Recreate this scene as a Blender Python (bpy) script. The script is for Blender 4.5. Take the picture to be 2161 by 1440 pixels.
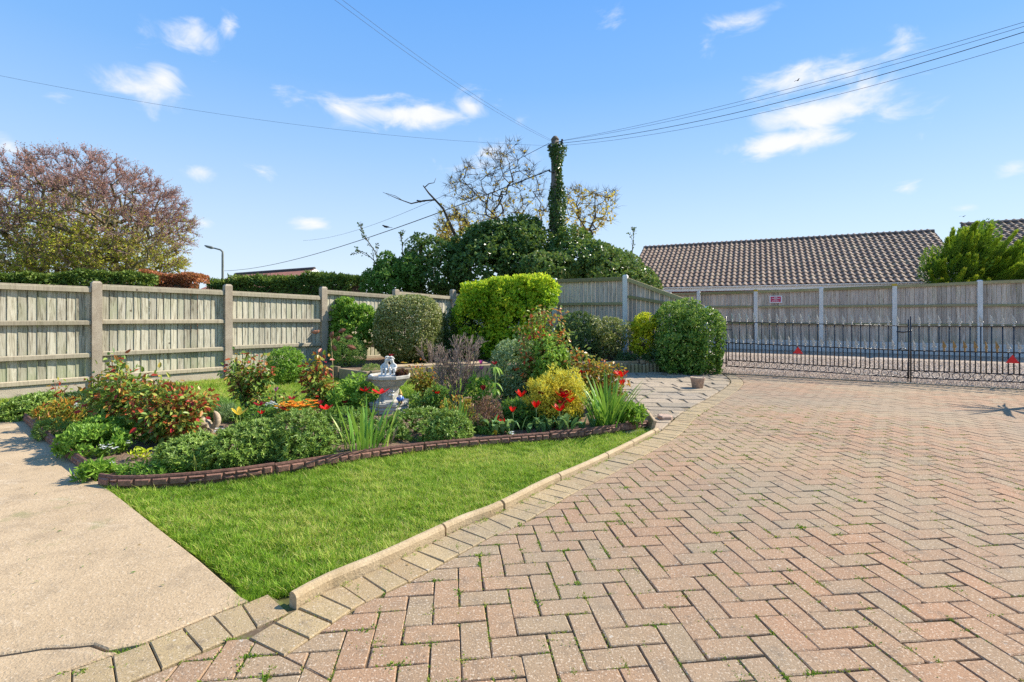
import bpy, math, random
import numpy as np
from mathutils import Vector, Matrix, Euler

for o in list(bpy.data.objects):
    bpy.data.objects.remove(o, do_unlink=True)
S = bpy.context.scene
C = S.collection
random.seed(7)
RNG = np.random.default_rng(7)

# ------------------------------------------------------------------ camera
FPX, HC, HZ, CX = 1058.3, 1.183, 663.4, 1080.5      # measured from the paving grid of the photograph
cam = bpy.data.objects.new('camera', bpy.data.cameras.new('camera'))
C.objects.link(cam)
cam.location = (0, 0, HC)
cam.rotation_euler = (math.radians(90), 0, 0)
cam.data.sensor_width = 36
cam.data.lens = FPX / 2161 * 36
cam.data.shift_y = -(720 - HZ) / 2161
cam.data.clip_start = 0.05
cam.data.clip_end = 3000
S.camera = cam

# ------------------------------------------------------------------ sky, sun, exposure
SUN_EL = math.radians(40)
SUN_AZ = math.atan2(0.93, 0.37)                      # from +Y towards +X
sun_dir = Vector((math.sin(SUN_AZ) * math.cos(SUN_EL), math.cos(SUN_AZ) * math.cos(SUN_EL), math.sin(SUN_EL)))
sl = bpy.data.lights.new('sun', 'SUN')
sl.energy = 5.0
sl.angle = math.radians(0.5)
sl.color = (1.0, 0.925, 0.80)
so = bpy.data.objects.new('sun', sl)
C.objects.link(so)
so.rotation_euler = sun_dir.to_track_quat('Z', 'Y').to_euler()
so.location = (20, 10, 30)

W = bpy.data.worlds.new('World')
S.world = W
W.use_nodes = True


def build_world():
    nt = W.node_tree
    nt.nodes.clear()
    N, Lk = nt.nodes.new, nt.links.new
    out = N('ShaderNodeOutputWorld')
    bg = N('ShaderNodeBackground')
    bg.inputs['Strength'].default_value = 0.15
    Lk(bg.outputs[0], out.inputs[0])
    sky = N('ShaderNodeTexSky')
    sky.sky_type = 'NISHITA'
    sky.sun_disc = False
    sky.sun_elevation = SUN_EL
    sky.sun_rotation = SUN_AZ
    sky.altitude = 0
    sky.air_density = 1.0
    sky.dust_density = 0.0
    sky.ozone_density = 1.6
    # small fair-weather clouds, placed by azimuth and elevation
    tc = N('ShaderNodeTexCoord')
    sx = N('ShaderNodeSeparateXYZ')
    Lk(tc.outputs['Generated'], sx.inputs[0])
    az = N('ShaderNodeMath'); az.operation = 'ARCTAN2'
    Lk(sx.outputs['X'], az.inputs[0]); Lk(sx.outputs['Y'], az.inputs[1])
    el = N('ShaderNodeMath'); el.operation = 'ARCSINE'
    Lk(sx.outputs['Z'], el.inputs[0])
    cb = N('ShaderNodeCombineXYZ')
    Lk(az.outputs[0], cb.inputs[0]); Lk(el.outputs[0], cb.inputs[1])
    # the clear sky evened out over the azimuth: pale at the horizon, light azure higher up
    ev = N('ShaderNodeMath'); ev.operation = 'DIVIDE'
    Lk(el.outputs[0], ev.inputs[0]); ev.inputs[1].default_value = math.pi / 2
    rp = N('ShaderNodeValToRGB')
    stops = [(0.0, (.47, .54, .63)), (4, (.44, .53, .635)), (10, (.35, .48, .64)), (17, (.235, .40, .64)), (24, (.145, .325, .63)), (33, (.095, .27, .62)), (55, (.085, .25, .59)), (90, (.08, .235, .56))]
    while len(rp.color_ramp.elements) < len(stops): rp.color_ramp.elements.new(.5)
    for e_, (d_, c_) in zip(rp.color_ramp.elements, stops):
        e_.position = d_ / 90; e_.color = (*[x / .64 for x in c_], 1)
    Lk(ev.outputs[0], rp.inputs[0])
    sc = N('ShaderNodeVectorMath'); sc.operation = 'SCALE'; sc.inputs['Scale'].default_value = .60 / .15
    Lk(rp.outputs[0], sc.inputs[0])
    hs = N('ShaderNodeMix'); hs.data_type = 'RGBA'; hs.inputs['Factor'].default_value = .9
    Lk(sky.outputs[0], hs.inputs['A']); Lk(sc.outputs[0], hs.inputs['B'])
    mp = N('ShaderNodeMapping')
    mp.inputs['Scale'].default_value = (9, 19, 1)
    Lk(cb.outputs[0], mp.inputs[0])
    nz = N('ShaderNodeTexNoise')
    nz.inputs['Scale'].default_value = 1.15
    nz.inputs['Detail'].default_value = 7
    nz.inputs['Roughness'].default_value = 0.58
    nz.inputs['Distortion'].default_value = 0.6
    Lk(mp.outputs[0], nz.inputs['Vector'])
    clouds = [(845, 240, 230, 34, 1.0), (1000, 225, 70, 34, .8), (730, 235, 110, 36, .8), (290, 185, 110, 44, .75), (345, 165, 50, 30, .7), (405, 72, 80, 38, .6),
              (300, 62, 45, 30, .5), (480, 60, 30, 26, .5), (1650, 302, 150, 30, 1.25), (1740, 235, 220, 42, 1.1), (1690, 165, 190, 42, .8),
              (1570, 42, 80, 26, .6), (1910, 100, 75, 40, .65), (1490, 97, 32, 24, .5), (425, 363, 62, 24, .65), (553, 362, 46, 20, .6),
              (663, 471, 50, 18, .8), (430, 470, 44, 18, .7), (18, 307, 46, 24, .8), (1040, 335, 120, 40, .45), (1945, 290, 36, 24, .5),
              (2140, 357, 60, 20, .6), (2035, 440, 50, 14, .6), (1912, 398, 44, 18, .5), (125, 215, 40, 24, .45), (1285, 38, 40, 20, .4), (1830, 180, 90, 36, .6)]
    prev = None
    for px, py, w, h, s in clouds:
        a = math.atan((px - CX) / FPX)
        e = math.atan((HZ - py) / FPX * math.cos(a))
        k = math.cos(a)
        wr, hr = w / FPX * k * k * 1.1, h / FPX * k * 1.15
        sb = N('ShaderNodeVectorMath'); sb.operation = 'SUBTRACT'
        Lk(cb.outputs[0], sb.inputs[0]); sb.inputs[1].default_value = (a, e, 0)
        ml = N('ShaderNodeVectorMath'); ml.operation = 'MULTIPLY'
        Lk(sb.outputs[0], ml.inputs[0]); ml.inputs[1].default_value = (1 / wr, 1 / hr, 0)
        ln = N('ShaderNodeVectorMath'); ln.operation = 'LENGTH'
        Lk(ml.outputs[0], ln.inputs[0])
        fa = N('ShaderNodeMath'); fa.operation = 'MULTIPLY_ADD'
        Lk(ln.outputs['Value'], fa.inputs[0]); fa.inputs[1].default_value = -s; fa.inputs[2].default_value = s
        if prev is None:
            prev = fa
        else:
            mx = N('ShaderNodeMath'); mx.operation = 'MAXIMUM'
            Lk(prev.outputs[0], mx.inputs[0]); Lk(fa.outputs[0], mx.inputs[1])
            prev = mx
    # mask = smoothstep(base*1.1 + (noise-.5)*1.5)
    n2 = N('ShaderNodeMath'); n2.operation = 'MULTIPLY_ADD'
    Lk(nz.outputs['Fac'], n2.inputs[0]); n2.inputs[1].default_value = 2.1; n2.inputs[2].default_value = -1.08
    sm = N('ShaderNodeMath'); sm.operation = 'ADD'
    Lk(prev.outputs[0], sm.inputs[0]); Lk(n2.outputs[0], sm.inputs[1])
    mr = N('ShaderNodeMapRange'); mr.interpolation_type = 'SMOOTHSTEP'
    mr.inputs['From Min'].default_value = 0.10; mr.inputs['From Max'].default_value = 0.95
    mr.inputs['To Min'].default_value = 0.0; mr.inputs['To Max'].default_value = 0.95
    Lk(sm.outputs[0], mr.inputs['Value'])
    mix = N('ShaderNodeMix'); mix.data_type = 'RGBA'
    Lk(mr.outputs[0], mix.inputs['Factor'])
    Lk(hs.outputs['Result'], mix.inputs['A'])
    mix.inputs['B'].default_value = (4.0, 4.02, 4.12, 1)
    Lk(mix.outputs['Result'], bg.inputs['Color'])


build_world()
S.view_settings.view_transform = 'Standard'
S.view_settings.look = 'None'
S.view_settings.exposure = 0.76
S.view_settings.gamma = 1.0
S.view_settings.use_curve_mapping = False
S.render.engine = 'CYCLES'
S.cycles.max_bounces = 6
S.cycles.diffuse_bounces = 3
S.cycles.transmission_bounces = 4
S.cycles.use_denoising = False

# ------------------------------------------------------------------ helpers
ORIG = {}


def G(px, py):
    """a point of the level ground, from where it shows in the photograph"""
    Y = FPX * HC / (py - HZ)
    return Vector(((px - CX) / FPX * Y, Y, 0))


def A(px, py, Y):
    """a point at distance Y"""
    return Vector(((px - CX) / FPX * Y, Y, HC + (HZ - py) / FPX * Y))


def n3(v):
    return v / np.maximum(np.linalg.norm(v, axis=-1, keepdims=True), 1e-9)


class MB:
    def __init__(s):
        s.v, s.q, s.t, s.n = [], [], [], 0

    def add(s, V, F, tint=0.5):
        V = np.asarray(V, float).reshape(-1, 3)
        groups = {}
        for i, f in enumerate(F):
            groups.setdefault(len(f), []).append(i)
        for k, idx in groups.items():
            Fa = np.array([F[i] for i in idx], dtype=np.int64) + s.n
            ta = np.array([tint[i] for i in idx], float) if hasattr(tint, '__len__') else np.full(len(idx), float(tint))
            s.q.append(Fa); s.t.append(ta)
        s.v.append(V); s.n += len(V)

    def addnp(s, V, F, T):
        s.v.append(np.asarray(V, float).reshape(-1, 3)); s.q.append(F + s.n); s.t.append(np.asarray(T, float)); s.n += len(s.v[-1])

    def box(s, c, size, rot=None, tint=0.5, ch=0):
        x, y, z = [d / 2 for d in size]
        if ch:
            V = []
            for zz, i in ((-z, 0), (z - ch, 0), (z, ch)):
                V += [(-x + i, -y + i, zz), (x - i, -y + i, zz), (x - i, y - i, zz), (-x + i, y - i, zz)]
            F = [(3, 2, 1, 0), (8, 9, 10, 11)]
            for b in (0, 4):
                F += [(b + i, b + (i + 1) % 4, b + 4 + (i + 1) % 4, b + 4 + i) for i in range(4)]
        else:
            V = [(-x, -y, -z), (x, -y, -z), (x, y, -z), (-x, y, -z), (-x, -y, z), (x, -y, z), (x, y, z), (-x, y, z)]
            F = [(3, 2, 1, 0), (4, 5, 6, 7), (0, 1, 5, 4), (1, 2, 6, 5), (2, 3, 7, 6), (3, 0, 4, 7)]
        V = np.array(V)
        if rot is not None:
            V = V @ np.array(rot.to_3x3() if hasattr(rot, 'to_3x3') else rot).T
        s.add(V + np.array(c), F, tint)

    def tube(s, pts, rad, sides=6, tint=0.5, cap=True):
        P = np.array([list(p) for p in pts], float)
        n = len(P)
        R = np.full(n, rad) if not hasattr(rad, '__len__') else np.array(rad, float)
        T = n3(np.gradient(P, axis=0))
        ref = min((np.array(x_) for x_ in ((0, 0, 1.), (1., 0, 0), (0, 1., 0), (.6, .8, 0), (.8, -.6, 0))), key=lambda v_: np.abs(T @ v_).max())
        U = n3(np.cross(T, ref)); Wv = np.cross(T, U)
        a = np.arange(sides) / sides * 2 * math.pi
        V = P[:, None] + R[:, None, None] * (np.cos(a)[None, :, None] * U[:, None] + np.sin(a)[None, :, None] * Wv[:, None])
        F = []
        for i in range(n - 1):
            for j in range(sides):
                k = (j + 1) % sides
                F.append((i * sides + j, i * sides + k, (i + 1) * sides + k, (i + 1) * sides + j))
        if cap:
            F.append(tuple(range(sides))[::-1]); F.append(tuple((n - 1) * sides + j for j in range(sides)))
        s.add(V.reshape(-1, 3), F, tint)

    def lathe(s, prof, c=(0, 0, 0), segs=24, rot0=0.0, tint=0.5, caps=True, squash=1.0):
        a = np.arange(segs) / segs * 2 * math.pi + rot0
        V = [(r * math.cos(t) + c[0], r * math.sin(t) * squash + c[1], z + c[2]) for r, z in prof for t in a]
        n = len(prof)
        F = [(i * segs + j, i * segs + (j + 1) % segs, (i + 1) * segs + (j + 1) % segs, (i + 1) * segs + j) for i in range(n - 1) for j in range(segs)]
        if caps:
            F.append(tuple(range(segs))[::-1]); F.append(tuple((n - 1) * segs + j for j in range(segs)))
        s.add(V, F, tint)

    def poly(s, poly, zt, zb, inset=0.0, bev=0.0, tint=0.5, tilt=(0, 0)):
        """a flat stone of a given outline: sides, a chamfer and a top"""
        P = np.array([(p[0], p[1]) for p in poly], float)
        n = len(P)
        c = P.mean(0)
        d = P - c
        ln = np.maximum(np.linalg.norm(d, axis=1, keepdims=True), 1e-6)
        Pt = c + d * np.clip(1 - bev * 1.3 / ln, 0.1, 1)
        def h(Q, z):
            return np.c_[Q, z + (Q - c) @ np.array(tilt)]
        if bev > 0:
            V = np.r_[np.c_[P, np.full(n, zb)], h(P, zt - bev * 0.8), h(Pt, zt)]
            F = [tuple(range(2 * n, 3 * n))]
            F += [(b + i, b + (i + 1) % n, b + n + (i + 1) % n, b + n + i) for b in (0, n) for i in range(n)]
        else:
            V = np.r_[np.c_[P, np.full(n, zb)], h(P, zt)]
            F = [tuple(range(n, 2 * n))] + [(i, (i + 1) % n, n + (i + 1) % n, n + i) for i in range(n)]
        s.add(V, F, tint)

    def mesh(s, name, org=(0, 0, 0), smooth=False):
        me = bpy.data.meshes.new(name)
        if not s.v:
            return me
        V = np.concatenate(s.v) - np.array(org, float)
        me.vertices.add(len(V)); me.vertices.foreach_set('co', V.astype(np.float32).ravel())
        loops = np.concatenate([f.ravel() for f in s.q])
        tot = np.concatenate([np.full(len(f), f.shape[1]) for f in s.q])
        st = np.concatenate([[0], np.cumsum(tot)[:-1]])
        me.loops.add(len(loops)); me.loops.foreach_set('vertex_index', loops.astype(np.int32))
        me.polygons.add(len(tot)); me.polygons.foreach_set('loop_start', st.astype(np.int32)); me.polygons.foreach_set('loop_total', tot.astype(np.int32))
        me.polygons.foreach_set('use_smooth', np.full(len(tot), bool(smooth)))
        at = me.attributes.new('tint', 'FLOAT', 'FACE')
        at.data.foreach_set('value', np.concatenate(s.t).astype(np.float32))
        me.update(calc_edges=True)
        return me


def tag(o, label=None, cat=None, group=None, kind=None):
    if label: o['label'] = label
    if cat: o['category'] = cat
    if group: o['group'] = group
    if kind: o['kind'] = kind
    return o


def thing(name, label, cat, loc=(0, 0, 0), group=None):
    o = bpy.data.objects.new(name, None)
    o.empty_display_size = 0.1
    C.objects.link(o)
    o.location = loc
    ORIG[o.name] = np.array(loc, float)
    return tag(o, label, cat, group)


def obj(name, mb, mat, parent=None, smooth=False, label=None, kind=None, org=None):
    """one mesh object, its points given in world coordinates"""
    og = ORIG[parent.name] if parent is not None else np.array(org if org is not None else (0, 0, 0), float)
    me = mb.mesh(name, og, smooth) if isinstance(mb, MB) else mb
    if mat is not None and not len(me.materials): me.materials.append(mat)
    o = bpy.data.objects.new(name, me)
    C.objects.link(o)
    if parent is not None:
        o.parent = parent
    else:
        o.location = og
    ORIG[o.name] = og
    if label: o['label'] = label
    if kind: o['kind'] = kind
    return o


def inst(name, me, parent, M):
    """a part that shares mesh data; M is its world matrix, the parent is not rotated"""
    o = bpy.data.objects.new(name, me)
    C.objects.link(o)
    o.parent = parent
    M = M.copy(); ORIG[o.name] = np.array(M.translation); M.translation = M.translation - Vector(ORIG[parent.name])
    o.matrix_local = M
    return o


# ------------------------------------------------------------------ materials
def new_mat(name):
    m = bpy.data.materials.new(name)
    m.use_nodes = True
    nt = m.node_tree
    nt.nodes.clear()
    out = nt.nodes.new('ShaderNodeOutputMaterial')
    b = nt.nodes.new('ShaderNodeBsdfPrincipled')
    nt.links.new(b.outputs[0], out.inputs[0])
    return m, nt, b, out


def ramp(nt, fac, stops):
    r = nt.nodes.new('ShaderNodeValToRGB')
    while len(r.color_ramp.elements) < len(stops):
        r.color_ramp.elements.new(0.5)
    for e, (p, c) in zip(r.color_ramp.elements, stops):
        e.position = p; e.color = (*c, 1)
    nt.links.new(fac, r.inputs[0])
    return r.outputs[0]


def noise(nt, scale, detail=4, rough=0.55, vec=None, sc=(1, 1, 1), dist=0.0):
    n = nt.nodes.new('ShaderNodeTexNoise')
    n.inputs['Scale'].default_value = scale; n.inputs['Detail'].default_value = detail
    n.inputs['Roughness'].default_value = rough; n.inputs['Distortion'].default_value = dist
    if vec is None:
        vec = nt.nodes.new('ShaderNodeNewGeometry').outputs['Position']
    if sc != (1, 1, 1):
        mp = nt.nodes.new('ShaderNodeMapping'); mp.inputs['Scale'].default_value = sc
        nt.links.new(vec, mp.inputs[0]); vec = mp.outputs[0]
    nt.links.new(vec, n.inputs['Vector'])
    return n.outputs['Fac']


def mixc(nt, fac, a, b, mode='MIX'):
    m = nt.nodes.new('ShaderNodeMix'); m.data_type = 'RGBA'; m.blend_type = mode
    for sock, v in (('Factor', fac), ('A', a), ('B', b)):
        if isinstance(v, (int, float)): m.inputs[sock].default_value = v
        elif isinstance(v, tuple): m.inputs[sock].default_value = (*v, 1)
        else: nt.links.new(v, m.inputs[sock])
    return m.outputs['Result']


def step(nt, fac, a, b, lo=0.0, hi=1.0):
    m = nt.nodes.new('ShaderNodeMapRange'); m.interpolation_type = 'SMOOTHSTEP'
    m.inputs['From Min'].default_value = a; m.inputs['From Max'].default_value = b
    m.inputs['To Min'].default_value = lo; m.inputs['To Max'].default_value = hi
    nt.links.new(fac, m.inputs['Value'])
    return m.outputs[0]


def mth(nt, op, a, b=None):
    m = nt.nodes.new('ShaderNodeMath'); m.operation = op
    for i, v in enumerate((a, b)):
        if v is None: continue
        if isinstance(v, (int, float)): m.inputs[i].default_value = v
        else: nt.links.new(v, m.inputs[i])
    return m.outputs[0]


def rnd(nt):
    """a random number for each piece: its own object, or its faces' tint inside one mesh"""
    oi = nt.nodes.new('ShaderNodeObjectInfo').outputs['Random']
    at = nt.nodes.new('ShaderNodeAttribute'); at.attribute_name = 'tint'
    return mth(nt, 'FRACT', mth(nt, 'ADD', oi, at.outputs['Fac']))


def tint(nt):
    at = nt.nodes.new('ShaderNodeAttribute'); at.attribute_name = 'tint'
    return at.outputs['Fac']


def bump(nt, b, h, s=0.3, d=0.01):
    bn = nt.nodes.new('ShaderNodeBump'); bn.inputs['Strength'].default_value = s; bn.inputs['Distance'].default_value = d
    nt.links.new(h, bn.inputs['Height']); nt.links.new(bn.outputs[0], b.inputs['Normal'])


def setc(nt, b, col, rough=0.8, spec=0.3):
    if isinstance(col, tuple): b.inputs['Base Color'].default_value = (*col, 1)
    else: nt.links.new(col, b.inputs['Base Color'])
    b.inputs['Roughness'].default_value = rough
    b.inputs['Specular IOR Level'].default_value = spec


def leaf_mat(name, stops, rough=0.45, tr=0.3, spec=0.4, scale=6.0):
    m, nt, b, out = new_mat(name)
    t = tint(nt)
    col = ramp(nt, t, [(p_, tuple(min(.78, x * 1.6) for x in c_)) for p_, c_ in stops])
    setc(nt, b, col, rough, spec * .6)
    tl = nt.nodes.new('ShaderNodeBsdfTranslucent')
    tc = mixc(nt, 0.3, col, (0.40, 0.50, 0.05), 'MIX')
    nt.links.new(tc, tl.inputs['Color'])
    mx = nt.nodes.new('ShaderNodeMixShader'); mx.inputs[0].default_value = tr
    nt.links.new(b.outputs[0], mx.inputs[1]); nt.links.new(tl.outputs[0], mx.inputs[2])
    nt.links.new(mx.outputs[0], out.inputs[0])
    return m


def petal_mat(name, stops, tr=0.35):
    m, nt, b, out = new_mat(name)
    col = ramp(nt, tint(nt), stops)
    setc(nt, b, col, 0.5, 0.25)
    tl = nt.nodes.new('ShaderNodeBsdfTranslucent'); nt.links.new(col, tl.inputs['Color'])
    mx = nt.nodes.new('ShaderNodeMixShader'); mx.inputs[0].default_value = tr
    nt.links.new(b.outputs[0], mx.inputs[1]); nt.links.new(tl.outputs[0], mx.inputs[2])
    nt.links.new(mx.outputs[0], out.inputs[0])
    return m


def plain(name, col, rough=0.7, spec=0.3, var=0.15, scale=8, bs=0.0, metal=0.0):
    m, nt, b, out = new_mat(name)
    n = noise(nt, scale, 5, 0.6)
    dark = tuple(c * (1 - var * 1.6) for c in col); lite = tuple(min(1, c * (1 + var)) for c in col)
    setc(nt, b, ramp(nt, n, [(0.3, dark), (0.7, lite)]), rough, spec)
    b.inputs['Metallic'].default_value = metal
    if bs: bump(nt, b, n, bs, 0.01)
    return m


def paver_mat(name, stops, speck=0.5, dirt=1.0):
    m, nt, b, out = new_mat(name)
    r = rnd(nt)
    base = ramp(nt, r, stops)
    big = noise(nt, 0.7, 4, 0.6)
    base = mixc(nt, step(nt, big, 0.42, 0.64, 0, .9), base, mixc(nt, 0.55, base, (0.345, 0.27, 0.165)))
    blot = noise(nt, 11, 6, 0.7)
    base = mixc(nt, step(nt, blot, 0.50, 0.76, 0, 0.85 * dirt), base, mixc(nt, 0.8, base, (0.15, 0.115, 0.085)))
    bl2 = noise(nt, 4.5, 5, 0.7)
    base = mixc(nt, step(nt, bl2, 0.56, 0.74, 0, 0.75 * dirt), base, mixc(nt, 0.75, base, (0.20, 0.165, 0.12)))
    gr = noise(nt, 170, 3, 0.6)
    base = mixc(nt, step(nt, gr, 0.46, 0.33, 0, 0.7), base, mixc(nt, 0.8, base, (0.12, 0.08, 0.055)))
    gr2 = noise(nt, 115, 2, 0.5)
    base = mixc(nt, step(nt, gr2, 0.57, 0.66, 0, speck), base, (0.70, 0.58, 0.44))
    lich = noise(nt, 29, 3, 0.5)
    base = mixc(nt, step(nt, lich, 0.69, 0.75, 0, 0.6), base, (0.56, 0.51, 0.43))
    wide = noise(nt, 0.33, 3, 0.6)
    base = mixc(nt, step(nt, wide, 0.45, 0.62, 0, .55), base, mixc(nt, 0.7, base, (0.22, 0.185, 0.14)))
    drk = noise(nt, 47, 3, 0.5)
    base = mixc(nt, step(nt, drk, 0.66, 0.72, 0, 0.6), base, (0.11, 0.085, 0.065))
    setc(nt, b, base, 0.88, 0.2)
    h = mth(nt, 'ADD', mth(nt, 'MULTIPLY', gr, 0.6), blot)
    bump(nt, b, h, 0.7, 0.007)
    return m


def wood_mat(name, stops, green=0.3, bs=0.35, gcol=(0.20, 0.24, 0.07), low=True):
    m, nt, b, out = new_mat(name)
    r = rnd(nt)
    oi = nt.nodes.new('ShaderNodeObjectInfo')
    geo = nt.nodes.new('ShaderNodeNewGeometry').outputs['Position']
    off = nt.nodes.new('ShaderNodeVectorMath'); off.operation = 'ADD'
    cmb = nt.nodes.new('ShaderNodeCombineXYZ')
    nt.links.new(mth(nt, 'MULTIPLY', r, 37.0), cmb.inputs[0]); nt.links.new(mth(nt, 'MULTIPLY', r, 11.0), cmb.inputs[2])
    nt.links.new(geo, off.inputs[0]); nt.links.new(cmb.outputs[0], off.inputs[1])
    grain = noise(nt, 34, 6, 0.7, off.outputs[0], (1, 1, 0.06), 1.2)
    col = ramp(nt, grain, stops)
    col = mixc(nt, 0.65, col, mixc(nt, 1.0, col, ramp(nt, r, [(0, (0.50, 0.49, 0.47)), (0.35, (.95, .95, .95)), (0.7, (1, 1, 0.97)), (1, (1.3, 1.26, 1.18))]), 'MULTIPLY'))
    g = noise(nt, 1.6, 5, 0.65, off.outputs[0], (1, 1, 0.5))
    sep = nt.nodes.new('ShaderNodeSeparateXYZ'); nt.links.new(geo, sep.inputs[0])
    gl = step(nt, g, 0.45, 0.75, 0, green)
    col = mixc(nt, gl, col, mixc(nt, 1.0, col, gcol, 'MIX'))
    if low:
        lo = mth(nt, 'MULTIPLY', step(nt, sep.outputs['Z'], 0.75, 0.1), step(nt, g, 0.35, 0.6, 0, 0.6))
        col = mixc(nt, lo, col, gcol)
    kn = nt.nodes.new('ShaderNodeTexVoronoi'); kn.inputs['Scale'].default_value = 3.3
    nt.links.new(off.outputs[0], kn.inputs['Vector'])
    col = mixc(nt, step(nt, kn.outputs['Distance'], 0.075, 0.035, 0, 0.8), col, (0.07, 0.045, 0.03))
    setc(nt, b, col, 0.85, 0.2)
    bump(nt, b, grain, bs, 0.006)
    return m


M = {}
M['paver'] = paver_mat('red_block_paving', [(0, (0.35, 0.205, 0.118)), (0.2, (0.32, 0.215, 0.13)), (0.4, (0.37, 0.21, 0.12)), (0.62, (0.305, 0.22, 0.135)), (0.8, (0.35, 0.215, 0.125)), (1, (0.32, 0.19, 0.112))])
M['buff'] = paver_mat('buff_block_paving', [(0, (0.41, 0.30, 0.155)), (0.4, (0.36, 0.265, 0.145)), (0.7, (0.42, 0.31, 0.165)), (1, (0.35, 0.245, 0.13))], 0.35)
M['flag'] = paver_mat('stone_flags', [(0, (0.35, 0.28, 0.20)), (0.3, (0.42, 0.33, 0.23)), (0.6, (0.37, 0.295, 0.21)), (0.85, (0.27, 0.23, 0.18)), (1, (0.43, 0.33, 0.23))], 0.25, 1.4)


def joint_material():
    m, nt, b, out = new_mat('joint_sand')
    n = noise(nt, 3.5, 5, 0.65); f = noise(nt, 60, 4, 0.7)
    col = mixc(nt, step(nt, n, 0.46, 0.62), (0.12, 0.085, 0.055), (0.13, 0.14, 0.035))
    col = mixc(nt, step(nt, f, 0.5, 0.7, 0, 0.6), col, (0.20, 0.16, 0.11))
    setc(nt, b, col, 0.95, 0.1)
    return m


M['joint'] = joint_material()
M['mortar'] = plain('patio_mortar', (0.24, 0.19, 0.125), 0.95, 0.1, 0.4, 25, 0.4)


def concrete_material():
    m, nt, b, out = new_mat('concrete_path')
    n1 = noise(nt, 0.7, 5, 0.65); n2 = noise(nt, 4.2, 7, 0.7); n3_ = noise(nt, 110, 3, 0.6); n4 = noise(nt, 2.3, 5, 0.62); n5 = noise(nt, 16, 5, 0.7)
    col = ramp(nt, n1, [(0.3, (0.41, 0.295, 0.175)), (0.7, (0.53, 0.395, 0.245))])
    col = mixc(nt, step(nt, n2, 0.46, 0.66, 0, 0.75), col, (0.34, 0.25, 0.155))
    col = mixc(nt, step(nt, noise(nt, 1.9, 6, 0.7, None, (1, 2.2, 1), 1.5), 0.56, 0.70, 0, 0.55), col, (0.62, 0.51, 0.37))
    col = mixc(nt, step(nt, n5, 0.54, 0.72, 0, 0.5), col, (0.33, 0.24, 0.15))
    col = mixc(nt, step(nt, n3_, 0.45, 0.31, 0, 0.65), col, (0.24, 0.17, 0.105))
    col = mixc(nt, step(nt, n3_, 0.58, 0.70, 0, 0.6), col, (0.68, 0.56, 0.42))
    col = mixc(nt, step(nt, n4, 0.60, 0.70, 0, 0.6), col, (0.24, 0.225, 0.10))
    col = mixc(nt, step(nt, noise(nt, 38, 3, 0.5), 0.70, 0.75, 0, 0.6), col, (0.17, 0.13, 0.085))
    setc(nt, b, col, 0.92, 0.15)
    bump(nt, b, mth(nt, 'ADD', n3_, n2), 0.6, 0.008)
    return m


M['concrete'] = concrete_material()


def soil_material():
    m, nt, b, out = new_mat('soil')
    n = noise(nt, 9, 6, 0.7); f = noise(nt, 70, 4, 0.7)
    col = ramp(nt, n, [(0.3, (0.13, 0.085, 0.055)), (0.7, (0.29, 0.20, 0.135))])
    col = mixc(nt, step(nt, f, 0.55, 0.75, 0, 0.5), col, (0.36, 0.27, 0.19))
    setc(nt, b, col, 0.95, 0.1)
    bump(nt, b, mth(nt, 'ADD', n, mth(nt, 'MULTIPLY', f, 0.4)), 0.9, 0.03)
    return m


M['soil'] = soil_material()


def gravel_material():
    m, nt, b, out = new_mat('gravel')
    v = nt.nodes.new('ShaderNodeTexVoronoi'); v.inputs['Scale'].default_value = 38
    nt.links.new(nt.nodes.new('ShaderNodeNewGeometry').outputs['Position'], v.inputs['Vector'])
    sp = nt.nodes.new('ShaderNodeSeparateColor'); nt.links.new(v.outputs['Color'], sp.inputs[0])
    col = ramp(nt, sp.outputs[0], [(0, (0.27, 0.20, 0.14)), (0.35, (0.46, 0.35, 0.255)), (0.7, (0.55, 0.43, 0.325)), (1, (0.40, 0.28, 0.20))])
    col = mixc(nt, step(nt, v.outputs['Distance'], 0.35, 0.75, 0, 0.75), col, (0.10, 0.08, 0.06))
    col = mixc(nt, step(nt, noise(nt, 0.7, 4), 0.45, 0.7, 0, 0.5), col, (0.45, 0.39, 0.33))
    setc(nt, b, col, 0.9, 0.2)
    bump(nt, b, mth(nt, 'MULTIPLY', v.outputs['Distance'], -1.0), 0.7, 0.02)
    return m


M['gravel'] = gravel_material()
M['earth'] = plain('lawn_soil', (0.10, 0.10, 0.035), 0.95, 0.1, 0.35, 12, 0.6)
M['field'] = plain('rough_ground', (0.12, 0.14, 0.05), 0.95, 0.1, 0.3, 2, 0.3)
M['fence_sun'] = wood_mat('weathered_fence_boards', [(0.34, (0.12, 0.095, 0.065)), (0.46, (0.44, 0.40, 0.30)), (0.58, (0.62, 0.58, 0.46)), (0.70, (0.30, 0.26, 0.18))], 0.5, gcol=(0.29, 0.33, 0.17))
M['fence_rail'] = wood_mat('weathered_rails', [(0.25, (0.22, 0.18, 0.13)), (0.5, (0.40, 0.345, 0.25)), (0.8, (0.48, 0.42, 0.31))], 0.15, low=False)
M['fence_far'] = wood_mat('grey_fence_boards', [(0.33, (0.26, 0.20, 0.15)), (0.5, (0.54, 0.45, 0.37)), (0.68, (0.68, 0.58, 0.49))], 0.35, gcol=(0.26, 0.27, 0.16))
M['rail_far'] = wood_mat('mossy_rails', [(0.25, (0.24, 0.20, 0.10)), (0.5, (0.33, 0.28, 0.15)), (0.8, (0.40, 0.33, 0.19))], 0.55, gcol=(0.22, 0.24, 0.06), low=False)


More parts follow.
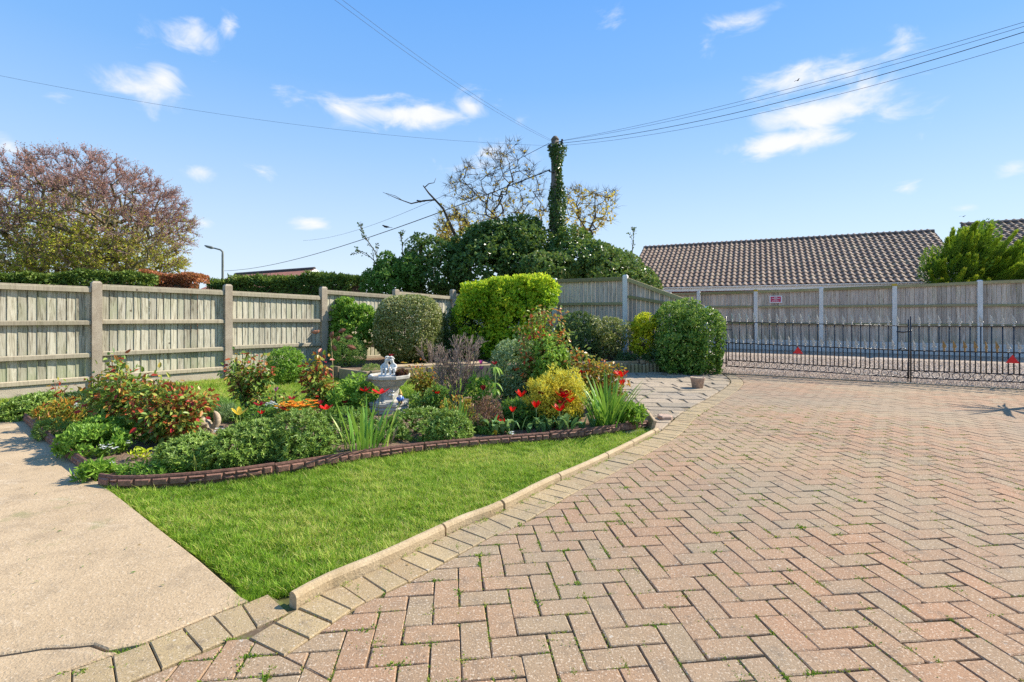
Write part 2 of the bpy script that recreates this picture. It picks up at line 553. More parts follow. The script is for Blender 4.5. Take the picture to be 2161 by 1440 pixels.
def post_material(name, a, bcol, sp):
    m, nt, b, out = new_mat(name)
    n = noise(nt, 6, 5); f = noise(nt, 90, 3, 0.6)
    col = ramp(nt, n, [(0.3, a), (0.7, bcol)])
    col = mixc(nt, step(nt, f, 0.45, 0.32, 0, sp), col, tuple(c * 0.5 for c in a))
    col = mixc(nt, step(nt, f, 0.58, 0.7, 0, sp), col, tuple(min(1, c * 1.5) for c in bcol))
    setc(nt, b, col, 0.9, 0.2); bump(nt, b, f, 0.5, 0.008)
    return m


M['kerb'] = post_material('kerb_concrete', (0.36, 0.265, 0.15), (0.54, 0.42, 0.265), 0.4)
M['post'] = post_material('aggregate_post', (0.33, 0.265, 0.19), (0.45, 0.38, 0.285), 0.6)
M['post_far'] = post_material('concrete_post', (0.62, 0.60, 0.55), (0.74, 0.72, 0.67), 0.25)
M['gboard'] = post_material('gravel_board', (0.50, 0.49, 0.46), (0.60, 0.58, 0.54), 0.3)
M['gboard_sun'] = post_material('gravel_board_sunny', (0.46, 0.38, 0.28), (0.54, 0.46, 0.35), 0.4)
M['lichen'] = plain('yellow_lichen', (0.55, 0.38, 0.06), 0.9, 0.1, 0.3, 40)
M['iron'] = plain('black_iron', (0.018, 0.018, 0.02), 0.32, 0.6, 0.3, 30)
M['tip'] = plain('worn_spear_tip', (0.52, 0.48, 0.40), 0.45, 0.5, 0.3, 60)
M['tipgold'] = plain('rusted_spear_tip', (0.38, 0.22, 0.07), 0.6, 0.4, 0.3, 60)
M['reflector'] = plain('red_reflector', (0.75, 0.012, 0.015), 0.35, 0.5, 0.06, 30)
M['white'] = plain('white_paint', (0.78, 0.78, 0.77), 0.5, 0.4, 0.05, 4)
M['signred'] = plain('sign_red', (0.52, 0.03, 0.10), 0.5, 0.4, 0.12, 12)
M['brickwall'] = plain('dark_red_brick', (0.20, 0.06, 0.045), 0.9, 0.2, 0.3, 20)
M['edging'] = plain('brown_edging', (0.17, 0.082, 0.055), 0.75, 0.3, 0.35, 45, 0.4)
M['edging_stone'] = plain('brown_edging_stone', (0.27, 0.135, 0.09), 0.7, 0.35, 0.3, 45, 0.4)
M['sleeper'] = wood_mat('timber_sleeper', [(0.25, (0.20, 0.14, 0.085)), (0.6, (0.37, 0.28, 0.18)), (0.9, (0.46, 0.36, 0.24))], 0.2, low=False)
M['log'] = wood_mat('log_roll', [(0.25, (0.17, 0.14, 0.08)), (0.6, (0.30, 0.25, 0.15)), (0.9, (0.36, 0.30, 0.2))], 0.5, low=False)
M['marble'] = plain('cast_stone', (0.50, 0.47, 0.40), 0.8, 0.25, 0.22, 14, 0.15)
M['statue'] = plain('white_statue', (0.72, 0.70, 0.64), 0.75, 0.3, 0.25, 40, 0.2)
M['tanstone'] = plain('tan_stone', (0.47, 0.37, 0.25), 0.85, 0.2, 0.3, 35, 0.4)
M['brownstone'] = plain('brown_stone', (0.30, 0.17, 0.09), 0.85, 0.2, 0.4, 30, 0.4)
M['pot'] = plain('pale_terracotta', (0.44, 0.31, 0.23), 0.9, 0.2, 0.2, 30, 0.3)
M['rust'] = plain('rusty_metal', (0.26, 0.10, 0.05), 0.7, 0.3, 0.35, 60)
M['terra'] = plain('terracotta', (0.42, 0.18, 0.10), 0.75, 0.3, 0.2, 40)
M['cane'] = plain('bamboo_cane', (0.45, 0.33, 0.15), 0.7, 0.3, 0.2, 20)
M['bark'] = plain('bark', (0.105, 0.08, 0.055), 0.9, 0.15, 0.4, 10, 0.4)
M['bark_ivy'] = plain('mossy_bark', (0.24, 0.20, 0.11), 0.9, 0.15, 0.45, 6, 0.4)
M['twig_purple'] = plain('purple_twigs', (0.27, 0.185, 0.17), 0.8, 0.2, 0.3, 5)
M['twig_lilac'] = plain('dry_twigs', (0.34, 0.25, 0.20), 0.85, 0.2, 0.3, 30)
M['stem_red'] = plain('red_stems', (0.20, 0.085, 0.05), 0.6, 0.3, 0.3, 30)
M['stem_green'] = plain('green_stems', (0.13, 0.20, 0.06), 0.6, 0.3, 0.25, 30)
M['wire'] = plain('black_cable', (0.02, 0.02, 0.022), 0.6, 0.3, 0.1, 5)
M['steel'] = plain('grey_steel', (0.20, 0.22, 0.20), 0.6, 0.4, 0.2, 6)
M['bird'] = plain('dark_feathers', (0.035, 0.035, 0.04), 0.7, 0.2, 0.3, 50)
M['pole'] = plain('pole_timber', (0.17, 0.14, 0.11), 0.85, 0.2, 0.3, 12, 0.3)
M['ridge'] = plain('ridge_tiles', (0.10, 0.085, 0.08), 0.85, 0.25, 0.3, 8, 0.3)
M['lead'] = plain('felt', (0.06, 0.05, 0.045), 0.9, 0.2, 0.2, 8)
M['glass'] = plain('window_glass', (0.03, 0.045, 0.06), 0.06, 0.6, 0.1, 3)
M['redtile'] = plain('red_roof', (0.36, 0.15, 0.10), 0.85, 0.2, 0.25, 6, 0.2)


def tile_material():
    m, nt, b, out = new_mat('brown_roof_tiles')
    r = rnd(nt)
    col = ramp(nt, r, [(0, (0.17, 0.105, 0.072)), (0.35, (0.225, 0.15, 0.105)), (0.7, (0.195, 0.125, 0.088)), (1, (0.28, 0.19, 0.135))])
    n = noise(nt, 3, 5, 0.65); f = noise(nt, 30, 3, 0.6)
    col = mixc(nt, step(nt, n, 0.5, 0.7, 0, 0.55), col, (0.40, 0.31, 0.18))
    col = mixc(nt, step(nt, f, 0.55, 0.7, 0, 0.5), col, (0.12, 0.09, 0.075))
    setc(nt, b, col, 0.8, 0.3)
    return m


M['tile'] = tile_material()
g = leaf_mat
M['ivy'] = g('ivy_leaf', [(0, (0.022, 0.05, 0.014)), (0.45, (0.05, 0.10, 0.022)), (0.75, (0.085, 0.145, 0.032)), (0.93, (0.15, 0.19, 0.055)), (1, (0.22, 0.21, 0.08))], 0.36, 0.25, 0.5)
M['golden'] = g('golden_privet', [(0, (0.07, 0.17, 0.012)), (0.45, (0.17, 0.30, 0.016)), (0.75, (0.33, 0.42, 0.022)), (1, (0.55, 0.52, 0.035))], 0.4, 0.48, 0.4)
M['varieg'] = g('variegated_leaf', [(0, (0.045, 0.075, 0.016)), (0.45, (0.11, 0.14, 0.035)), (0.7, (0.28, 0.27, 0.11)), (1, (0.50, 0.45, 0.26))], 0.35, 0.25, 0.5)
M['glossy'] = g('glossy_leaf', [(0, (0.025, 0.07, 0.012)), (0.5, (0.055, 0.13, 0.022)), (0.8, (0.12, 0.21, 0.03)), (1, (0.24, 0.30, 0.08))], 0.34, 0.28, 0.4)
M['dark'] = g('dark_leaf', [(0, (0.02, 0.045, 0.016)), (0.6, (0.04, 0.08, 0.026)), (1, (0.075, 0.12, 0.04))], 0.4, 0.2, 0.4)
M['fresh'] = g('fresh_leaf', [(0, (0.07, 0.14, 0.018)), (0.5, (0.13, 0.24, 0.03)), (1, (0.24, 0.35, 0.06))], 0.45, 0.38, 0.35)
M['mid'] = g('mid_leaf', [(0, (0.045, 0.10, 0.018)), (0.5, (0.085, 0.17, 0.03)), (1, (0.16, 0.25, 0.055))], 0.45, 0.3, 0.35)
M['candy'] = g('candytuft_leaf', [(0, (0.04, 0.08, 0.012)), (0.5, (0.115, 0.185, 0.028)), (0.85, (0.20, 0.275, 0.055)), (1, (0.30, 0.355, 0.11))], 0.42, 0.22, 0.45)
M['silver'] = g('silver_leaf', [(0, (0.07, 0.12, 0.045)), (0.5, (0.14, 0.20, 0.08)), (0.85, (0.25, 0.31, 0.15)), (1, (0.36, 0.40, 0.23))], 0.45, 0.25, 0.4)
M['gold'] = g('gold_leaf', [(0, (0.26, 0.22, 0.02)), (0.35, (0.46, 0.34, 0.03)), (0.75, (0.58, 0.44, 0.06)), (1, (0.58, 0.49, 0.13))], 0.5, 0.38, 0.3)
M['rose'] = g('rose_leaf', [(0, (0.05, 0.10, 0.02)), (0.3, (0.12, 0.19, 0.03)), (0.50, (0.24, 0.27, 0.05)), (0.62, (0.33, 0.22, 0.04)), (0.76, (0.30, 0.08, 0.025)), (1, (0.24, 0.014, 0.018))], 0.38, 0.28, 0.45)
M['photinia'] = g('red_tipped_leaf', [(0, (0.06, 0.11, 0.02)), (0.35, (0.14, 0.21, 0.04)), (0.6, (0.26, 0.28, 0.08)), (0.74, (0.36, 0.16, 0.05)), (1, (0.42, 0.05, 0.022))], 0.35, 0.3, 0.45)
M['bronze'] = g('bronze_leaf', [(0, (0.08, 0.13, 0.02)), (0.4, (0.20, 0.21, 0.035)), (0.7, (0.38, 0.21, 0.03)), (1, (0.33, 0.08, 0.025))], 0.4, 0.32, 0.4)
M['maroon'] = g('maroon_leaf', [(0, (0.07, 0.018, 0.02)), (0.5, (0.13, 0.05, 0.04)), (1, (0.22, 0.13, 0.09))], 0.45, 0.25, 0.4)
M['yellowgreen'] = g('lime_leaf', [(0, (0.13, 0.20, 0.012)), (0.5, (0.30, 0.34, 0.015)), (1, (0.52, 0.46, 0.03))], 0.42, 0.35, 0.4)
M['strap'] = g('strap_leaf', [(0, (0.05, 0.12, 0.018)), (0.5, (0.10, 0.21, 0.03)), (0.85, (0.17, 0.29, 0.04)), (1, (0.38, 0.34, 0.10))], 0.38, 0.3, 0.45)
M['tulipleaf'] = g('tulip_leaf', [(0, (0.06, 0.13, 0.05)), (0.6, (0.11, 0.21, 0.085)), (1, (0.18, 0.29, 0.12))], 0.4, 0.3, 0.4)
M['grass'] = g('grass_blade', [(0, (0.04, 0.09, 0.008)), (0.4, (0.12, 0.225, 0.016)), (0.75, (0.215, 0.335, 0.030)), (0.9, (0.36, 0.37, 0.085)), (1, (0.42, 0.34, 0.15))], 0.5, 0.45, 0.3)
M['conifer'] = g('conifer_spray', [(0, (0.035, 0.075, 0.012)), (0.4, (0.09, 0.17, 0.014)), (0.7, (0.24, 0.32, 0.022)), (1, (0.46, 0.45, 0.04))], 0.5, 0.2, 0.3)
M['hedge'] = g('hedge_spray', [(0, (0.03, 0.065, 0.014)), (0.5, (0.075, 0.12, 0.02)), (1, (0.16, 0.19, 0.035))], 0.5, 0.2, 0.3)
M['beech'] = g('dead_beech_leaf', [(0, (0.17, 0.055, 0.025)), (0.5, (0.30, 0.105, 0.05)), (1, (0.42, 0.18, 0.09))], 0.6, 0.3, 0.25)
M['bud'] = g('tree_buds', [(0, (0.24, 0.125, 0.14)), (0.4, (0.31, 0.15, 0.115)), (0.62, (0.34, 0.25, 0.07)), (0.8, (0.32, 0.31, 0.035)), (1, (0.22, 0.28, 0.035))], 0.6, 0.25, 0.2)
M['autumn'] = g('old_leaf', [(0, (0.20, 0.11, 0.05)), (0.35, (0.40, 0.26, 0.06)), (0.75, (0.55, 0.38, 0.06)), (1, (0.36, 0.34, 0.06))], 0.5, 0.45, 0.3)
M['palm'] = g('palm_blade', [(0, (0.04, 0.08, 0.025)), (1, (0.12, 0.18, 0.06))], 0.4, 0.2, 0.4)
M['heather'] = g('heather_leaf', [(0, (0.06, 0.12, 0.025)), (0.6, (0.12, 0.20, 0.04)), (1, (0.23, 0.27, 0.08))], 0.5, 0.25, 0.3)
M['redpetal'] = petal_mat('red_petals', [(0, (0.42, 0.004, 0.005)), (0.5, (0.72, 0.01, 0.008)), (1, (0.85, 0.03, 0.015))])
M['darkred'] = petal_mat('dark_red_petals', [(0, (0.14, 0.004, 0.010)), (1, (0.38, 0.01, 0.02))])
M['orangepetal'] = petal_mat('orange_petals', [(0, (0.75, 0.13, 0.01)), (0.5, (0.80, 0.30, 0.02)), (1, (0.82, 0.48, 0.05))])
M['yellowpetal'] = petal_mat('yellow_petals', [(0, (0.78, 0.48, 0.02)), (1, (0.82, 0.66, 0.08))])
M['whitepetal'] = petal_mat('white_petals', [(0, (0.62, 0.62, 0.60)), (1, (0.82, 0.82, 0.82))])
M['pinkpetal'] = petal_mat('pink_petals', [(0, (0.55, 0.06, 0.30)), (1, (0.72, 0.25, 0.50))])

# ------------------------------------------------------------------ ground pieces
def sheet(name, pts, z, mat, kind='structure'):
    m = MB()
    m.add([(p[0], p[1], z) for p in pts], [tuple(range(len(pts)))])
    return tag(obj(name, m, mat), kind=kind)


def inside(P, poly):
    x, y = P[:, 0], P[:, 1]
    r = np.zeros(len(P), bool)
    n = len(poly)
    for i in range(n):
        x0, y0 = poly[i][0], poly[i][1]; x1, y1 = poly[(i + 1) % n][0], poly[(i + 1) % n][1]
        c = ((y0 > y) != (y1 > y)) & (x < (x1 - x0) * (y - y0) / (y1 - y0 + 1e-12) + x0)
        r ^= c
    return r


def clip(poly, p, n):
    """keep the part of a polygon on the side of the line through p that n points to"""
    out = []
    k = len(poly)
    for i in range(k):
        a, b = poly[i], poly[(i + 1) % k]
        da = (a[0] - p[0]) * n[0] + (a[1] - p[1]) * n[1]; db = (b[0] - p[0]) * n[0] + (b[1] - p[1]) * n[1]
        if da >= 0: out.append(a)
        if (da >= 0) != (db >= 0):
            t = da / (da - db)
            out.append((a[0] + (b[0] - a[0]) * t, a[1] + (b[1] - a[1]) * t))
    return out


def area(p):
    return abs(sum(p[i][0] * p[(i + 1) % len(p)][1] - p[(i + 1) % len(p)][0] * p[i][1] for i in range(len(p)))) / 2


def resample(pts, n=200):
    P = np.array([(p[0], p[1]) for p in pts], float)
    # Catmull-Rom smoothing, then even spacing
    Q = []
    for i in range(len(P) - 1):
        p0, p1, p2, p3 = P[max(i - 1, 0)], P[i], P[i + 1], P[min(i + 2, len(P) - 1)]
        for t in np.linspace(0, 1, 12, endpoint=False):
            Q.append(0.5 * ((2 * p1) + (p2 - p0) * t + (2 * p0 - 5 * p1 + 4 * p2 - p3) * t * t + (3 * p1 - p0 - 3 * p2 + p3) * t ** 3))
    Q.append(P[-1]); Q = np.array(Q)
    d = np.r_[0, np.cumsum(np.linalg.norm(np.diff(Q, axis=0), axis=1))]
    s = np.linspace(0, d[-1], n)
    return np.c_[np.interp(s, d, Q[:, 0]), np.interp(s, d, Q[:, 1])], d[-1]


tag(sheet('ground', [(-600, -60), (900, -60), (900, 1500), (-600, 1500)], -0.10, M['field']), kind='structure')

path_edge = [(510, 1262), (417, 1181), (300, 1090), (240, 1043), (205, 1020), (177, 994), (92, 922), (50, 884), (18, 868)]
kerb_px = [(626, 1283), (700, 1241), (817, 1190), (977, 1112), (1050, 1083), (1157, 1027), (1243, 988), (1323, 948), (1392, 911)]
patio_px = [(1392, 911), (1440, 871), (1500, 838), (1535, 815), (1541, 803), (1527, 791)]
PE = [G(*p) for p in path_edge]
KB = [G(*p) for p in kerb_px]
PT = [G(*p) for p in patio_px]
Kc, Klen = resample(KB, 240)
Bc, Blen = resample(KB + PT[1:], 400)           # inner edge of the buff border
rowA_px = [(60, 1446), (90, 1434), (227, 1386), (333, 1347), (463, 1293), (530, 1268), (566, 1253), (606, 1238)]
RA = [G(*p) for p in rowA_px]
Ac, Alen = resample(RA, 120)


def frames(Q):
    T = n3(np.gradient(Q, axis=0))
    return T, np.c_[T[:, 1], -T[:, 0]]            # tangent, and the normal to its right (towards the drive)


BT, BN = frames(Bc)
AT, AN = frames(Ac)
bw = 0.205
Bo = Bc + BN * bw
Ao = Ac + AN * bw
gate0, gate1 = Vector((4.24, 10.26, 0)), Vector((6.93, 8.755, 0))
gd = (gate1 - gate0).normalized()
gn = Vector((-gd.y, gd.x, 0))                     # away from the camera
thr = gate0 - gn * 0.32                          # threshold between drive and gravel

# gravel beyond the gate, up to the far fence and past it
sheet('gravel_road', [thr + gd * -6.5 + gn * 0.5, thr, thr + gd * 9, thr + gd * 30 + gn * 0.5, Vector((60, 40, 0)), Vector((5, 60, 0)), Vector((-8, 30, 0))], -0.012, M['gravel'])
drive = tag(sheet('driveway', [(-2.0, 1.2), (-2.0, 1.9), *[tuple(p) for p in Ac[::12]], *[tuple(p) for p in Bc[::16]], tuple((thr + gd * 0.2)[:2]), tuple((thr + gd * 7.5)[:2]), (11, 1.2)], -0.009, M['joint']), kind='structure')
ORIG['driveway'] = np.zeros(3)

# lawn soil under everything between path, kerb and fences
sheet('lawn', [tuple(p) for p in PE] + [(-8.2, 6.1), (-8.6, 5.6), (-1.4, 14.3), (4.1, 11.0), (4.14, 9.9), *[tuple(p) for p in PT[::-1]], *[tuple(p) for p in KB[::-1]], tuple(G(566, 1256))], -0.035, M['earth'])

# ------------------------------------------------------------------ concrete path, in cast slabs
path = tag(sheet('concrete_path', [(-9, 0.9), (-1.0, 0.9), *[tuple(p) for p in Ac[:95:12]], *[tuple(p) for p in PE], (-9, 6.15)], -0.03, M['joint']), kind='structure')
ORIG['concrete_path'] = np.zeros(3)
j0, j1 = G(0, 1049), G(203, 1016)
jd = (j1 - j0).normalized()
jn = Vector((jd.y, -jd.x, 0))
if jn.y > 0: jn = -jn
whole = [(-9, 0.9), (-1.72, 1.2)] + [tuple((Ac[i] - AN[i] * 0.006)) for i in range(0, 96, 9)] + [(p.x, p.y) for p in PE] + [(-9, 6.15)]
near = clip(whole, (j0 - jn * -0.004)[:2], jn[:2])
far = clip(whole, (j0 - jn * 0.004)[:2], (-jn)[:2])
crk = [G(0, 1384), G(40, 1378), G(95, 1369), G(150, 1367), G(195, 1362), G(228, 1374)]
fr = random.Random(4)


def slab(name, poly, z):
    m = MB(); m.poly(poly, z, -0.06, bev=0.006); o = obj(name, m, M['concrete'], path); return o


# the near slab is broken along a wavy crack at its corner
corner = G(228, 1376)
n_lower = [(-5.2, 0.9), (-1.72, 1.2)] + [tuple(Ac[i] - AN[i] * 0.006) for i in range(0, 120, 3) if Ac[i][1] < corner.y] + [(p.x + 0.004, p.y - 0.006) for p in crk[::-1]] + [(-5.2, 1.66)]
n_upper = [tuple((j0 - jd * ((j0.y - 1.70) / jd.y) + jn * 0.004)[:2])] + [(p.x, p.y + 0.004) for p in crk] + [tuple(Ac[i] - AN[i] * 0.006) for i in range(0, 97, 3) if Ac[i][1] > corner.y + 0.03] + [(p.x, p.y) for p in PE if (p - j0).dot(jn) > 0.0]
e = PE[3].lerp(PE[4], 0.4)
n_upper += [tuple((j0 + jd * ((e - j0).dot(jd)) + jn * 0.004)[:2])]
slab('slab', n_lower, 0.0)
slab('slab', n_upper, 0.004)
slab('slab', far, 0.001)

# ------------------------------------------------------------------ block paving
U = 0.105
YAW, OX, OY = 0.1216, 4.6664 * U, 22.168 * U
cy, sy = math.cos(YAW), math.sin(YAW)


def cell(i, j):
    return (OX + U * (i * cy + j * sy), OY + U * (i * sy - j * cy))


def in_view(p, m=0.03):
    if p[1] < 0.5: return False
    u = p[0] / p[1]
    return abs(u) < 1.021 + m and HC / p[1] < (1440 - HZ) / FPX + m * 2


GAP = 0.0054
gr = random.Random(11)
ext = [Bo[0] - BT[0] * t_ for t_ in np.arange(0.212, 0, -0.02)]
inner = ext[0] - BN[0] * bw
stop_a = int(np.argmin(((Ao - inner) ** 2).sum(1)))
face = [inner + (ext[0] - inner) * t_ - BT[0] * 0.004 for t_ in np.linspace(0.1, .97, 8)]
Ball = np.r_[Ao[:stop_a], np.array(face), np.array(ext[1:]), Bo]
BallN = np.r_[AN[:stop_a], np.tile(-BT[0], (len(face), 1)), np.tile(BN[0], (len(ext) - 1, 1)), BN]
full, cuts = [], []
for i in range(-70, 110):
    for j in range(-95, 24):
        k = (i + j) % 4
        if k not in (0, 2): continue
        w, h = (1, 2) if k == 0 else (2, 1)
        g_ = GAP / U / 2
        q = [cell(i + g_, j + g_), cell(i + w - g_, j + g_), cell(i + w - g_, j + h - g_), cell(i + g_, j + h - g_)]
        c = cell(i + w / 2, j + h / 2)
        if c[1] < 1.0 or c[0] > 10.2 or not in_view(c, 0.8): continue
        if (Vector((*c, 0)) - thr).dot(gn) > 0.13: continue
        q0 = list(q)
        if ((np.array(c) - ext[0]) ** 2).sum() < 0.20 ** 2:      # blocks cut round the end of the doubled course
            ka = int(np.argmin(((Ao - np.array(c)) ** 2).sum(1)))
            q = clip(q, Ao[ka] + AN[ka] * 0.004, AN[ka])
            for piece in (clip(q, ext[0] - BT[0] * 0.004, -BT[0]) if q else [], clip(clip(q, ext[0] - BT[0] * 0.001, BT[0]) or [(0, 0)] * 3, ext[0] + BN[0] * 0.004, BN[0]) if q else []):
                if len(piece) > 2 and area(piece) > 0.0008: cuts.append((piece, c, k, i, j))
            continue
        for v_ in [np.array(c)] + [np.array(p_) for p_ in q]:
            d2 = ((Ball - v_) ** 2).sum(1)
            k_ = int(np.argmin(d2))
            if q and (v_ - Ball[k_]) @ BallN[k_] < 0.02: q = clip(q, Ball[k_] + BallN[k_] * 0.004, BallN[k_])
        if q: q = clip(q, thr[:2], (-gn)[:2])
        if not q or len(q) < 3 or area(q) < 0.0016: continue
        # the doubled course at the end of the path
        (full if q == q0 else cuts).append((q, c, k, i, j))
full_vis = sorted([f for f in full if in_view(f[1], 0.02)], key=lambda f: f[1][1])
keep = set(id(f) for f in full_vis[:300])
variants = []
for v in range(8):
    r = random.Random(v)
    jt = lambda a: a + r.uniform(-0.0022, 0.0022)
    hx, hy = U - GAP / 2, U / 2 - GAP / 2
    b = MB()
    pl = [(jt(-hx), jt(-hy)), (jt(hx), jt(-hy)), (jt(hx), jt(hy)), (jt(-hx), jt(hy))]
    if v in (2, 5):
        pl = [pl[0], pl[1], (pl[2][0], pl[2][1] - 0.012), (pl[2][0] - 0.014, pl[2][1]), pl[3]]
    b.poly(pl, 0, -0.045, bev=0.0042, tint=v / 8)
    me = b.mesh('paver'); me.materials.append(M['paver'])
    variants.append(me)
rest = MB()
for f in full:
    q, c, k, i, j = f
    z = gr.uniform(-0.0016, 0.0016)
    tl = (gr.uniform(-0.012, 0.012), gr.uniform(-0.012, 0.012))
    if id(f) in keep:
        ang = YAW + (math.pi / 2 if k == 0 else 0) + gr.choice((0, math.pi)) + gr.uniform(-0.018, 0.018)
        Mx = Matrix.Translation((c[0] + gr.uniform(-.0016, .0016), c[1] + gr.uniform(-.0016, .0016), z)) @ Euler((tl[0], tl[1], ang)).to_matrix().to_4x4()
        inst('paver', gr.choice(variants), drive, Mx)
    else:
        rest.poly(q, z, -0.03, bev=0.0042 if c[1] < 5.5 else 0, tint=gr.random(), tilt=tl)
for q, c, k, i, j in cuts:
    if len(keep) and c[1] < 3.2 and in_view(c):
        b = MB(); b.poly(q, gr.uniform(-0.0016, 0.0016), -0.045, bev=0.0042, tint=gr.random()); obj('cut_paver', b, M['paver'], drive)
    else:
        rest.poly(q, gr.uniform(-0.0016, 0.0016), -0.03, bev=0, tint=gr.random())
tag(obj('far_paving', rest, M['paver'], drive), kind='stuff')


def border(Q, T, Nn, L, start, stop, depth0, depth1, step_=0.1045, lim=None):
    n = int((stop - start) / step_)
    d = np.linspace(0, L, len(Q))
    for k in range(n):
        s0, s1 = start + k * step_ + 0.0016, start + (k + 1) * step_ - 0.0016
        e_ = [np.array([np.interp(s, d, Q[:, 0]), np.interp(s, d, Q[:, 1])]) for s in (s0, s1)]
        nn = [n3(np.array([np.interp(s, d, Nn[:, 0]), np.interp(s, d, Nn[:, 1])])) for s in (s0, s1)]
        q = [e_[0] + nn[0] * depth0, e_[0] + nn[0] * depth1, e_[1] + nn[1] * depth1, e_[1] + nn[1] * depth0]
        c = sum(q) / 4
        q = [c + (x - c) * gr.uniform(0.990, 1.0) for x in q]
        q = clip([tuple(x) for x in q], thr[:2], (-gn)[:2])
        if lim is not None and len(q) > 2: q = clip(q, lim[0], lim[1])
        if len(q) < 3 or area(q) < 0.0012: continue
        b = MB(); b.poly(q, gr.uniform(0.0, 0.004), -0.045, bev=0.005, tint=gr.random(), tilt=(gr.uniform(-.02, .02), gr.uniform(-.02, .02)))
        obj('border_paver', b, M['buff'], drive)


border(Bc, BT, BN, Blen, 0.0, Blen, 0.008, bw - 0.002)
border(Ac, AT, AN, Alen, 0.0, Alen, 0.004, bw - 0.004, lim=(Bc[0] + BN[0] * 0.004, -BN[0]))
for k in range(2):                                 # the course doubles up beside the kerb end
    e0 = Bc[0] - BT[0] * (0.105 * (k + 1)); e1 = e0 + BT[0] * 0.099
    b = MB(); b.poly([tuple(e0 + BN[0] * 0.01), tuple(e0 + BN[0] * 0.205), tuple(e1 + BN[0] * 0.205), tuple(e1 + BN[0] * 0.01)], 0.002, -0.045, bev=0.005, tint=gr.random())
    obj('border_paver', b, M['buff'], drive)

# ------------------------------------------------------------------ kerb
kerb = thing('lawn_kerb', 'curved buff concrete kerb between the front lawn and the block drive', 'kerb', (Kc[0][0], Kc[0][1], 0))
KT, KN = frames(Kc)
cutsk = [0.0, 0.225, 0.345, 0.515, 0.70, 0.835, 0.975, 1.0]
for a, b_ in zip(cutsk[:-1], cutsk[1:]):
    i0, i1 = int(a * 239), int(b_ * 239)
    off = gr.uniform(-0.006, 0.006)
    idx = np.linspace(i0, i1 - (1 if b_ < 1 else 0), 10).astype(int)
    prof = [(0.0, -0.05), (0.0, 0.044), (-0.007, 0.058), (-0.019, 0.067), (-0.033, 0.067), (-0.043, 0.056), (-0.045, -0.05)]
    V, F = [], []
    for ii in idx:
        for (o_, z) in prof:
            p = Kc[ii] + KN[ii] * (o_ + off)
            V.append((p[0], p[1], (z * (.85 - .33 * ii / 239) if z > 0 else z) + off * 0.4))
    m_ = len(prof)
    for r_ in range(len(idx) - 1):
        for k in range(m_ - 1):
            F.append((r_ * m_ + k, r_ * m_ + k + 1, (r_ + 1) * m_ + k + 1, (r_ + 1) * m_ + k))
    F.append(tuple(range(m_))); F.append(tuple((len(idx) - 1) * m_ + k for k in range(m_))[::-1])
    b = MB(); b.add(V, F); obj('kerb_stone', b, M['kerb'], kerb)

# ------------------------------------------------------------------ patio of flagstones
patio = tag(sheet('patio', [tuple(G(1380, 908)), *[tuple(p) for p in PT[1:]], (4.0, 10.3), (0.8, 11.6), (0.6, 8.0), (1.0, 5.6)], -0.010, M['mortar']), kind='structure')
ORIG['patio'] = np.zeros(3)
pr = random.Random(21)
y = 4.9
Bi = Bc[int(len(Bc) * Klen / Blen) - 4:]
BiN = BN[int(len(Bc) * Klen / Blen) - 4:]
while y < 10.9:
    h = pr.uniform(0.17, 0.36)
    x = 0.7 + pr.uniform(0, 0.3)
    while x < 4.4:
        w = pr.uniform(0.18, 0.62)
        s = 0.10
        tiltx = lambda X: (X - 2) * -0.12
        q = [(x + 0.005 + pr.uniform(-.008, .008), y + tiltx(x) + 0.005 + pr.uniform(-.008, .008)), (x + w - 0.005 + pr.uniform(-.03, .012), y + tiltx(x + w) + 0.005 + pr.uniform(-.008, .02)),
             (x + w - 0.005 + pr.uniform(-.03, .012), y + h + tiltx(x + w) - 0.005 + pr.uniform(-.03, .008)), (x + 0.012 + pr.uniform(-.03, .03), y + h + tiltx(x) - 0.005 + pr.uniform(-.03, .008))]
        c = np.mean(np.array(q), 0)
        k = int(np.argmin(((Bi - c) ** 2).sum(1)))
        for v_ in [c] + [np.array(p_) for p_ in q]:
            k = int(np.argmin(((Bi - v_) ** 2).sum(1)))
            if q and (v_ - Bi[k]) @ BiN[k] > -0.05: q = clip(q, Bi[k] - BiN[k] * 0.012, -BiN[k])
        q = clip(q, (gate0 - gn * 0.0)[:2], (-gn)[:2]) if q else q
        if len(q) >= 3 and area(q) > 0.012:
            b = MB(); b.poly(q, pr.uniform(-0.004, 0.008), -0.05, bev=0.007, tint=pr.random(), tilt=(pr.uniform(-.02, .02), pr.uniform(-.02, .02)))
            obj('flagstone', b, M['flag'], patio)
        x += w
    y += h

# ------------------------------------------------------------------ flower bed soil
bed_px = [(207, 1020), (300, 1016), (420, 1008), (537, 998), (700, 974), (862, 949), (1000, 936), (1120, 925), (1240, 914), (1372, 899), (1352, 866), (1325, 842), (1300, 824),
          (1230, 812), (1100, 812), (1000, 835), (900, 858), (865, 880), (760, 874), (640, 872), (540, 874), (450, 882), (395, 862), (300, 846), (200, 838), (120, 842), (40, 858), (22, 868), (52, 884), (94, 922), (178, 992)]
BED = [G(*p) for p in bed_px]


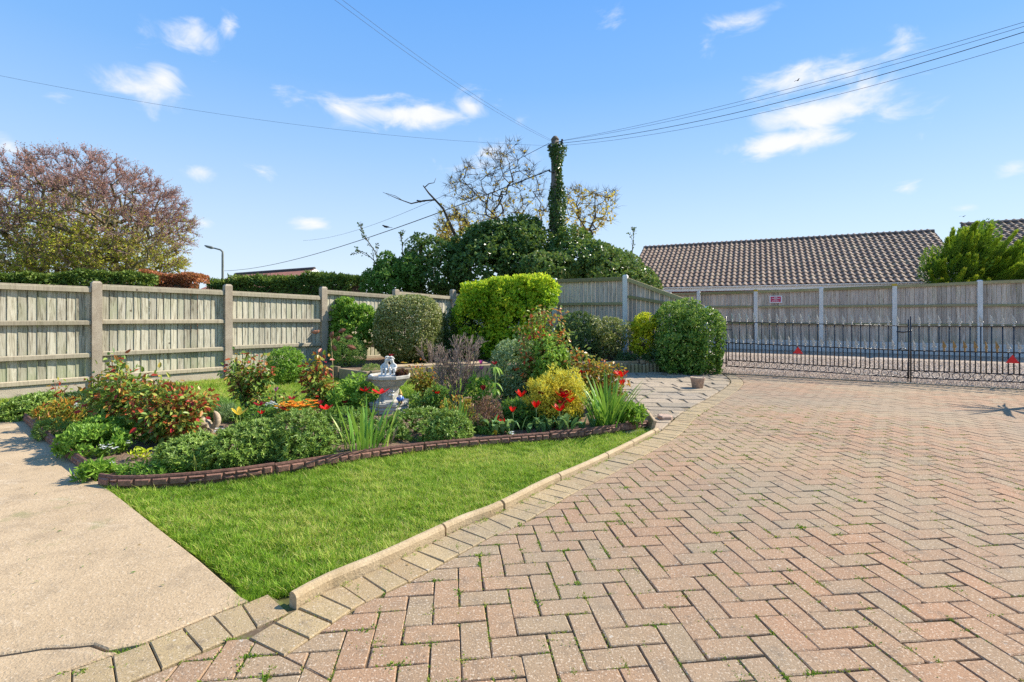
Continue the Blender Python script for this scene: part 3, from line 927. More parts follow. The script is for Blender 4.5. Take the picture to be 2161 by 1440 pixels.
def mound_sheet(name, poly, z0, amp, mat, res=0.07, seed=1):
    xs = [p[0] for p in poly]; ys = [p[1] for p in poly]
    X, Y = np.meshgrid(np.arange(min(xs), max(xs), res), np.arange(min(ys), max(ys), res))
    P = np.c_[X.ravel(), Y.ravel()]
    r = np.random.default_rng(seed)
    Z = z0 + amp * (np.sin(P[:, 0] * 5.1 + 1) * np.cos(P[:, 1] * 4.3) * .5 + r.random(len(P)) * .6)
    ins = inside(P, poly)
    nx = X.shape[1]
    idx = np.arange(len(P)).reshape(X.shape)
    q = np.c_[idx[:-1, :-1].ravel(), idx[:-1, 1:].ravel(), idx[1:, 1:].ravel(), idx[1:, :-1].ravel()]
    q = q[ins[q].sum(1) >= 3]
    m = MB(); m.addnp(np.c_[P, Z], q, np.full(len(q), .5))
    return tag(obj(name, m, mat, smooth=True), kind='structure')


mound_sheet('flower_bed', BED, 0.012, 0.03, M['soil'])

# ------------------------------------------------------------------ grass
def grass(name, poly, n, hmin, hmax, w, seed, holes=(), pscale=1.0, z0=-0.03):
    r = np.random.default_rng(seed)
    xs = [p[0] for p in poly]; ys = [p[1] for p in poly]
    P = np.c_[r.uniform(min(xs), max(xs), n * 3), r.uniform(min(ys), max(ys), n * 3)]
    ok = inside(P, poly)
    for h in holes: ok &= ~inside(P, h)
    P = P[ok][:n]; n = len(P)
    patch = np.sin(P[:, 0] * 3.1 + 2 * np.sin(P[:, 1] * 2.3)) * np.cos(P[:, 1] * 4.1 + np.sin(P[:, 0] * 5.3))
    fine = np.sin(P[:, 0] * 17 + 3 * np.sin(P[:, 1] * 13)) * np.cos(P[:, 1] * 19 + 2 * np.sin(P[:, 0] * 11))
    low = np.sin(P[:, 0] * 1.3 + 1.1 * np.sin(P[:, 1] * 1.7 + 1)) * np.sin(P[:, 1] * 1.9 + .8 * np.sin(P[:, 0] * 2.1)) 
    patch = .6 * patch + .7 * low
    a = r.uniform(0, 2 * math.pi, n)
    h = r.uniform(hmin, hmax, n) * (1 + .38 * fine) * np.where(r.random(n) < .08, 1.5, 1.0)
    lean = r.uniform(0.2, 1.1, n) * h
    la = a + r.normal(0, .8, n)
    d = np.c_[np.cos(la), np.sin(la)]
    sd = np.c_[-np.sin(a), np.cos(a)] * (w * r.uniform(.7, 1.3, n))[:, None] / 2
    z = np.full(n, z0)
    b0 = np.c_[P - sd, z]; b1 = np.c_[P + sd, z]
    mid = P + d * (lean * .35)[:, None]
    m0 = np.c_[mid - sd * .8, z + h * .6]; m1 = np.c_[mid + sd * .8, z + h * .6]
    tp = np.c_[P + d * lean[:, None], z + h]
    V = np.stack([b0, b1, m1, m0, tp], 1).reshape(-1, 3)
    k = np.arange(n)[:, None] * 5
    t = np.clip(.50 + .27 * patch * pscale + .14 * fine + r.normal(0, .25, n), 0, .90)
    dry = r.random(n) < (.08 + .30 * np.clip(patch - .05, 0, 1))
    t[dry] = r.uniform(.88, 1, dry.sum())
    m = MB()
    m.addnp(V, k + np.array([[0, 1, 2, 3]]), t)
    m.q.append(k + np.array([[3, 2, 4]])); m.t.append(t)
    return tag(obj(name, m, M['grass']), kind='stuff')


LAWN_F = [G(530, 1252), G(440, 1184), G(316, 1092), G(252, 1046), G(216, 1028), *[G(*p) for p in bed_px[1:10]], *[Vector((*(Kc[i] - KN[i] * 0.05), 0)) for i in range(239, -1, -16)], G(575, 1252)]
grass('lawn_grass', LAWN_F, 210000, 0.022, 0.045, 0.0034, 3)
LAWN_B = [G(20, 862), G(60, 845), G(200, 832), G(320, 838), G(400, 858), G(455, 880), G(560, 874), G(700, 874), G(900, 862), G(1010, 832), (-0.6, 9.3), (-2.3, 8.75), (-3.2, 9.35), (-3.9, 9.9), (-4.4, 10.35), (-6.4, 7.95), (-7.9, 6.2)]
grass('back_lawn_grass', LAWN_B, 90000, 0.03, 0.06, 0.007, 5)

# ------------------------------------------------------------------ fences
def fence(name, label, posts, tops, rails, mats, post_w=0.10, gb=(0.0, 0.15), board_w=0.105, front=1, cap=True, skip_boards=None, post_top=None, seed=1, lichen=()):
    """posts: ground points; tops: for each bay the height of its top at both ends"""
    r = random.Random(seed)
    f = thing(name, label, 'fence', (posts[0][0], posts[0][1], 0))
    for i, p in enumerate(posts):
        if i < len(posts) - 1: d = (posts[i + 1] - p).normalized()
        ang = math.atan2(d.y, d.x)
        R = Matrix.Rotation(ang, 3, 'Z')
        zt = post_top[i]
        b = MB()
        w = post_w / 2
        prof = [(-w, -0.2), (w, -0.2)]
        V = []
        for z, k in ((-0.3, 1), (zt - 0.03, 1), (zt, 0.62)):
            for sx_, sy_ in ((-1, -1), (1, -1), (1, 1), (-1, 1)):
                q = R @ Vector((sx_ * w * k, sy_ * w * k, 0)); V.append((p.x + q.x, p.y + q.y, z))
        b.add(V, [(3, 2, 1, 0), (8, 9, 10, 11)] + [(a + k, a + (k + 1) % 4, a + 4 + (k + 1) % 4, a + 4 + k) for a in (0, 4) for k in range(4)])
        po = obj('post', b, mats['post'], f)
        if i in lichen:
            b = MB(); b.box((p.x, p.y, zt - 0.028), (post_w + .008, post_w + .008, .07), R, ch=.012); obj('lichen_cap', b, M['lichen'], po)
    for i in range(len(posts) - 1):
        a, b_ = posts[i], posts[i + 1]
        d = (b_ - a).normalized(); L = (b_ - a).length
        nrm = Vector((d.y, -d.x, 0)) * front          # towards the garden
        ang = math.atan2(d.y, d.x)
        zl, zr = tops[i]
        s0, s1 = post_w / 2 + 0.004, L - post_w / 2 - 0.004
        sl_ = math.atan2(zr - zl, L)
        Rr = Matrix.Rotation(ang, 3, 'Z') @ Matrix.Rotation(-sl_, 3, 'Y')
        R0 = Matrix.Rotation(ang, 3, 'Z')
        zt = lambda s: zl + (zr - zl) * s / L
        # boards
        s = s0 + 0.001
        k = 0
        while s < s1 - 0.02:
            w = board_w * r.uniform(0.93, 1.07); e = min(s + w - 0.005, s1)
            zb = gb[1] + 0.004
            o0, o1 = -0.012 - r.uniform(0, .002), -0.012 - 0.010
            V = []
            for (ss, oo) in ((s, o0), (e, o1), (e, o1 - 0.012), (s, o0 - 0.012)):
                p = a + d * ss + nrm * oo
                V += [(p.x, p.y, zb), (p.x, p.y, zt(ss) - 0.035)]
            b = MB(); b.add(V, [(0, 2, 3, 1), (2, 4, 5, 3), (4, 6, 7, 5), (6, 0, 1, 7), (1, 3, 5, 7), (0, 6, 4, 2)], r.random())
            obj('board', b, mats['board'], f)
            s += w; k += 1
        # rails
        for rz in rails:
            hgt = rz if rz > 0 else None
            c = a + d * ((s0 + s1) / 2) + nrm * 0.022
            zc = rz + (zt((s0 + s1) / 2) - (zl + zr) / 2)
            b = MB(); b.box((c.x, c.y, zc), (s1 - s0, 0.048, 0.066), R0 @ Matrix.Rotation(-sl_ * .5, 3, 'Y'), r.random(), ch=0.012); obj('rail', b, mats['rail'], f)
        c = a + d * ((s0 + s1) / 2) + nrm * 0.02; zc = (zt(s0) + zt(s1)) / 2
        b = MB(); b.box((c.x, c.y, zc - 0.045), ((s1 - s0) / math.cos(sl_), 0.046, 0.07), Rr, r.random(), ch=0.008); obj('rail', b, mats['rail'], f)
        if cap:
            c = a + d * ((s0 + s1) / 2) - nrm * 0.006
            b = MB(); b.box((c.x, c.y, zc - 0.001), ((s1 - s0) / math.cos(sl_) - 0.01, 0.085, 0.016), Rr, r.random(), ch=0.004); obj('capping', b, mats['rail'], f)
        if gb[1] > 0:
            c = a + d * ((s0 + s1) / 2) - nrm * 0.004
            b = MB(); b.box((c.x, c.y, (gb[0] + gb[1]) / 2 - 0.1), (s1 - s0, 0.05, gb[1] - gb[0] + 0.2), R0, r.random(), ch=0.006); obj('gravel_board', b, mats['gb'], f)
    return f


P0 = Vector((-6.466, 7.8, 0)); dL = Vector((0.1556, 0.1877, 0)) * 7.8
postsL = [P0 + dL * k for k in (-2, -1, 0, 1, 2, 3, 4, 5)]
fence('sunlit_fence', 'sunlit weathered closeboard fence with speckled concrete posts behind the lawn', postsL,
      [(1.60, 1.60), (1.625, 1.60), (1.645, 1.615), (1.61, 1.565), (1.70, 1.64), (1.735, 1.66), (1.74, 1.68)], [1.06, 0.56, 0.20],
      dict(post=M['post'], board=M['fence_sun'], rail=M['fence_rail'], gb=M['gboard_sun']), post_w=0.125, gb=(0, 0.15), post_top=[1.66, 1.66, 1.695, 1.735, 1.77, 1.79, 1.86, 1.9], seed=3)
dM = Vector((0.864, -0.502, 0))
M0 = Vector((-1.31, 14.18, 0))
postsM = [M0 + dM * s for s in (0.02, 0.95, 2.78, 4.623, 6.45)]
fence('shaded_fence', 'tall grey fence in shade behind the shrubs, its end panel sloping down', postsM,
      [(2.03, 2.04), (2.04, 2.05), (2.06, 2.06), (2.06, 1.34)], [1.44, 0.85, 0.3],
      dict(post=M['post_far'], board=M['fence_far'], rail=M['rail_far'], gb=M['gboard']), post_w=0.11, gb=(0, 0.15), post_top=[2.09, 2.09, 2.10, 2.115, 1.36], seed=8)
F0 = Vector((8.31, 17.1, 0)); dF = Vector((0.0974, -0.0536, 0)) * 17.1
postsF = [F0 + dF * k for k in (-1.5, -0.97, 0, 1, 2.0, 3.03, 4.05, 5.1)]
fz = [1.99, 2.0, 2.02, 2.06, 2.10, 2.16, 2.20, 2.24]
farf = fence('far_fence', 'long grey panel fence with pale concrete posts beyond the iron gates', postsF,
             [(fz[i] - 0.04, fz[i + 1] - 0.045) for i in range(7)], [1.44, 0.87],
             dict(post=M['post_far'], board=M['fence_far'], rail=M['rail_far'], gb=M['gboard']), post_w=0.115, gb=(0, 0.33), post_top=fz, seed=12, lichen=(2, 4))

# small warning sign on the far fence
ns = Vector((dF.y, -dF.x, 0)).normalized()
sp = F0 + dF * 0.318 + ns * 0.012
sg = thing('warning_sign', 'small white-bordered red sign with lines of writing on the far fence', 'sign', (sp.x, sp.y, 1.68))
aF = math.atan2(dF.y, dF.x); RF = Matrix.Rotation(aF, 3, 'Z'); duF = dF.normalized()
b = MB(); b.box((sp.x, sp.y, 1.68), (0.37, 0.008, 0.245), RF, ch=0.003); obj('plate', b, M['white'], sg)
pf = sp + ns * 0.006
b = MB(); b.box((pf.x, pf.y, 1.68), (0.305, 0.006, 0.185), RF); obj('red_panel', b, M['signred'], sg)
for zz, w_, x_ in ((0.062, .10, 0), (0.026, .24, 0), (-0.016, .09, 0.0), (-0.056, .22, -.01)):
    pp = sp + ns * 0.0105 + duF * x_
    b = MB(); b.box((pp.x, pp.y, 1.68 + zz), (w_, 0.003, 0.014), RF); obj('text_line', b, M['white'], sg)

# ------------------------------------------------------------------ iron gates
def circle(c, r, U_, V_, n=20):
    return [c + U_ * (r * math.cos(t)) + V_ * (r * math.sin(t)) for t in np.linspace(0, 2 * math.pi, n)]


def spear_mesh(name, mat):
    b = MB()
    b.lathe([(0.011, 0.0), (0.017, 0.008), (0.011, 0.016), (0.009, 0.024), (0.017, 0.034), (0.009, 0.044)], segs=8)
    for sx in (-1, 1):                             # curled side leaves and a bent flame
        b.tube([(0, 0, 0.045), (sx * 0.016, 0, 0.062), (sx * 0.027, 0, 0.058), (sx * 0.024, 0, 0.048)], [0.006, 0.006, 0.004, 0.003], 5)
    V = []
    for z, w, x in ((0.044, 0.009, 0), (0.070, 0.023, 0.004), (0.098, 0.018, 0.0), (0.128, 0.010, -0.008), (0.160, 0.001, -0.016)):
        V += [(x - w, 0, z), (x, -0.007 * (w > .002), z), (x + w, 0, z), (x, 0.007 * (w > .002), z)]
    F = [(i * 4 + k, i * 4 + (k + 1) % 4, i * 4 + 4 + (k + 1) % 4, i * 4 + 4 + k) for i in range(4) for k in range(4)]
    b.add(V, F)
    me = b.mesh(name); me.materials.append(mat)
    return me


sm_i, sm_g = spear_mesh('spear_tip', M['tip']), spear_mesh('spear_tip', M['tipgold'])


def bar_mesh(z0, z1, r_=0.0100):
    b = MB(); b.tube([(0, 0, z0), (0, 0, z1)], r_, 6); me = b.mesh('bar', smooth=True); me.materials.append(M['iron']); return me


def gate(label, start, n, sag, latch, seed):
    r = random.Random(seed)
    Lg = n * 0.134
    f = thing('iron_gate', label, 'gate', (start.x, start.y, 0), 'pair of iron drive gates')
    Rg = Matrix.Rotation(math.atan2(gd.y, gd.x), 4, 'Z')
    at = lambda s, z, o=0: start + gd * s + gn * o + Vector((0, 0, z - sag * s / Lg))
    for z, rr in ((1.03, .009), (0.605, .012), (0.255, .010), (0.130, .010)):
        b = MB(); b.tube([at(0, z), at(Lg / 2, z), at(Lg, z)], rr, 6); obj('rail', b, M['iron'], f, True)
    for s in (0.0, Lg):
        b = MB(); b.tube([at(s, 0.115), at(s, 1.14 if s == 0 else 1.15)], 0.012, 6); obj('stile', b, M['iron'], f, True)
    tall, short = bar_mesh(0.255, 1.03), bar_mesh(0.255, 0.605)
    for k in range(n):
        s = (k + 1) * 0.134 - 0.02
        if k < n - 1 or not latch:
            ba = inst('bar', tall, f, Matrix.Translation(at(s, 0)) @ Rg)
            ORIG[ba.name] = np.array(at(s, 0)); tp = inst('spear_tip', sm_i, ba, Matrix.Identity(4)); tp.matrix_local = Matrix.Translation((0, 0, 1.03)) @ Matrix.Scale(1.18, 4) @ Matrix.Rotation(r.uniform(-.6, .6), 4, 'Z')
        s -= 0.067
        ba = inst('bar', short, f, Matrix.Translation(at(s, 0)) @ Rg)
        tp = inst('spear_tip', sm_g if (not latch and 2 < k < 9) else sm_i, ba, Matrix.Identity(4)); tp.matrix_local = Matrix.Translation((0, 0, 0.605)) @ Matrix.Scale(1.18, 4) @ Matrix.Rotation(r.uniform(-.6, .6), 4, 'Z')
    rb = MB(); rb.tube([Vector((0.052 * math.cos(t), 0, 0.052 * math.sin(t))) for t in np.linspace(0, 2 * math.pi, 17)], 0.0055, 5, cap=False)
    ring = rb.mesh('ring', smooth=True); ring.materials.append(M['iron'])
    for k in range(n):
        s = 0.07 + k * (Lg - 0.14) / (n - 1)
        inst('ring', ring, f, Matrix.Translation(at(s, 0.1925)) @ Rg)
    return f, at, Lg


ga, atA, LA = gate('black iron gate with curved hinge irons beside the glossy bush, hung on a dark post', gate0 + gd * 0.13, 22, 0.055, True, 1)
gb_, atB, LB = gate('black iron gate with the tall meeting bar and rust-gold spear tips', atA(LA + 0.03, 0.0) + Vector((0, 0, 0.0)), 23, -0.03, False, 2)
for z in (0.99, 0.19):
    b = MB(); b.tube([atA(-0.12, z + (-.05 if z > .5 else -.06)), atA(-0.07, z - 0.0), atA(0.02, z)], 0.012, 6); obj('hinge', b, M['iron'], ga, True)
b = MB(); b.tube([atA(0.0, 0.87), atA(0.12, 0.87)], 0.007, 5); obj('latch_bar', b, M['iron'], ga, True)
b = MB(); b.tube([atA(LA - .13, 0.605), atA(LA - .12, .63), atA(LA - .06, .64), atA(LA - .01, .60)], 0.009, 6); obj('arch', b, M['iron'], ga, True)
b = MB(); b.tube([atA(LA - .17, .93), atA(LA - .08, .92), atA(LA + .05, .955)], 0.014, 6); obj('latch', b, M['iron'], ga, True)
b = MB(); b.tube([atB(0.0, -0.02), atB(0.0, 0.62)], 0.011, 6); b.tube([atB(-.04, .06), atB(-.04, .40)], .009, 6); obj('drop_bolt', b, M['iron'], gb_, True)
b = MB(); b.tube([atB(0.0, 0.62), atB(0.0, 1.20)], 0.010, 6); obj('meeting_bar', b, M['iron'], gb_, True)


def reflector(f, at, s, z):
    b = MB()
    V = [at(s - 0.085, z, -0.018), at(s + 0.085, z, -0.018), at(s, z + 0.135, -0.018)]
    V += [v + gn * 0.012 for v in V]
    b.add(V, [(0, 1, 2), (5, 4, 3), (0, 3, 4, 1), (1, 4, 5, 2), (2, 5, 3, 0)])
    obj('triangular_reflector', b, M['reflector'], f)


reflector(ga, atA, 1.27, 0.455)
reflector(gb_, atB, 1.30, 0.435)
gp = thing('gate_post', 'flat black gate post between the glossy bush and the iron gate', 'post', (gate0.x, gate0.y, 0))
b = MB(); q = gate0 - gd * 0.02; b.box((q.x, q.y, 0.58), (0.10, 0.10, 1.24), Matrix.Rotation(math.atan2(gd.y, gd.x), 3, 'Z'), ch=0.006); obj('shaft', b, M['iron'], gp)
b = MB(); b.box((q.x, q.y, 1.207), (0.115, 0.115, 0.014), Matrix.Rotation(math.atan2(gd.y, gd.x), 3, 'Z'), ch=0.003); obj('cap', b, M['iron'], gp)
# timber strip at the threshold
ts = thing('threshold_strip', 'long dark timber strip in the ground below the iron gates', 'edging', (thr.x, thr.y, 0))
for k in range(3):
    c = thr + gd * (1.3 + 2.45 * k) + gn * 0.03
    b = MB(); b.box((c.x, c.y, -0.02), (2.43, 0.045, 0.075), Matrix.Rotation(math.atan2(gd.y, gd.x) + gr.uniform(-.004, .004), 3, 'Z'), gr.random(), ch=.006); obj('board', b, M['sleeper'], ts)

# gravel stones
def pebbles(name, n, seed):
    r = np.random.default_rng(seed)
    s = r.uniform(-0.3, 7.0, n); o = r.uniform(-0.27, 5.2, n) ** 1.0
    o = -0.27 + 5.4 * r.random(n) ** 1.7
    c = np.array(gate0)[None, :2] + np.array(gd)[None, :2] * s[:, None] + np.array(gn)[None, :2] * o[:, None]
    sz = r.uniform(0.007, 0.018, n)
    octa = np.array([(1, 0, 0), (0, 1, 0), (-1, 0, 0), (0, -1, 0), (0, 0, .7), (0, 0, -.5)])
    V = octa[None] * sz[:, None, None] * r.uniform(.6, 1.3, (n, 6, 1))
    a = r.uniform(0, 6.28, n)
    x = V[..., 0] * np.cos(a)[:, None] - V[..., 1] * np.sin(a)[:, None]; y = V[..., 0] * np.sin(a)[:, None] + V[..., 1] * np.cos(a)[:, None]
    V = np.stack([x + c[:, :1], y + c[:, 1:], V[..., 2] - 0.006 + r.uniform(0, .01, n)[:, None]], -1)
    F = np.array([(0, 1, 4), (1, 2, 4), (2, 3, 4), (3, 0, 4)])
    k = np.arange(n)[:, None, None] * 6 + F[None]
    m = MB(); m.addnp(V.reshape(-1, 3), k.reshape(-1, 3), np.repeat(r.random(n), 4))
    return tag(obj(name, m, M['pebble']), kind='stuff')


def pebble_material():
    m, nt, b, out = new_mat('pebbles')
    setc(nt, b, ramp(nt, tint(nt), [(0, (0.22, 0.15, 0.105)), (0.3, (0.42, 0.31, 0.22)), (0.65, (0.53, 0.41, 0.31)), (0.85, (0.40, 0.25, 0.17)), (1, (0.64, 0.55, 0.45))]), 0.85, 0.25)
    return m


M['pebble'] = pebble_material()
pebbles('gravel', 30000, 4)

# ------------------------------------------------------------------ brown stone-pattern edging round the bed
def edging(label, px, h, seed, seglen=0.92, hz=None):
    pts = [G(*p) for p in px]
    Q, L = resample(pts, 200)
    r = random.Random(seed)
    T, Nn = frames(Q)                              # normal to the right of the walking direction = outwards
    d = np.linspace(0, L, 200)
    at = lambda s: (np.array([np.interp(s, d, Q[:, 0]), np.interp(s, d, Q[:, 1])]), n3(np.array([np.interp(s, d, T[:, 0]), np.interp(s, d, T[:, 1])])))
    nseg = len(label)
    for k in range(nseg):
        s0, s1 = L * k / nseg + 0.003, L * (k + 1) / nseg - 0.003
        p, _ = at(s0)
        f = thing('bed_edging', label[k], 'garden edging', (p[0], p[1], 0), 'brown edging strips round the flower bed')
        V, F = [], []
        nn = 8
        dz = r.uniform(-.006, .006)
        for i in range(nn + 1):
            q, t = at(s0 + (s1 - s0) * i / nn); n_ = np.array([t[1], -t[0]])
            for o_, z in ((-0.024, -.06), (-0.024, h + .006), (-0.016, h + .014), (-0.004, h + .012), (0.002, h + .002), (0.002, -.06)):
                V.append((*(q + n_ * o_), z + dz))
        for i in range(nn):
            for j in range(5):
                F.append((i * 6 + j, i * 6 + j + 1, i * 6 + 7 + j, i * 6 + 6 + j))
        F.append((0, 1, 2, 3, 4, 5)); F.append(tuple(nn * 6 + j for j in range(6))[::-1])
        b = MB(); b.add(V, F); obj('strip', b, M['edging'], f)
        s = s0 + 0.006
        while s < s1 - 0.03:
            w = min(r.uniform(0.065, 0.125), s1 - 0.006 - s)
            rows = [(0.006, h - 0.008)] if r.random() < 0.5 else [(0.006, h * r.uniform(.38, .6)), None]
            if rows[-1] is None: rows[-1] = (rows[0][1] + 0.009, h - 0.008)
            for z0, z1 in rows:
                q, t = at(s + w / 2); n_ = np.array([t[1], -t[0]])
                c = q + n_ * (0.002 + 0.004)
                b = MB()
                i_ = 0.009
                x, z_ = (w - 0.010) / 2, (z1 - z0) / 2
                Vs = [(-x, 0, -z_), (x, 0, -z_), (x, 0, z_), (-x, 0, z_), (-x + i_, .011, -z_ + i_ * .8), (x - i_, .011, -z_ + i_ * .8), (x - i_, .011, z_ - i_ * .8), (-x + i_, .011, z_ - i_ * .8)]
                W_ = [(c[0] + t[0] * vx + n_[0] * (vy - .004), c[1] + t[1] * vx + n_[1] * (vy - .004), (z0 + z1) / 2 + vz + dz) for vx, vy, vz in Vs]
                b.add(W_, [(7, 6, 5, 4), (0, 4, 5, 1), (1, 5, 6, 2), (2, 6, 7, 3), (3, 7, 4, 0)], r.random())
                obj('edging_stone', b, M['edging_stone'], f)
            s += w


edging(['brown stone-pattern edging strip beside the path under the low green mound', 'brown edging strip beside the path below the bright green ground cover', 'short brown edging strip beside the path next to the white flowers'],
       [(50, 888), (92, 926), (140, 966), (186, 1000)], 0.066, 5)
edging(['brown edging strip curving from the path corner along the front lawn', 'brown edging strip in front of the big grey-green mound', 'brown edging strip between the sword leaves and the standing tulips', 'dark brown edging strip in front of the daylily clump'],
       [(207, 1024), (262, 1030), (400, 1022), (537, 1006), (700, 980), (862, 956), (1000, 942), (1120, 932), (1240, 921), (1368, 903)], 0.062, 6)

# timber board closing the bed at the kerb
tb = G(1379, 909); te = G(1352, 868)
b = MB()
dv = (te - tb).normalized(); nv = Vector((dv.y, -dv.x, 0))
b.box(((tb + te) / 2 + Vector((0, 0, 0.045))), ((te - tb).length, 0.035, 0.12), Matrix.Rotation(math.atan2(dv.y, dv.x), 3, 'Z') @ Matrix.Rotation(0.3, 3, 'X'), ch=0.006)
o = obj('timber_board', b, M['sleeper'], org=tuple(tb)); tag(o, 'brown timber board closing the flower bed where the kerb ends', 'board')
rs = random.Random(5)
for lab, px, s_ in (('pinkish broken flagstone lying by the timber board', (1402, 885), .10), ('small pale stone behind the timber board in the bed end', (1358, 893), .06)):
    c = G(*px); b = MB(); b.poly([(c.x + s_ * rs.uniform(.7, 1.1) * math.cos(t), c.y + s_ * rs.uniform(.7, 1.1) * math.sin(t)) for t in np.linspace(0, 5.3, 6)], 0.045, -0.01, bev=0.012)
    tag(obj('loose_stone', b, M['pot'], org=tuple(c)), lab, 'stone')

# ------------------------------------------------------------------ raised bed against the fences, log roll
rb = thing('raised_bed', 'raised bed with timber sleeper sides along the garden fences', 'raised bed', (-2.5, 9, 0))
soilpts = [G(663, 787), G(716, 797), G(778, 807), (-1.7, 9.35), (-0.4, 9.9), (1.3, 10.15), (2.3, 10.35), (3.3, 10.25), (4.0, 10.4), (4.1, 10.9), (-1.3, 14.1), (-4.0, 10.7)]
b = MB(); b.add([(p[0], p[1], 0.165) for p in soilpts], [tuple(range(len(soilpts)))]); obj('bed_soil', b, M['soil'], rb)


def sleeper(a, b_, z0, z1, th, mat=None):
    a, b_ = Vector((a[0], a[1], 0)), Vector((b_[0], b_[1], 0))
    c = (a + b_) / 2; d = b_ - a
    m = MB(); m.box((c.x, c.y, (z0 + z1) / 2), (d.length, th, z1 - z0), Matrix.Rotation(math.atan2(d.y, d.x), 3, 'Z'), gr.random(), ch=0.008)
    obj('sleeper', m, mat or M['sleeper'], rb)


sleeper(G(663, 789), G(716, 798), -0.05, 0.21, 0.06)
sleeper(G(719, 800) + Vector((0, .04, 0)), G(779, 808), -0.05, 0.19, 0.10)
sleeper((-2.44, 8.66), (-1.62, 9.3), -0.05, 0.20, 0.12)
sleeper((-1.58, 9.33), (-0.3, 9.86), -0.05, 0.20, 0.14)
sleeper((-0.25, 9.88), (1.3, 10.1), -0.05, 0.20, 0.12)
sleeper((1.35, 10.12), (2.6, 10.42), -0.05, 0.22, 0.12)
sleeper((2.65, 10.42), (3.35, 10.32), -0.05, 0.24, 0.12)
# a broad lit coping behind the fountain
for k, (a, b_) in enumerate((((-2.35, 9.3), (-1.35, 9.75)), ((-1.3, 9.78), (-0.55, 10.1)))):
    a, b_ = Vector((*a, 0)), Vector((*b_, 0)); c = (a + b_) / 2
    m = MB(); m.box((c.x, c.y, 0.20), ((b_ - a).length, 0.36, 0.05), Matrix.Rotation(math.atan2((b_ - a).y, (b_ - a).x), 3, 'Z'), .5, ch=.008); obj('coping_slab', m, M['concrete'], rb)
lr = thing('log_roll_edging', 'low edging of upright half logs in the shade beside the patio', 'garden edging', (*G(1330, 784)[:2], 0))
lb = MB(); lb.lathe([(0.038, -0.05), (0.038, 0.155), (0.030, 0.172), (0.012, 0.178)], segs=10)
lme = lb.mesh('log', smooth=False); lme.materials.append(M['log'])
l0, l1 = G(1195, 786), G(1405, 785)
nl = 27
for k in range(nl):
    p = l0.lerp(l1, k / (nl - 1)); p.y -= 0.10 * math.sin(k / (nl - 1) * math.pi)
    inst('log', lme, lr, Matrix.Translation((p.x, p.y, gr.uniform(-.02, .012))) @ Matrix.Rotation(gr.uniform(0, 6), 4, 'Z'))

# ------------------------------------------------------------------ flower pot, fountain, ornaments
pc = G(1472, 819)
pt_ = thing('flower_pot', 'pale terracotta pot full of dry soil standing alone on the patio', 'pot', tuple(pc))
b = MB(); b.lathe([(0.075, 0.0), (0.082, 0.004), (0.103, 0.12), (0.106, 0.125), (0.112, 0.15), (0.118, 0.168), (0.116, 0.174), (0.102, 0.172), (0.100, 0.155)], tuple(pc), 28, caps=False); obj('body', b, M['pot'], pt_, True)
b = MB(); b.lathe([(0.101, 0.150), (0.101, 0.163), (0.05, 0.168), (0.006, 0.167)], tuple(pc), 20); obj('soil_fill', b, M['tanstone'], pt_, True)

fc = A(822, 871, 6.05); fc.z = 0
ft = thing('garden_fountain', 'white eight-sided cast stone garden fountain in the flower bed', 'fountain', tuple(fc))
R8 = math.radians(22.5 + 8)
b = MB(); b.lathe([(0.235, -0.03), (0.235, 0.055), (0.245, 0.06), (0.245, 0.075), (0.232, 0.085), (0.247, 0.105), (0.25, 0.135), (0.24, 0.142), (0.19, 0.140), (0.18, 0.128)], tuple(fc), 8, R8); obj('base_basin', b, M['marble'], ft)
b = MB(); b.lathe([(0.165, 0.128), (0.165, 0.15), (0.135, 0.17), (0.118, 0.24), (0.122, 0.29), (0.15, 0.325)], tuple(fc), 8, R8); obj('pedestal', b, M['marble'], ft)
b = MB(); b.lathe([(0.145, 0.325), (0.18, 0.333), (0.185, 0.345), (0.218, 0.385), (0.222, 0.395), (0.25, 0.415), (0.258, 0.42), (0.26, 0.452), (0.252, 0.458), (0.23, 0.455), (0.215, 0.43)], tuple(fc), 8, R8); obj('upper_bowl', b, M['marble'], ft)
b = MB(); b.lathe([(0.214, 0.425), (0.214, 0.432), (0.01, 0.44)], tuple(fc), 8, R8); obj('bowl_soil', b, M['soil'], ft)
b = MB()
rel = random.Random(2)
for k in range(11):                                # carved mask on the pedestal
    p = fc + Vector((0.03 + rel.uniform(-.035, .045), -0.128 - rel.uniform(0, .01), 0.265 + rel.uniform(-.04, .04)))
    b.lathe([(0.004, -.014), (0.014, -.007), (0.016, .0), (0.011, .01), (0.003, .015)], tuple(p), 8)
obj('carved_mask', b, M['statue'], ft, True)


def skin_mesh(name, verts, edges, radii, sub=2, root=0):
    """a body grown from its skeleton"""
    me = bpy.data.meshes.new(name)
    me.from_pydata([tuple(v) for v in verts], edges, [])
    o = bpy.data.objects.new(name, me); C.objects.link(o)
    md = o.modifiers.new('Skin', 'SKIN'); md.use_smooth_shade = True
    sv = me.skin_vertices[0].data
    for i, r_ in enumerate(radii):
        sv[i].radius = (r_, r_) if not hasattr(r_, '__len__') else r_
        sv[i].use_root = (i == root)
    sb = o.modifiers.new('Sub', 'SUBSURF'); sb.levels = sub; sb.render_levels = sub
    dg = bpy.context.evaluated_depsgraph_get()
    ev = o.evaluated_get(dg)
    out = bpy.data.meshes.new_from_object(ev)
    bpy.data.objects.remove(o, do_unlink=True)
    bpy.data.meshes.remove(me)
    out.name = name
    for p in out.polygons: p.use_smooth = True
    return out


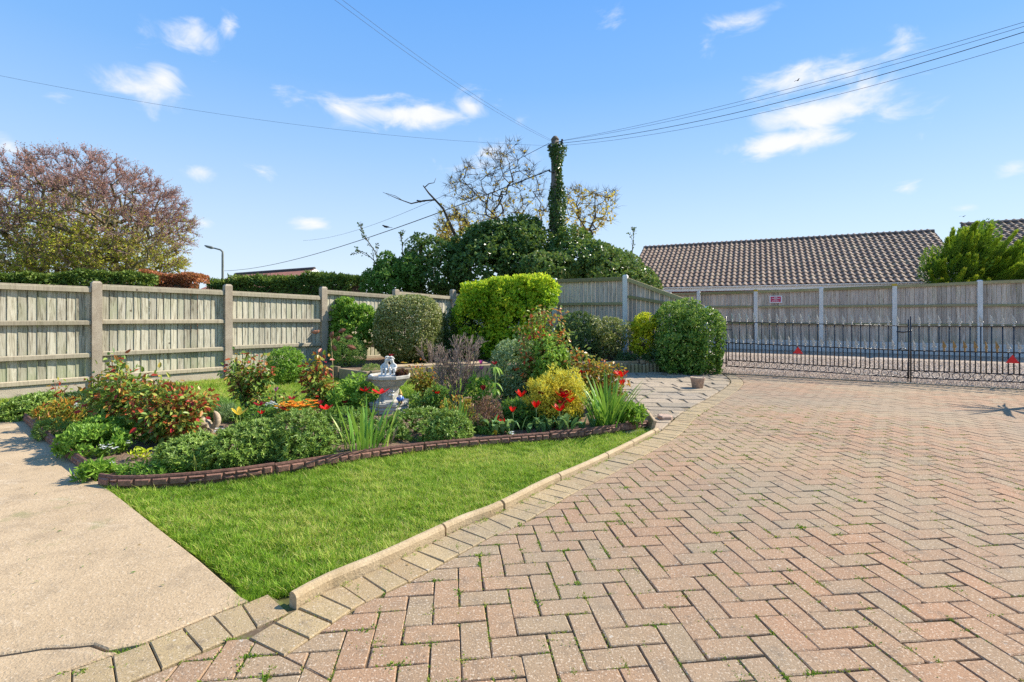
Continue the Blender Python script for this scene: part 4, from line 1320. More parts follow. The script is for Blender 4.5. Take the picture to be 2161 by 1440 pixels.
def child_figure(name, mir, parent, base, mat):
    """a seated child: knees up, one arm round the knees, head leaning to its neighbour"""
    x = mir
    V = [(0, 0, .035), (0, .004, .075), (x * .004, 0, .115), (-x * .008, -.004, .142), (-x * .020, -.008, .172), (-x * .026, -.010, .195),
         (x * .030, -.006, .116), (x * .048, -.035, .088), (x * .022, -.068, .080), (x * .002, -.076, .083),
         (-x * .026, -.008, .112), (-x * .034, -.035, .085), (-x * .012, -.070, .074),
         (x * .022, -.010, .032), (x * .030, -.068, .076), (x * .026, -.062, .018), (x * .028, -.092, .008),
         (-x * .022, -.010, .032), (-x * .022, -.066, .072), (-x * .018, -.064, .018), (-x * .018, -.094, .008)]
    E = [(0, 1), (1, 2), (2, 3), (3, 4), (4, 5), (2, 6), (6, 7), (7, 8), (8, 9), (2, 10), (10, 11), (11, 12), (0, 13), (13, 14), (14, 15), (15, 16), (0, 17), (17, 18), (18, 19), (19, 20)]
    Rr = [.036, .034, .031, .015, .033, .025, .015, .012, .010, .008, .015, .012, .009, .024, .018, .012, .010, .024, .018, .012, .010]
    me = skin_mesh(name, V, E, Rr, 2)
    me.materials.append(mat)
    o = obj(name, me, None, parent); o.location = Vector(base) - Vector(ORIG[parent.name])
    ORIG[o.name] = np.array(base)
    # curls of hair and the face
    b = MB()
    hr = random.Random(3 if mir > 0 else 4)
    for k in range(34):
        t, ph = hr.uniform(0, 6.28), hr.uniform(0.0, 1.5)
        q = Vector((math.cos(t) * math.sin(ph), abs(math.sin(t)) * math.sin(ph) if ph > .8 else math.sin(t) * math.sin(ph), math.cos(ph))) * 0.033
        b.lathe([(0.001, -.008), (0.008, -.004), (0.009, 0), (0.006, .006), (0.001, .009)], (base[0] - x * .023 + q.x, base[1] - .006 + q.y, base[2] + .183 + q.z), 6)
    obj('curly_hair', b, mat, o, True)
    b = MB(); b.lathe([(0.001, -.006), (0.005, -.003), (0.005, .002), (0.001, .007)], (base[0] - x * .024, base[1] - .043, base[2] + .180), 6)
    for s_ in (-1, 1): b.lathe([(0.001, -.003), (0.004, 0), (0.001, .003)], (base[0] - x * .023 + s_ * .012, base[1] - .039, base[2] + .188), 6)
    obj('face', b, mat, o, True)


st = thing('statue', 'white statue of two seated children leaning their heads together on the fountain', 'statue', (fc.x, fc.y, 0.44))
b = MB(); b.lathe([(0.125, 0.0), (0.125, 0.012), (0.11, 0.018)], (fc.x - .01, fc.y, 0.437), 20); obj('plinth', b, M['statue'], st, False)
child_figure('child_figure', 1, st, (fc.x + .047, fc.y - .006, 0.455), M['statue'])
child_figure('child_figure', -1, st, (fc.x - .050, fc.y + .004, 0.455), M['statue'])

gnc = fc + Vector((0.165, -0.155, 0.135))
gn_t = thing('garden_gnome', 'tiny painted garden gnome with a yellow hat on the fountain base', 'gnome', tuple(gnc))
M['gn_blue'] = plain('blue_paint', (0.10, 0.22, 0.55), 0.4, 0.5, 0.1, 30); M['gn_skin'] = plain('skin_paint', (0.62, 0.28, 0.24), 0.5, 0.4, 0.1, 30); M['gn_hat'] = plain('yellow_paint', (0.60, 0.42, 0.08), 0.5, 0.4, 0.1, 30)
Lq = tuple(gnc)
for s_ in (-1, 1):
    b = MB(); b.tube([gnc + Vector((s_ * .014, 0, 0)), gnc + Vector((s_ * .014, -.002, .03))], [.012, .012], 8); b.box(gnc + Vector((s_ * .014, -.010, .007)), (.02, .034, .014), ch=.004); obj('boot', b, M['brownstone'], gn_t)
    b = MB(); b.tube([gnc + Vector((s_ * .028, 0, .074)), gnc + Vector((s_ * .038, -.010, .055)), gnc + Vector((s_ * .022, -.03, .045))], [.010, .010, .007], 7); obj('arm', b, M['gn_blue'], gn_t, True)
b = MB(); b.lathe([(0.02, .024), (0.034, .032), (0.034, .05), (0.029, .07), (0.02, .082), (.012, .086)], Lq, 14); obj('coat', b, M['gn_blue'], gn_t, True)
b = MB(); b.lathe([(0.006, .080), (0.021, .088), (0.024, .1), (0.02, .112), (.008, .118)], Lq, 12); b.lathe([(0.001, -.005), (0.006, 0), (.001, .006)], (Lq[0], Lq[1] - .025, Lq[2] + .099), 8); obj('head', b, M['gn_skin'], gn_t, True)
b = MB(); b.lathe([(0.002, .045), (0.014, .062), (0.021, .08), (0.022, .094), (.012, .096)], (Lq[0], Lq[1] - .013, Lq[2]), 10); obj('beard', b, M['white'], gn_t, True)
b = MB(); b.lathe([(0.026, .108), (0.025, .114), (0.016, .132), (0.008, .152), (.002, .166)], Lq, 12); obj('hat', b, M['gn_hat'], gn_t, True)
b = MB()
for k, (ox_, oy_, s_) in enumerate(((-.10, -.19, .028), (-.065, -.205, .022), (-.02, -.205, .024), (.07, -.205, .02), (-.13, -.16, .02))):
    b = MB(); b.lathe([(.3 * s_, -.3 * s_), (s_, 0), (.8 * s_, .45 * s_), (.2 * s_, .7 * s_)], (fc.x + ox_, fc.y + oy_, .145), 7, k)
    o = obj('pebble', b, M['marble' if k != 4 else 'terra'], org=(fc.x + ox_, fc.y + oy_, .14))
    tag(o, ['grey-white pebble on the fountain base rim below the red poppy', 'small white pebble on the front rim of the fountain base', 'rounded pale pebble on the fountain base before the pedestal', 'pale pebble beside the gnome on the fountain base', 'reddish pebble at the shaded corner of the fountain base'][k], 'pebble')

# animal ornament among the mounds
sq = G(437, 926); sq.z = 0.02
me = skin_mesh('ornament', [(0, 0, .035), (-.03, 0, .09), (-.055, -.005, .135), (-.045, -.01, .165), (-.075, -.015, .150), (-.05, 0, .19), (.02, .01, .05), (.062, .01, .085), (.080, .01, .135), (.068, .01, .185), (.045, .01, .215), (-.045, -.035, .075), (-.055, -.05, .03)],
               [(0, 1), (1, 2), (2, 3), (2, 4), (3, 5), (0, 6), (6, 7), (7, 8), (8, 9), (9, 10), (1, 11), (11, 12)], [.055, .058, .046, .032, .02, .010, .04, .030, .034, .026, .006, .022, .018], 2)
og = thing('stone_animal', 'weathered sandy stone animal ornament with an upright curved tail, among the green mounds', 'ornament', tuple(sq))
me.materials.append(M['tanstone'])
o = obj('body', me, None, og); o.rotation_euler = (0, 0, 0.15); o.scale = (1.15, 1.15, 1.12)
b = MB(); b.lathe([(0.09, -.03), (0.095, .02), (.07, .035)], tuple(sq), 14, squash=.7); obj('base', b, M['brownstone'], og, True)

# terracotta bird on the fence, rusty wind spinner
bp = A(666, 701, 10.42)
me = skin_mesh('bird_ornament', [(-.085, 0, -.005), (-.045, 0, 0), (0, 0, -.004), (.045, 0, .002), (.062, 0, .03), (.082, 0, .034)], [(0, 1), (1, 2), (2, 3), (3, 4), (4, 5)], [.008, .035, .046, .036, .024, .004], 2)
me.materials.append(M['terra']); o = obj('bird_ornament', me, None, org=tuple(bp)); tag(o, 'small terracotta bird ornament fixed to the sunlit fence', 'ornament')
wsb = G(704, 822)
ws = thing('wind_spinner', 'rusty leaf-shaped wind spinner on a thin cane before the fence', 'wind spinner', tuple(wsb))
top = A(698, 712, wsb.y)
b = MB(); b.tube([wsb + Vector((0, 0, -.05)), wsb.lerp(top, .5) + Vector((.006, 0, 0)), top], .007, 6); obj('cane', b, M['cane'], ws)
for px, py, an, L_ in ((700, 706, 1.2, .11), (722, 698, .35, .12), (714, 715, 1.4, .09), (736, 712, .1, .13), (742, 733, -.35, .15), (706, 735, 2.3, .12)):
    c = A(px, py, wsb.y)
    dx = Vector((math.cos(an), .1, math.sin(an))); up = Vector((-math.sin(an), .25, math.cos(an)))
    b = MB(); V = []
    for t in np.linspace(0, 1, 7):
        w_ = .036 * math.sin(math.pi * min(.98, t * .95 + .03)) ** .8; m_ = c + dx * ((t - .5) * L_)
        V += [m_ + up * w_, m_ + Vector((0, -.022 * math.sin(math.pi * t), 0)), m_ - up * w_]
    b.add(V, [(i * 3 + j, i * 3 + j + 1, i * 3 + 4 + j, i * 3 + 3 + j) for i in range(6) for j in range(2)]); obj('blade', b, M['rust'], ws)
    b = MB(); b.tube([c, c.lerp(top, .5) + Vector((0, 0, .01)), top], .002, 4); obj('wire_arm', b, M['rust'], ws)

# ------------------------------------------------------------------ bungalows beyond the fence
PW, GA_ = 0.228, 0.34


def tile_mesh():
    b = MB()
    us = np.linspace(-0.01, PW + 0.006, 8)
    prof = lambda u: 0.058 * (0.5 + 0.5 * math.cos(2 * math.pi * (u / PW - 0.30))) ** 1.2
    V = []
    for v, dz in ((0.0, 0.0), (0.0, 0.036), (0.39, 0.0)):
        V += [(u, v, prof(u) + dz) for u in us]
    n = len(us)
    b.add(V, [(r_ * n + i, r_ * n + i + 1, (r_ + 1) * n + i + 1, (r_ + 1) * n + i) for r_ in range(2) for i in range(n - 1)])
    return b


TB = tile_mesh()
TV = np.concatenate(TB.v); TQ = np.concatenate(TB.q)
tile_me = TB.mesh('roof_tile'); tile_me.materials.append(M['tile'])


def bungalow(label, name, e0, u, L, ze, d, zr, parts=300, fascia=True, wall_mat=None, seed=1, hip=False):
    """e0: left end of the eaves; u: direction along the eaves; d: depth from eaves to ridge"""
    r = random.Random(seed)
    n = Vector((-u.y, u.x, 0))                     # away from the camera
    h = thing(name, label, 'bungalow', (e0.x, e0.y, 0))
    sl = math.hypot(d, zr - ze)
    Vv = (n * d + Vector((0, 0, zr - ze))) / sl
    Nn_ = u.cross(Vv)
    E0 = Vector((e0.x, e0.y, ze))
    # walls set back under the eaves, and the far slope
    w0, w1 = e0 + n * 0.35 + u * 0.12, e0 + u * L + n * 0.35 - u * 0.12
    b = MB()
    dep = 2 * d - 0.7
    q = [w0, w1, w1 + n * dep, w0 + n * dep]
    zw = ze - 0.02
    V = [(p.x, p.y, z) for z in (-.1, zw) for p in q] + [tuple((w0 + n * dep / 2) + Vector((0, 0, zr - .12))), tuple((w1 + n * dep / 2) + Vector((0, 0, zr - .12)))]
    b.add(V, [(0, 1, 5, 4), (1, 2, 6, 5), (2, 3, 7, 6), (3, 0, 4, 7), (4, 8, 7), (5, 6, 9)]); obj('wall', b, wall_mat or M['brickwall'], h)
    b = MB()
    up = Nn_ * -0.012
    R0, R1 = E0 + Vv * sl, E0 + u * L + Vv * sl
    B0, B1 = E0 + n * 2 * d, E0 + u * L + n * 2 * d
    V = [E0 + up, E0 + u * L + up, R1 + up, R0 + up, B0, B1]
    V += [v - Vector((0, 0, .06)) for v in V]
    b.add(V, [(0, 1, 2, 3), (3, 2, 5, 4), (6, 9, 8, 7), (9, 10, 11, 8), (0, 6, 7, 1), (1, 7, 8, 2), (2, 8, 11, 5), (0, 3, 9, 6), (3, 4, 10, 9)]); roof = obj('roof', b, M['lead'], h)
    nc, nr = int(L / PW), int((sl - 0.10) / GA_)
    ga = sl / (nr + 0.25)
    cells = []
    for i in range(nc):
        for j in range(nr + 1):
            cells.append((i, j))
    B = Matrix((u, Vv, Nn_)).transposed()
    dist = lambda c: (E0 + u * (c[0] * PW) + Vv * (c[1] * ga)).length
    cells.sort(key=dist)
    # nearest tiles that show are parts of their own
    vis = [c for c in cells if c[1] < nr + 1]
    chosen = set(vis[:parts]) if parts else set()
    rest = MB()
    for c in cells:
        o_ = E0 + u * (c[0] * PW + r.uniform(-.003, .003)) + Vv * (c[1] * ga - 0.04) + Nn_ * r.uniform(-.002, .003)
        tw = Matrix.Rotation(r.uniform(-.012, .012), 3, 'Z')
        Bm = B @ tw
        if c in chosen:
            Mx = Bm.to_4x4(); Mx.translation = o_
            inst('roof_tile', tile_me, roof, Mx)
        else:
            rest.addnp(TV @ np.array(Bm).T + np.array(o_), TQ, np.full(len(TQ), r.random()))
    if rest.v: tag(obj('far_tiles', rest, M['tile'], roof), kind='stuff')
    k = int(L / 0.45)
    for i in range(k):
        b = MB(); c = R0 + u * ((i + .5) * L / k) + Vector((0, 0, r.uniform(-.004, .006)))
        pts = [c - u * (L / k / 2 - .004), c + u * (L / k / 2 - .004)]
        V = []
        for p in pts:
            for a in np.linspace(0, math.pi, 7):
                V.append(p + n * (math.cos(a) * .12) + Vector((0, 0, math.sin(a) * .115 - .01)))
        b.add(V, [(j, j + 1, j + 8, j + 7) for j in range(6)] + [tuple(range(7))[::-1], tuple(range(7, 14))]); obj('ridge_tile', b, M['ridge'], roof)
    if fascia:
        c = E0 + u * (L / 2) - n * 0.0 + Vector((0, 0, -0.105))
        Rm = Matrix.Rotation(math.atan2(u.y, u.x), 3, 'Z')
        b = MB(); b.box(c, (L, 0.03, 0.20), Rm, ch=.004); obj('fascia', b, M['white'], h)
        b = MB(); b.box(c + n * 0.19 + Vector((0, 0, -.09)), (L - .02, 0.34, 0.02), Rm); obj('soffit', b, M['white'], h)
        b = MB()
        V = []
        for s in (0, L):
            for a in np.linspace(math.pi, 2 * math.pi, 7):
                V.append(E0 + u * s - n * (0.075 - .058 * math.cos(a)) + Vector((0, 0, -.02 + .058 * math.sin(a))))
        b.add(V, [(j, j + 1, j + 8, j + 7) for j in range(6)]); obj('gutter', b, M['white'], h)
        for i in range(int(L / 1.1)):
            q = E0 + u * (i * 1.1 + .4) - n * .08 + Vector((0, 0, -.05)); b = MB(); b.box(q, (.03, .13, .07), Rm, ch=.004); obj('gutter_bracket', b, M['white'], h)
    for s, o_ in ((0, -1), (L, 1)):                # barge boards
        a, c2 = E0 + u * (s + o_ * .02) - Vector((0, 0, .06)), E0 + u * (s + o_ * .02) + Vv * sl - Vector((0, 0, .06))
        b = MB(); V = [a, c2, c2 - Vector((0, 0, .16)), a - Vector((0, 0, .16))]; V += [v + u * .025 * o_ for v in V]
        b.add(V, [(0, 1, 2, 3), (7, 6, 5, 4), (0, 4, 5, 1), (1, 5, 6, 2), (2, 6, 7, 3), (3, 7, 4, 0)]); obj('barge_board', b, M['white'], h)
    return h, roof, E0, Vv, n


ub = Vector((0.90, -0.436, 0)).normalized()
eb = Vector((11.46, 20.4, 0))
bungalow('long brown-tiled bungalow roof with white fascia beyond the far fence', 'bungalow', eb + ub * -6.9, ub, 12.55, 2.40, 4.5, 4.80, 300, seed=4)
h2, r2, E2, V2, n2_ = bungalow('second tiled bungalow partly hidden behind the golden conifer', 'bungalow', Vector((17.05, 17.95, 0)), ub, 8.0, 3.45, 2.6, 4.78, 0, wall_mat=M['white'], seed=9)
wq = E2 + ub * 1.75 + n2_ * 0.33
Rm = Matrix.Rotation(math.atan2(ub.y, ub.x), 3, 'Z')
wf = MB(); wf.box((wq.x, wq.y, 2.9), (1.5, 0.06, 1.1), Rm, ch=.005); wfo = obj('window', wf, M['white'], h2)
for s in (-.36, .36):
    q = wq + ub * s - n2_ * .032; b = MB(); b.box((q.x, q.y, 2.9), (.60, .012, .94), Rm); obj('pane', b, M['glass'], wfo)
# far small red-roofed house behind the hedge
h3 = thing('house', 'far house with a low red-tiled roof showing over the conifer hedge', 'house', (-20, 40, 0))
a0, a1 = A(497, 580, 42), A(664, 568, 38)
b = MB()
back = Vector((0.6, 5, 0)); fr_ = Vector((-.6, -4.5, -1.6))
V = [a0, a1, a1 + fr_, a0 + fr_, a0 + back + Vector((0, 0, -1.7)), a1 + back + Vector((0, 0, -1.7))]
V += [v - Vector((0, 0, .12)) for v in V]
b.add(V, [(3, 2, 1, 0), (0, 1, 5, 4), (6, 7, 8, 9), (10, 11, 7, 6), (2, 3, 9, 8), (1, 2, 8, 7), (1, 7, 11, 5), (0, 6, 9, 3), (0, 4, 10, 6)]); r3 = obj('roof', b, M['redtile'], h3)
b = MB(); b.tube([a0 + Vector((0, 0, .03)), a1 + Vector((0, 0, .03))], .13, 8); obj('ridge', b, M['ridge'], r3)
b = MB()
q0, q1 = a0 + fr_ + Vector((.4, .5, 0)), a1 + fr_ + Vector((-.4, .5, 0)); q2, q3 = a1 + back + Vector((-.4, -.5, 0)), a0 + back + Vector((.4, -.5, 0))
zt_ = a1.z - 1.7
V = [(p.x, p.y, z) for z in (-.1, zt_) for p in (q0, q1, q2, q3)] + [tuple(a0 + Vector((.4, 0, -.2))), tuple(a1 + Vector((-.4, 0, -.2)))]
b.add(V, [(0, 1, 5, 4), (1, 2, 6, 5), (2, 3, 7, 6), (3, 0, 4, 7), (4, 8, 7), (5, 6, 9)]); obj('wall', b, plain('cream_render', (0.55, 0.49, 0.38), .9, .2, .1), h3)
b = MB()
for pa, pb in ((a1, a1 + fr_), (a1, a1 + back + Vector((0, 0, -1.7)))):
    o_ = Vector((.05, 0, 0)); V = [pa + o_, pb + o_, pb + o_ - Vector((0, 0, .22)), pa + o_ - Vector((0, 0, .22))]; b.add(V + [v + o_ for v in V], [(0, 1, 2, 3), (7, 6, 5, 4), (0, 4, 5, 1), (2, 6, 7, 3)])
obj('barge_board', b, M['white'], h3)

# ------------------------------------------------------------------ street lamp
lp = A(470, 600, 30); lp.z = 0
lt = thing('street_lamp', 'slim grey street lamp beyond the fence with its arm bent over', 'street lamp', tuple(lp))
ztop = A(470, 529, 30).z
b = MB(); b.tube([lp, lp + Vector((0, 0, ztop * .35)), lp + Vector((0, 0, ztop - .3)), lp + Vector((0, 0, ztop - .08)), lp + Vector((-.12, -.02, ztop + .04)), lp + Vector((-.5, -.05, ztop + .14))], [.10, .075, .065, .06, .05, .04], 8); obj('column', b, M['steel'], lt, True)
b = MB(); e_ = lp + Vector((-.5, -.05, ztop + .14)); b.tube([e_, e_ + Vector((-.15, 0, .03)), e_ + Vector((-.42, 0, .10)), e_ + Vector((-.55, 0, .15))], [.04, .09, .07, .03], 8); obj('lantern', b, M['steel'], lt, True)

# ------------------------------------------------------------------ ivy pole and wires
YP = 16.0
pp = A(1172, 600, YP); pp.z = 0
ztp = A(1172, 296, YP).z
pl = thing('telegraph_pole', 'old wooden telegraph pole wrapped in dark ivy almost to its top', 'telegraph pole', tuple(pp))
b = MB(); b.tube([pp, pp + Vector((0, 0, ztp * .5)), pp + Vector((-.01, 0, ztp))], [.16, .14, .12], 10); obj('shaft', b, M['pole'], pl, True)
b = MB(); b.lathe([(.125, 0), (.13, .04), (.06, .13), (.01, .15)], (pp.x - .01, pp.y, ztp - .01), 10); obj('cap', b, M['pole'], pl, True)
for k, dz in enumerate((.12, .20, .28, 1.08)):
    b = MB(); s_ = (1, 1, -1, -1)[k]; b.tube([pp + Vector((0, -.1, ztp - dz)), pp + Vector((s_ * .2, -.16, ztp - dz + .03))], .018, 6); b.lathe([(.02, 0), (.035, .02), (.03, .06), (.01, .07)], tuple(pp + Vector((s_ * .2, -.16, ztp - dz + .03))), 8); obj('insulator', b, M['iron'], pl)


def wire(label, a, b_, sag, rad=0.012, n=24):
    pts = []
    for t in np.linspace(0, 1, n):
        p = a.lerp(b_, t); p.z -= sag * 4 * t * (1 - t); pts.append(p)
    m = MB(); m.tube(pts, rad, 5)
    o = obj('overhead_cable', m, M['wire'], org=tuple(a), smooth=True)
    tag(o, label, 'cable', 'overhead cables from the ivy pole')


pt = lambda dz, s=.2: pp + Vector((s, -.16, ztp - dz + .05))
wires = [('uppermost cable running from the ivy pole up over the bungalow roof', pt(.12), A(2161, 47, 8.6), .22, .004), ('second cable from the top, from the ivy pole over the bungalow roof', pt(.13), A(2161, 56, 8.6), .28, .004),
         ('thick dark cable running from the ivy pole over the bungalow roof', pt(.2), A(2161, 68, 8.2), .38, .0065), ('lowest thin cable running from the ivy pole over the bungalow roof', pt(.28), A(2161, 90, 8.6), .40, .004)]
for lab, a, c, sg_, rr in wires:
    wire(lab, a, a + (c + Vector((0, 0, sg_ * 1.42)) - a) * 1.5, sg_ * 1.6, rr)
wire('upper cable running down from the pole top through the bare branches', pt(.2, -.2), pt(.2, -.2) + (A(640, 508, 45) - pt(.2, -.2)), .7, .008)
wire('thick lower cable from the ivy pole with a bird sitting on it', pt(1.05, -.2), A(470, 572, 52), .75, .018)
wire('thin cable crossing the sky above the bare purple tree', pt(.28, -.2), A(0, 143, 12) + Vector((-2.2, -.65, .1)), .42, .003)
wire('first of the paired thin cables slanting up overhead from the pole', pt(.12, -.1), A(762, 0, 9) + (A(762, 0, 9) - pt(.12, -.1)) * .45, .30, .003)
wire('second of the paired thin cables slanting up overhead from the pole', pt(.16, -.1), A(752, 0, 9) + (A(752, 0, 9) - pt(.16, -.1)) * .45, .34, .003)


def bird(label, p, s, wings, ang=0.0):
    o = thing('bird', label, 'bird', tuple(p))
    R = Matrix.Rotation(ang, 3, 'Z')
    tr = lambda x, y, z: Vector(p) + R @ (Vector((x, y, z)) * s)
    b = MB(); b.tube([tr(-.18, 0, .0), tr(-.12, 0, .02), tr(-.02, 0, .03), tr(.08, 0, .05), tr(.13, 0, .09), tr(.17, 0, .10), tr(.21, 0, .095)], [x * s for x in (.008, .03, .055, .05, .035, .03, .004)], 8); obj('body', b, M['bird'], o, True)
    b = MB(); b.add([tr(-.12, .02, .01), tr(-.12, -.02, .01), tr(-.32, -.03, -.02), tr(-.32, .03, -.02), tr(-.12, .0, .025), tr(-.3, 0, 0)], [(0, 1, 2, 3), (4, 5, 2, 1), (5, 4, 0, 3)]); obj('tail', b, M['bird'], o)
    for s_ in (-1, 1):
        b = MB()
        if wings: V = [(.07, s_ * .04, .06), (-.07, s_ * .04, .06), (.05, s_ * .25, .15), (-.08, s_ * .24, .15), (-.06, s_ * .48, .10), (-.10, s_ * .47, .10)]
        else: V = [(.07, s_ * .05, .06), (.02, s_ * .05, .0), (-.06, s_ * .058, .05), (-.1, s_ * .05, .01), (-.22, s_ * .02, .0), (-.2, s_ * .02, -.01)]
        b.add([tr(*v) for v in V], [(0, 2, 3, 1), (2, 4, 5, 3)]); obj('wing', b, M['bird'], o)


bw_ = A(815, 481, 31.5)
bird('small dark bird sitting on the thick lower cable', bw_ + Vector((0, 0, .02)), 1.25, False, math.pi)
bird('small pale bird flying high beside the overhead cables', A(1683, 171, 30), .5, True, .2)
bird('tiny bird flying low over the bungalow roof', A(2033, 458, 60), .9, True, .3)

# ------------------------------------------------------------------ foliage builders
def rdir(r, n):
    return n3(r.normal(size=(n, 3)))


def leafset(m, P, D, N, L, W_, T, shape='diamond', fold=.18, droop=.0):
    n = len(P)
    D = n3(D); Sd = n3(np.cross(D, N)); N = np.cross(Sd, D)
    L = np.broadcast_to(np.asarray(L, float), (n,))[:, None]; W_ = np.broadcast_to(np.asarray(W_, float), (n,))[:, None]
    tip = P + D * L - N * (droop * L)
    if shape == 'diamond':
        r_ = P + D * L * .45 + Sd * W_ * .5 + N * W_ * fold; l_ = P + D * L * .45 - Sd * W_ * .5 + N * W_ * fold
        V = np.stack([P, r_, tip, l_], 1).reshape(-1, 3)
        k = np.arange(n)[:, None] * 4
        F = np.concatenate([k + [[0, 1, 2]], k + [[0, 2, 3]]]); m.addnp(V, F, np.concatenate([T, T]))
    elif shape == 'blade':
        a = P - Sd * W_ * .5; b = P + Sd * W_ * .5
        V = np.stack([a, b, tip], 1).reshape(-1, 3); k = np.arange(n)[:, None] * 3
        m.addnp(V, k + [[0, 1, 2]], T)
    else:
        q1 = P + D * L * .28; q2 = P + D * L * .68 - N * (droop * L * .4)
        up = N * W_ * fold
        V = np.stack([P, q1 + Sd * W_ * .46 + up, q2 + Sd * W_ * .38 + up, tip, q2 - Sd * W_ * .38 + up, q1 - Sd * W_ * .46 + up], 1).reshape(-1, 3)
        k = np.arange(n)[:, None] * 6
        F = np.concatenate([k + [[0, 1, 2, 3]], k + [[0, 3, 4, 5]]]); m.addnp(V, F, np.concatenate([T, T]))


def lumps(d, r, k=7, f=3.0):
    s = np.zeros(len(d))
    for i in range(k):
        v = rdir(r, 1)[0] * f * r.uniform(.6, 1.6); s += np.sin(d @ v + r.uniform(0, 6.28))
    return s / k * 1.6


def blob(c, rad, n, r, lump=.15, depth=.35, zmin=None, freq=3.0, box=0.0):
    d = rdir(r, n)
    if box:                                        # squarer, clipped outline
        dd = np.sign(d) * np.abs(d) ** (1 - box); dd = dd / (np.sum(np.abs(dd) ** (2 + 6 * box), 1, keepdims=True) ** (1 / (2 + 6 * box)))
        base = dd
    else:
        base = d
    s = 1 + lump * lumps(d, r, 7, freq)
    dep = 1 - depth * r.random(n) ** 1.8
    P = np.array(c) + base * np.array(rad) * (s * dep)[:, None]
    N = n3(d / np.array(rad))
    if zmin is not None:
        ok = P[:, 2] > zmin; P, N, dep = P[ok], N[ok], dep[ok]
    return P, N, (dep - (1 - depth)) / max(depth, 1e-6)


def bush(name, label, cat, base, parts, leafL, leafW, mat, seed, shape='diamond', lump=.15, depth=.4, jit=.8, tmu=.45, tsd=.18, ttop=.15, stems=0, stem_mat='bark', group=None, box=0.0, droop=.1, freq=3.0, updir=.3, zmin=None, prt='foliage', tpatch=.1, fold=.18, extra=None, clump=.45):
    """parts: (centre, radii, leaf count) lobes; every leaf is its own small face"""
    r = np.random.default_rng(seed)
    base = Vector(base)
    t = thing(name, label, cat, tuple(base), group)
    m = MB()
    for c, rad, n in parts:
        P, N, dep = blob(c, rad, n, r, lump, depth, (base.z if zmin is None else zmin), freq, box)
        k = len(P)
        if clump and k > 300:                        # leaves gather on shoots, with gaps between
            cen = P[r.choice(k, max(8, k // 45), replace=False)]
            for s0 in range(0, k, 4000):
                dd_ = ((P[s0:s0 + 4000, None] - cen[None]) ** 2).sum(2); near_ = cen[dd_.argmin(1)]
                P[s0:s0 + 4000] += (near_ - P[s0:s0 + 4000]) * (clump * r.random((len(near_), 1)) ** .5)
        Nn_ = n3(N + rdir(r, k) * jit)
        D = n3(np.cross(Nn_, rdir(r, k)) + np.array([0, 0, updir]) + N * .35)
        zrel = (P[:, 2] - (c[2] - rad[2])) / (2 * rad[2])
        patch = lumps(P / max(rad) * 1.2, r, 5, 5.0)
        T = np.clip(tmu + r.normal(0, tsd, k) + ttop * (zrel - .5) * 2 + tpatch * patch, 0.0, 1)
        leafset(m, P, D, Nn_, leafL * r.uniform(.7, 1.25, k), leafW * r.uniform(.75, 1.2, k), T, shape, fold, droop)
    if stems:
        b = MB(); rr = random.Random(seed)
        for i in range(stems):
            c, rad, n = rr.choice(parts)
            a = rr.uniform(0, 6.28); q = rr.uniform(.1, .55)
            e_ = Vector(c) + Vector((math.cos(a) * rad[0] * q, math.sin(a) * rad[1] * q, rr.uniform(-.2, .7) * rad[2]))
            s_ = base + Vector((rr.uniform(-.15, .15) * rad[0], rr.uniform(-.15, .15) * rad[1], -.05))
            md = s_.lerp(e_, .5) + Vector((rr.uniform(-.1, .1) * rad[0], rr.uniform(-.1, .1) * rad[1], 0))
            w = max(.004, .018 * max(rad) / .6) * rr.uniform(.7, 1.3)
            b.tube([s_, md, e_], [w, w * .7, w * .3], 5)
        obj('stem', b, M[stem_mat], t, True)
    if extra: extra(t, m, r)
    tag(obj(prt, m, M[mat], t), kind='stuff')
    return t


def px_lobes(lobes, Y):
    """lobes measured in the photograph: (x0, x1, y0, y1, count[, further away[, depth radius]]) at distance Y"""
    out = []
    for l in lobes:
        x0, x1, y0, y1, n = l[:5]
        Yc = Y + (l[5] if len(l) > 5 else 0)
        c = A((x0 + x1) / 2, (y0 + y1) / 2, Yc)
        rx, rz = (x1 - x0) / 2 / FPX * Yc, (y1 - y0) / 2 / FPX * Yc
        out.append((tuple(c), (rx, l[6] if len(l) > 6 else .85 * rx, rz), n))
    return out


def rosettes(name, label, cat, base, parts, mat, seed, L=.032, W_=.010, per=9, lump=.22, tmu=.5, group=None, flat=.75):
    """a cushion of small leaf rosettes"""
    r = np.random.default_rng(seed)
    t = thing(name, label, cat, tuple(base), group)
    m = MB()
    for c, rad, n in parts:
        P, N, dep = blob(c, rad, n, r, lump, .25, 0.0, 4.0)
        N = n3(N * .8 + np.array([0, -.05, .55]) + rdir(r, len(P)) * .35)
        k = len(P)
        for q in range(per):
            X = n3(np.cross(N, rdir(r, k)))
            D = n3(X * flat + N * r.uniform(.25, .9, k)[:, None])
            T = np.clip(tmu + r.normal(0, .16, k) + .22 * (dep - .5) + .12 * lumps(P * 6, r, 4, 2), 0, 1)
            leafset(m, P + N * r.uniform(-.4, .25, k)[:, None] * L, D, np.cross(D, np.cross(N, D)), L * r.uniform(.7, 1.25, k), W_ * r.uniform(.8, 1.2, k), T, 'diamond', .15, .1)
    tag(obj('foliage', m, M[mat], t), kind='stuff')
    return t


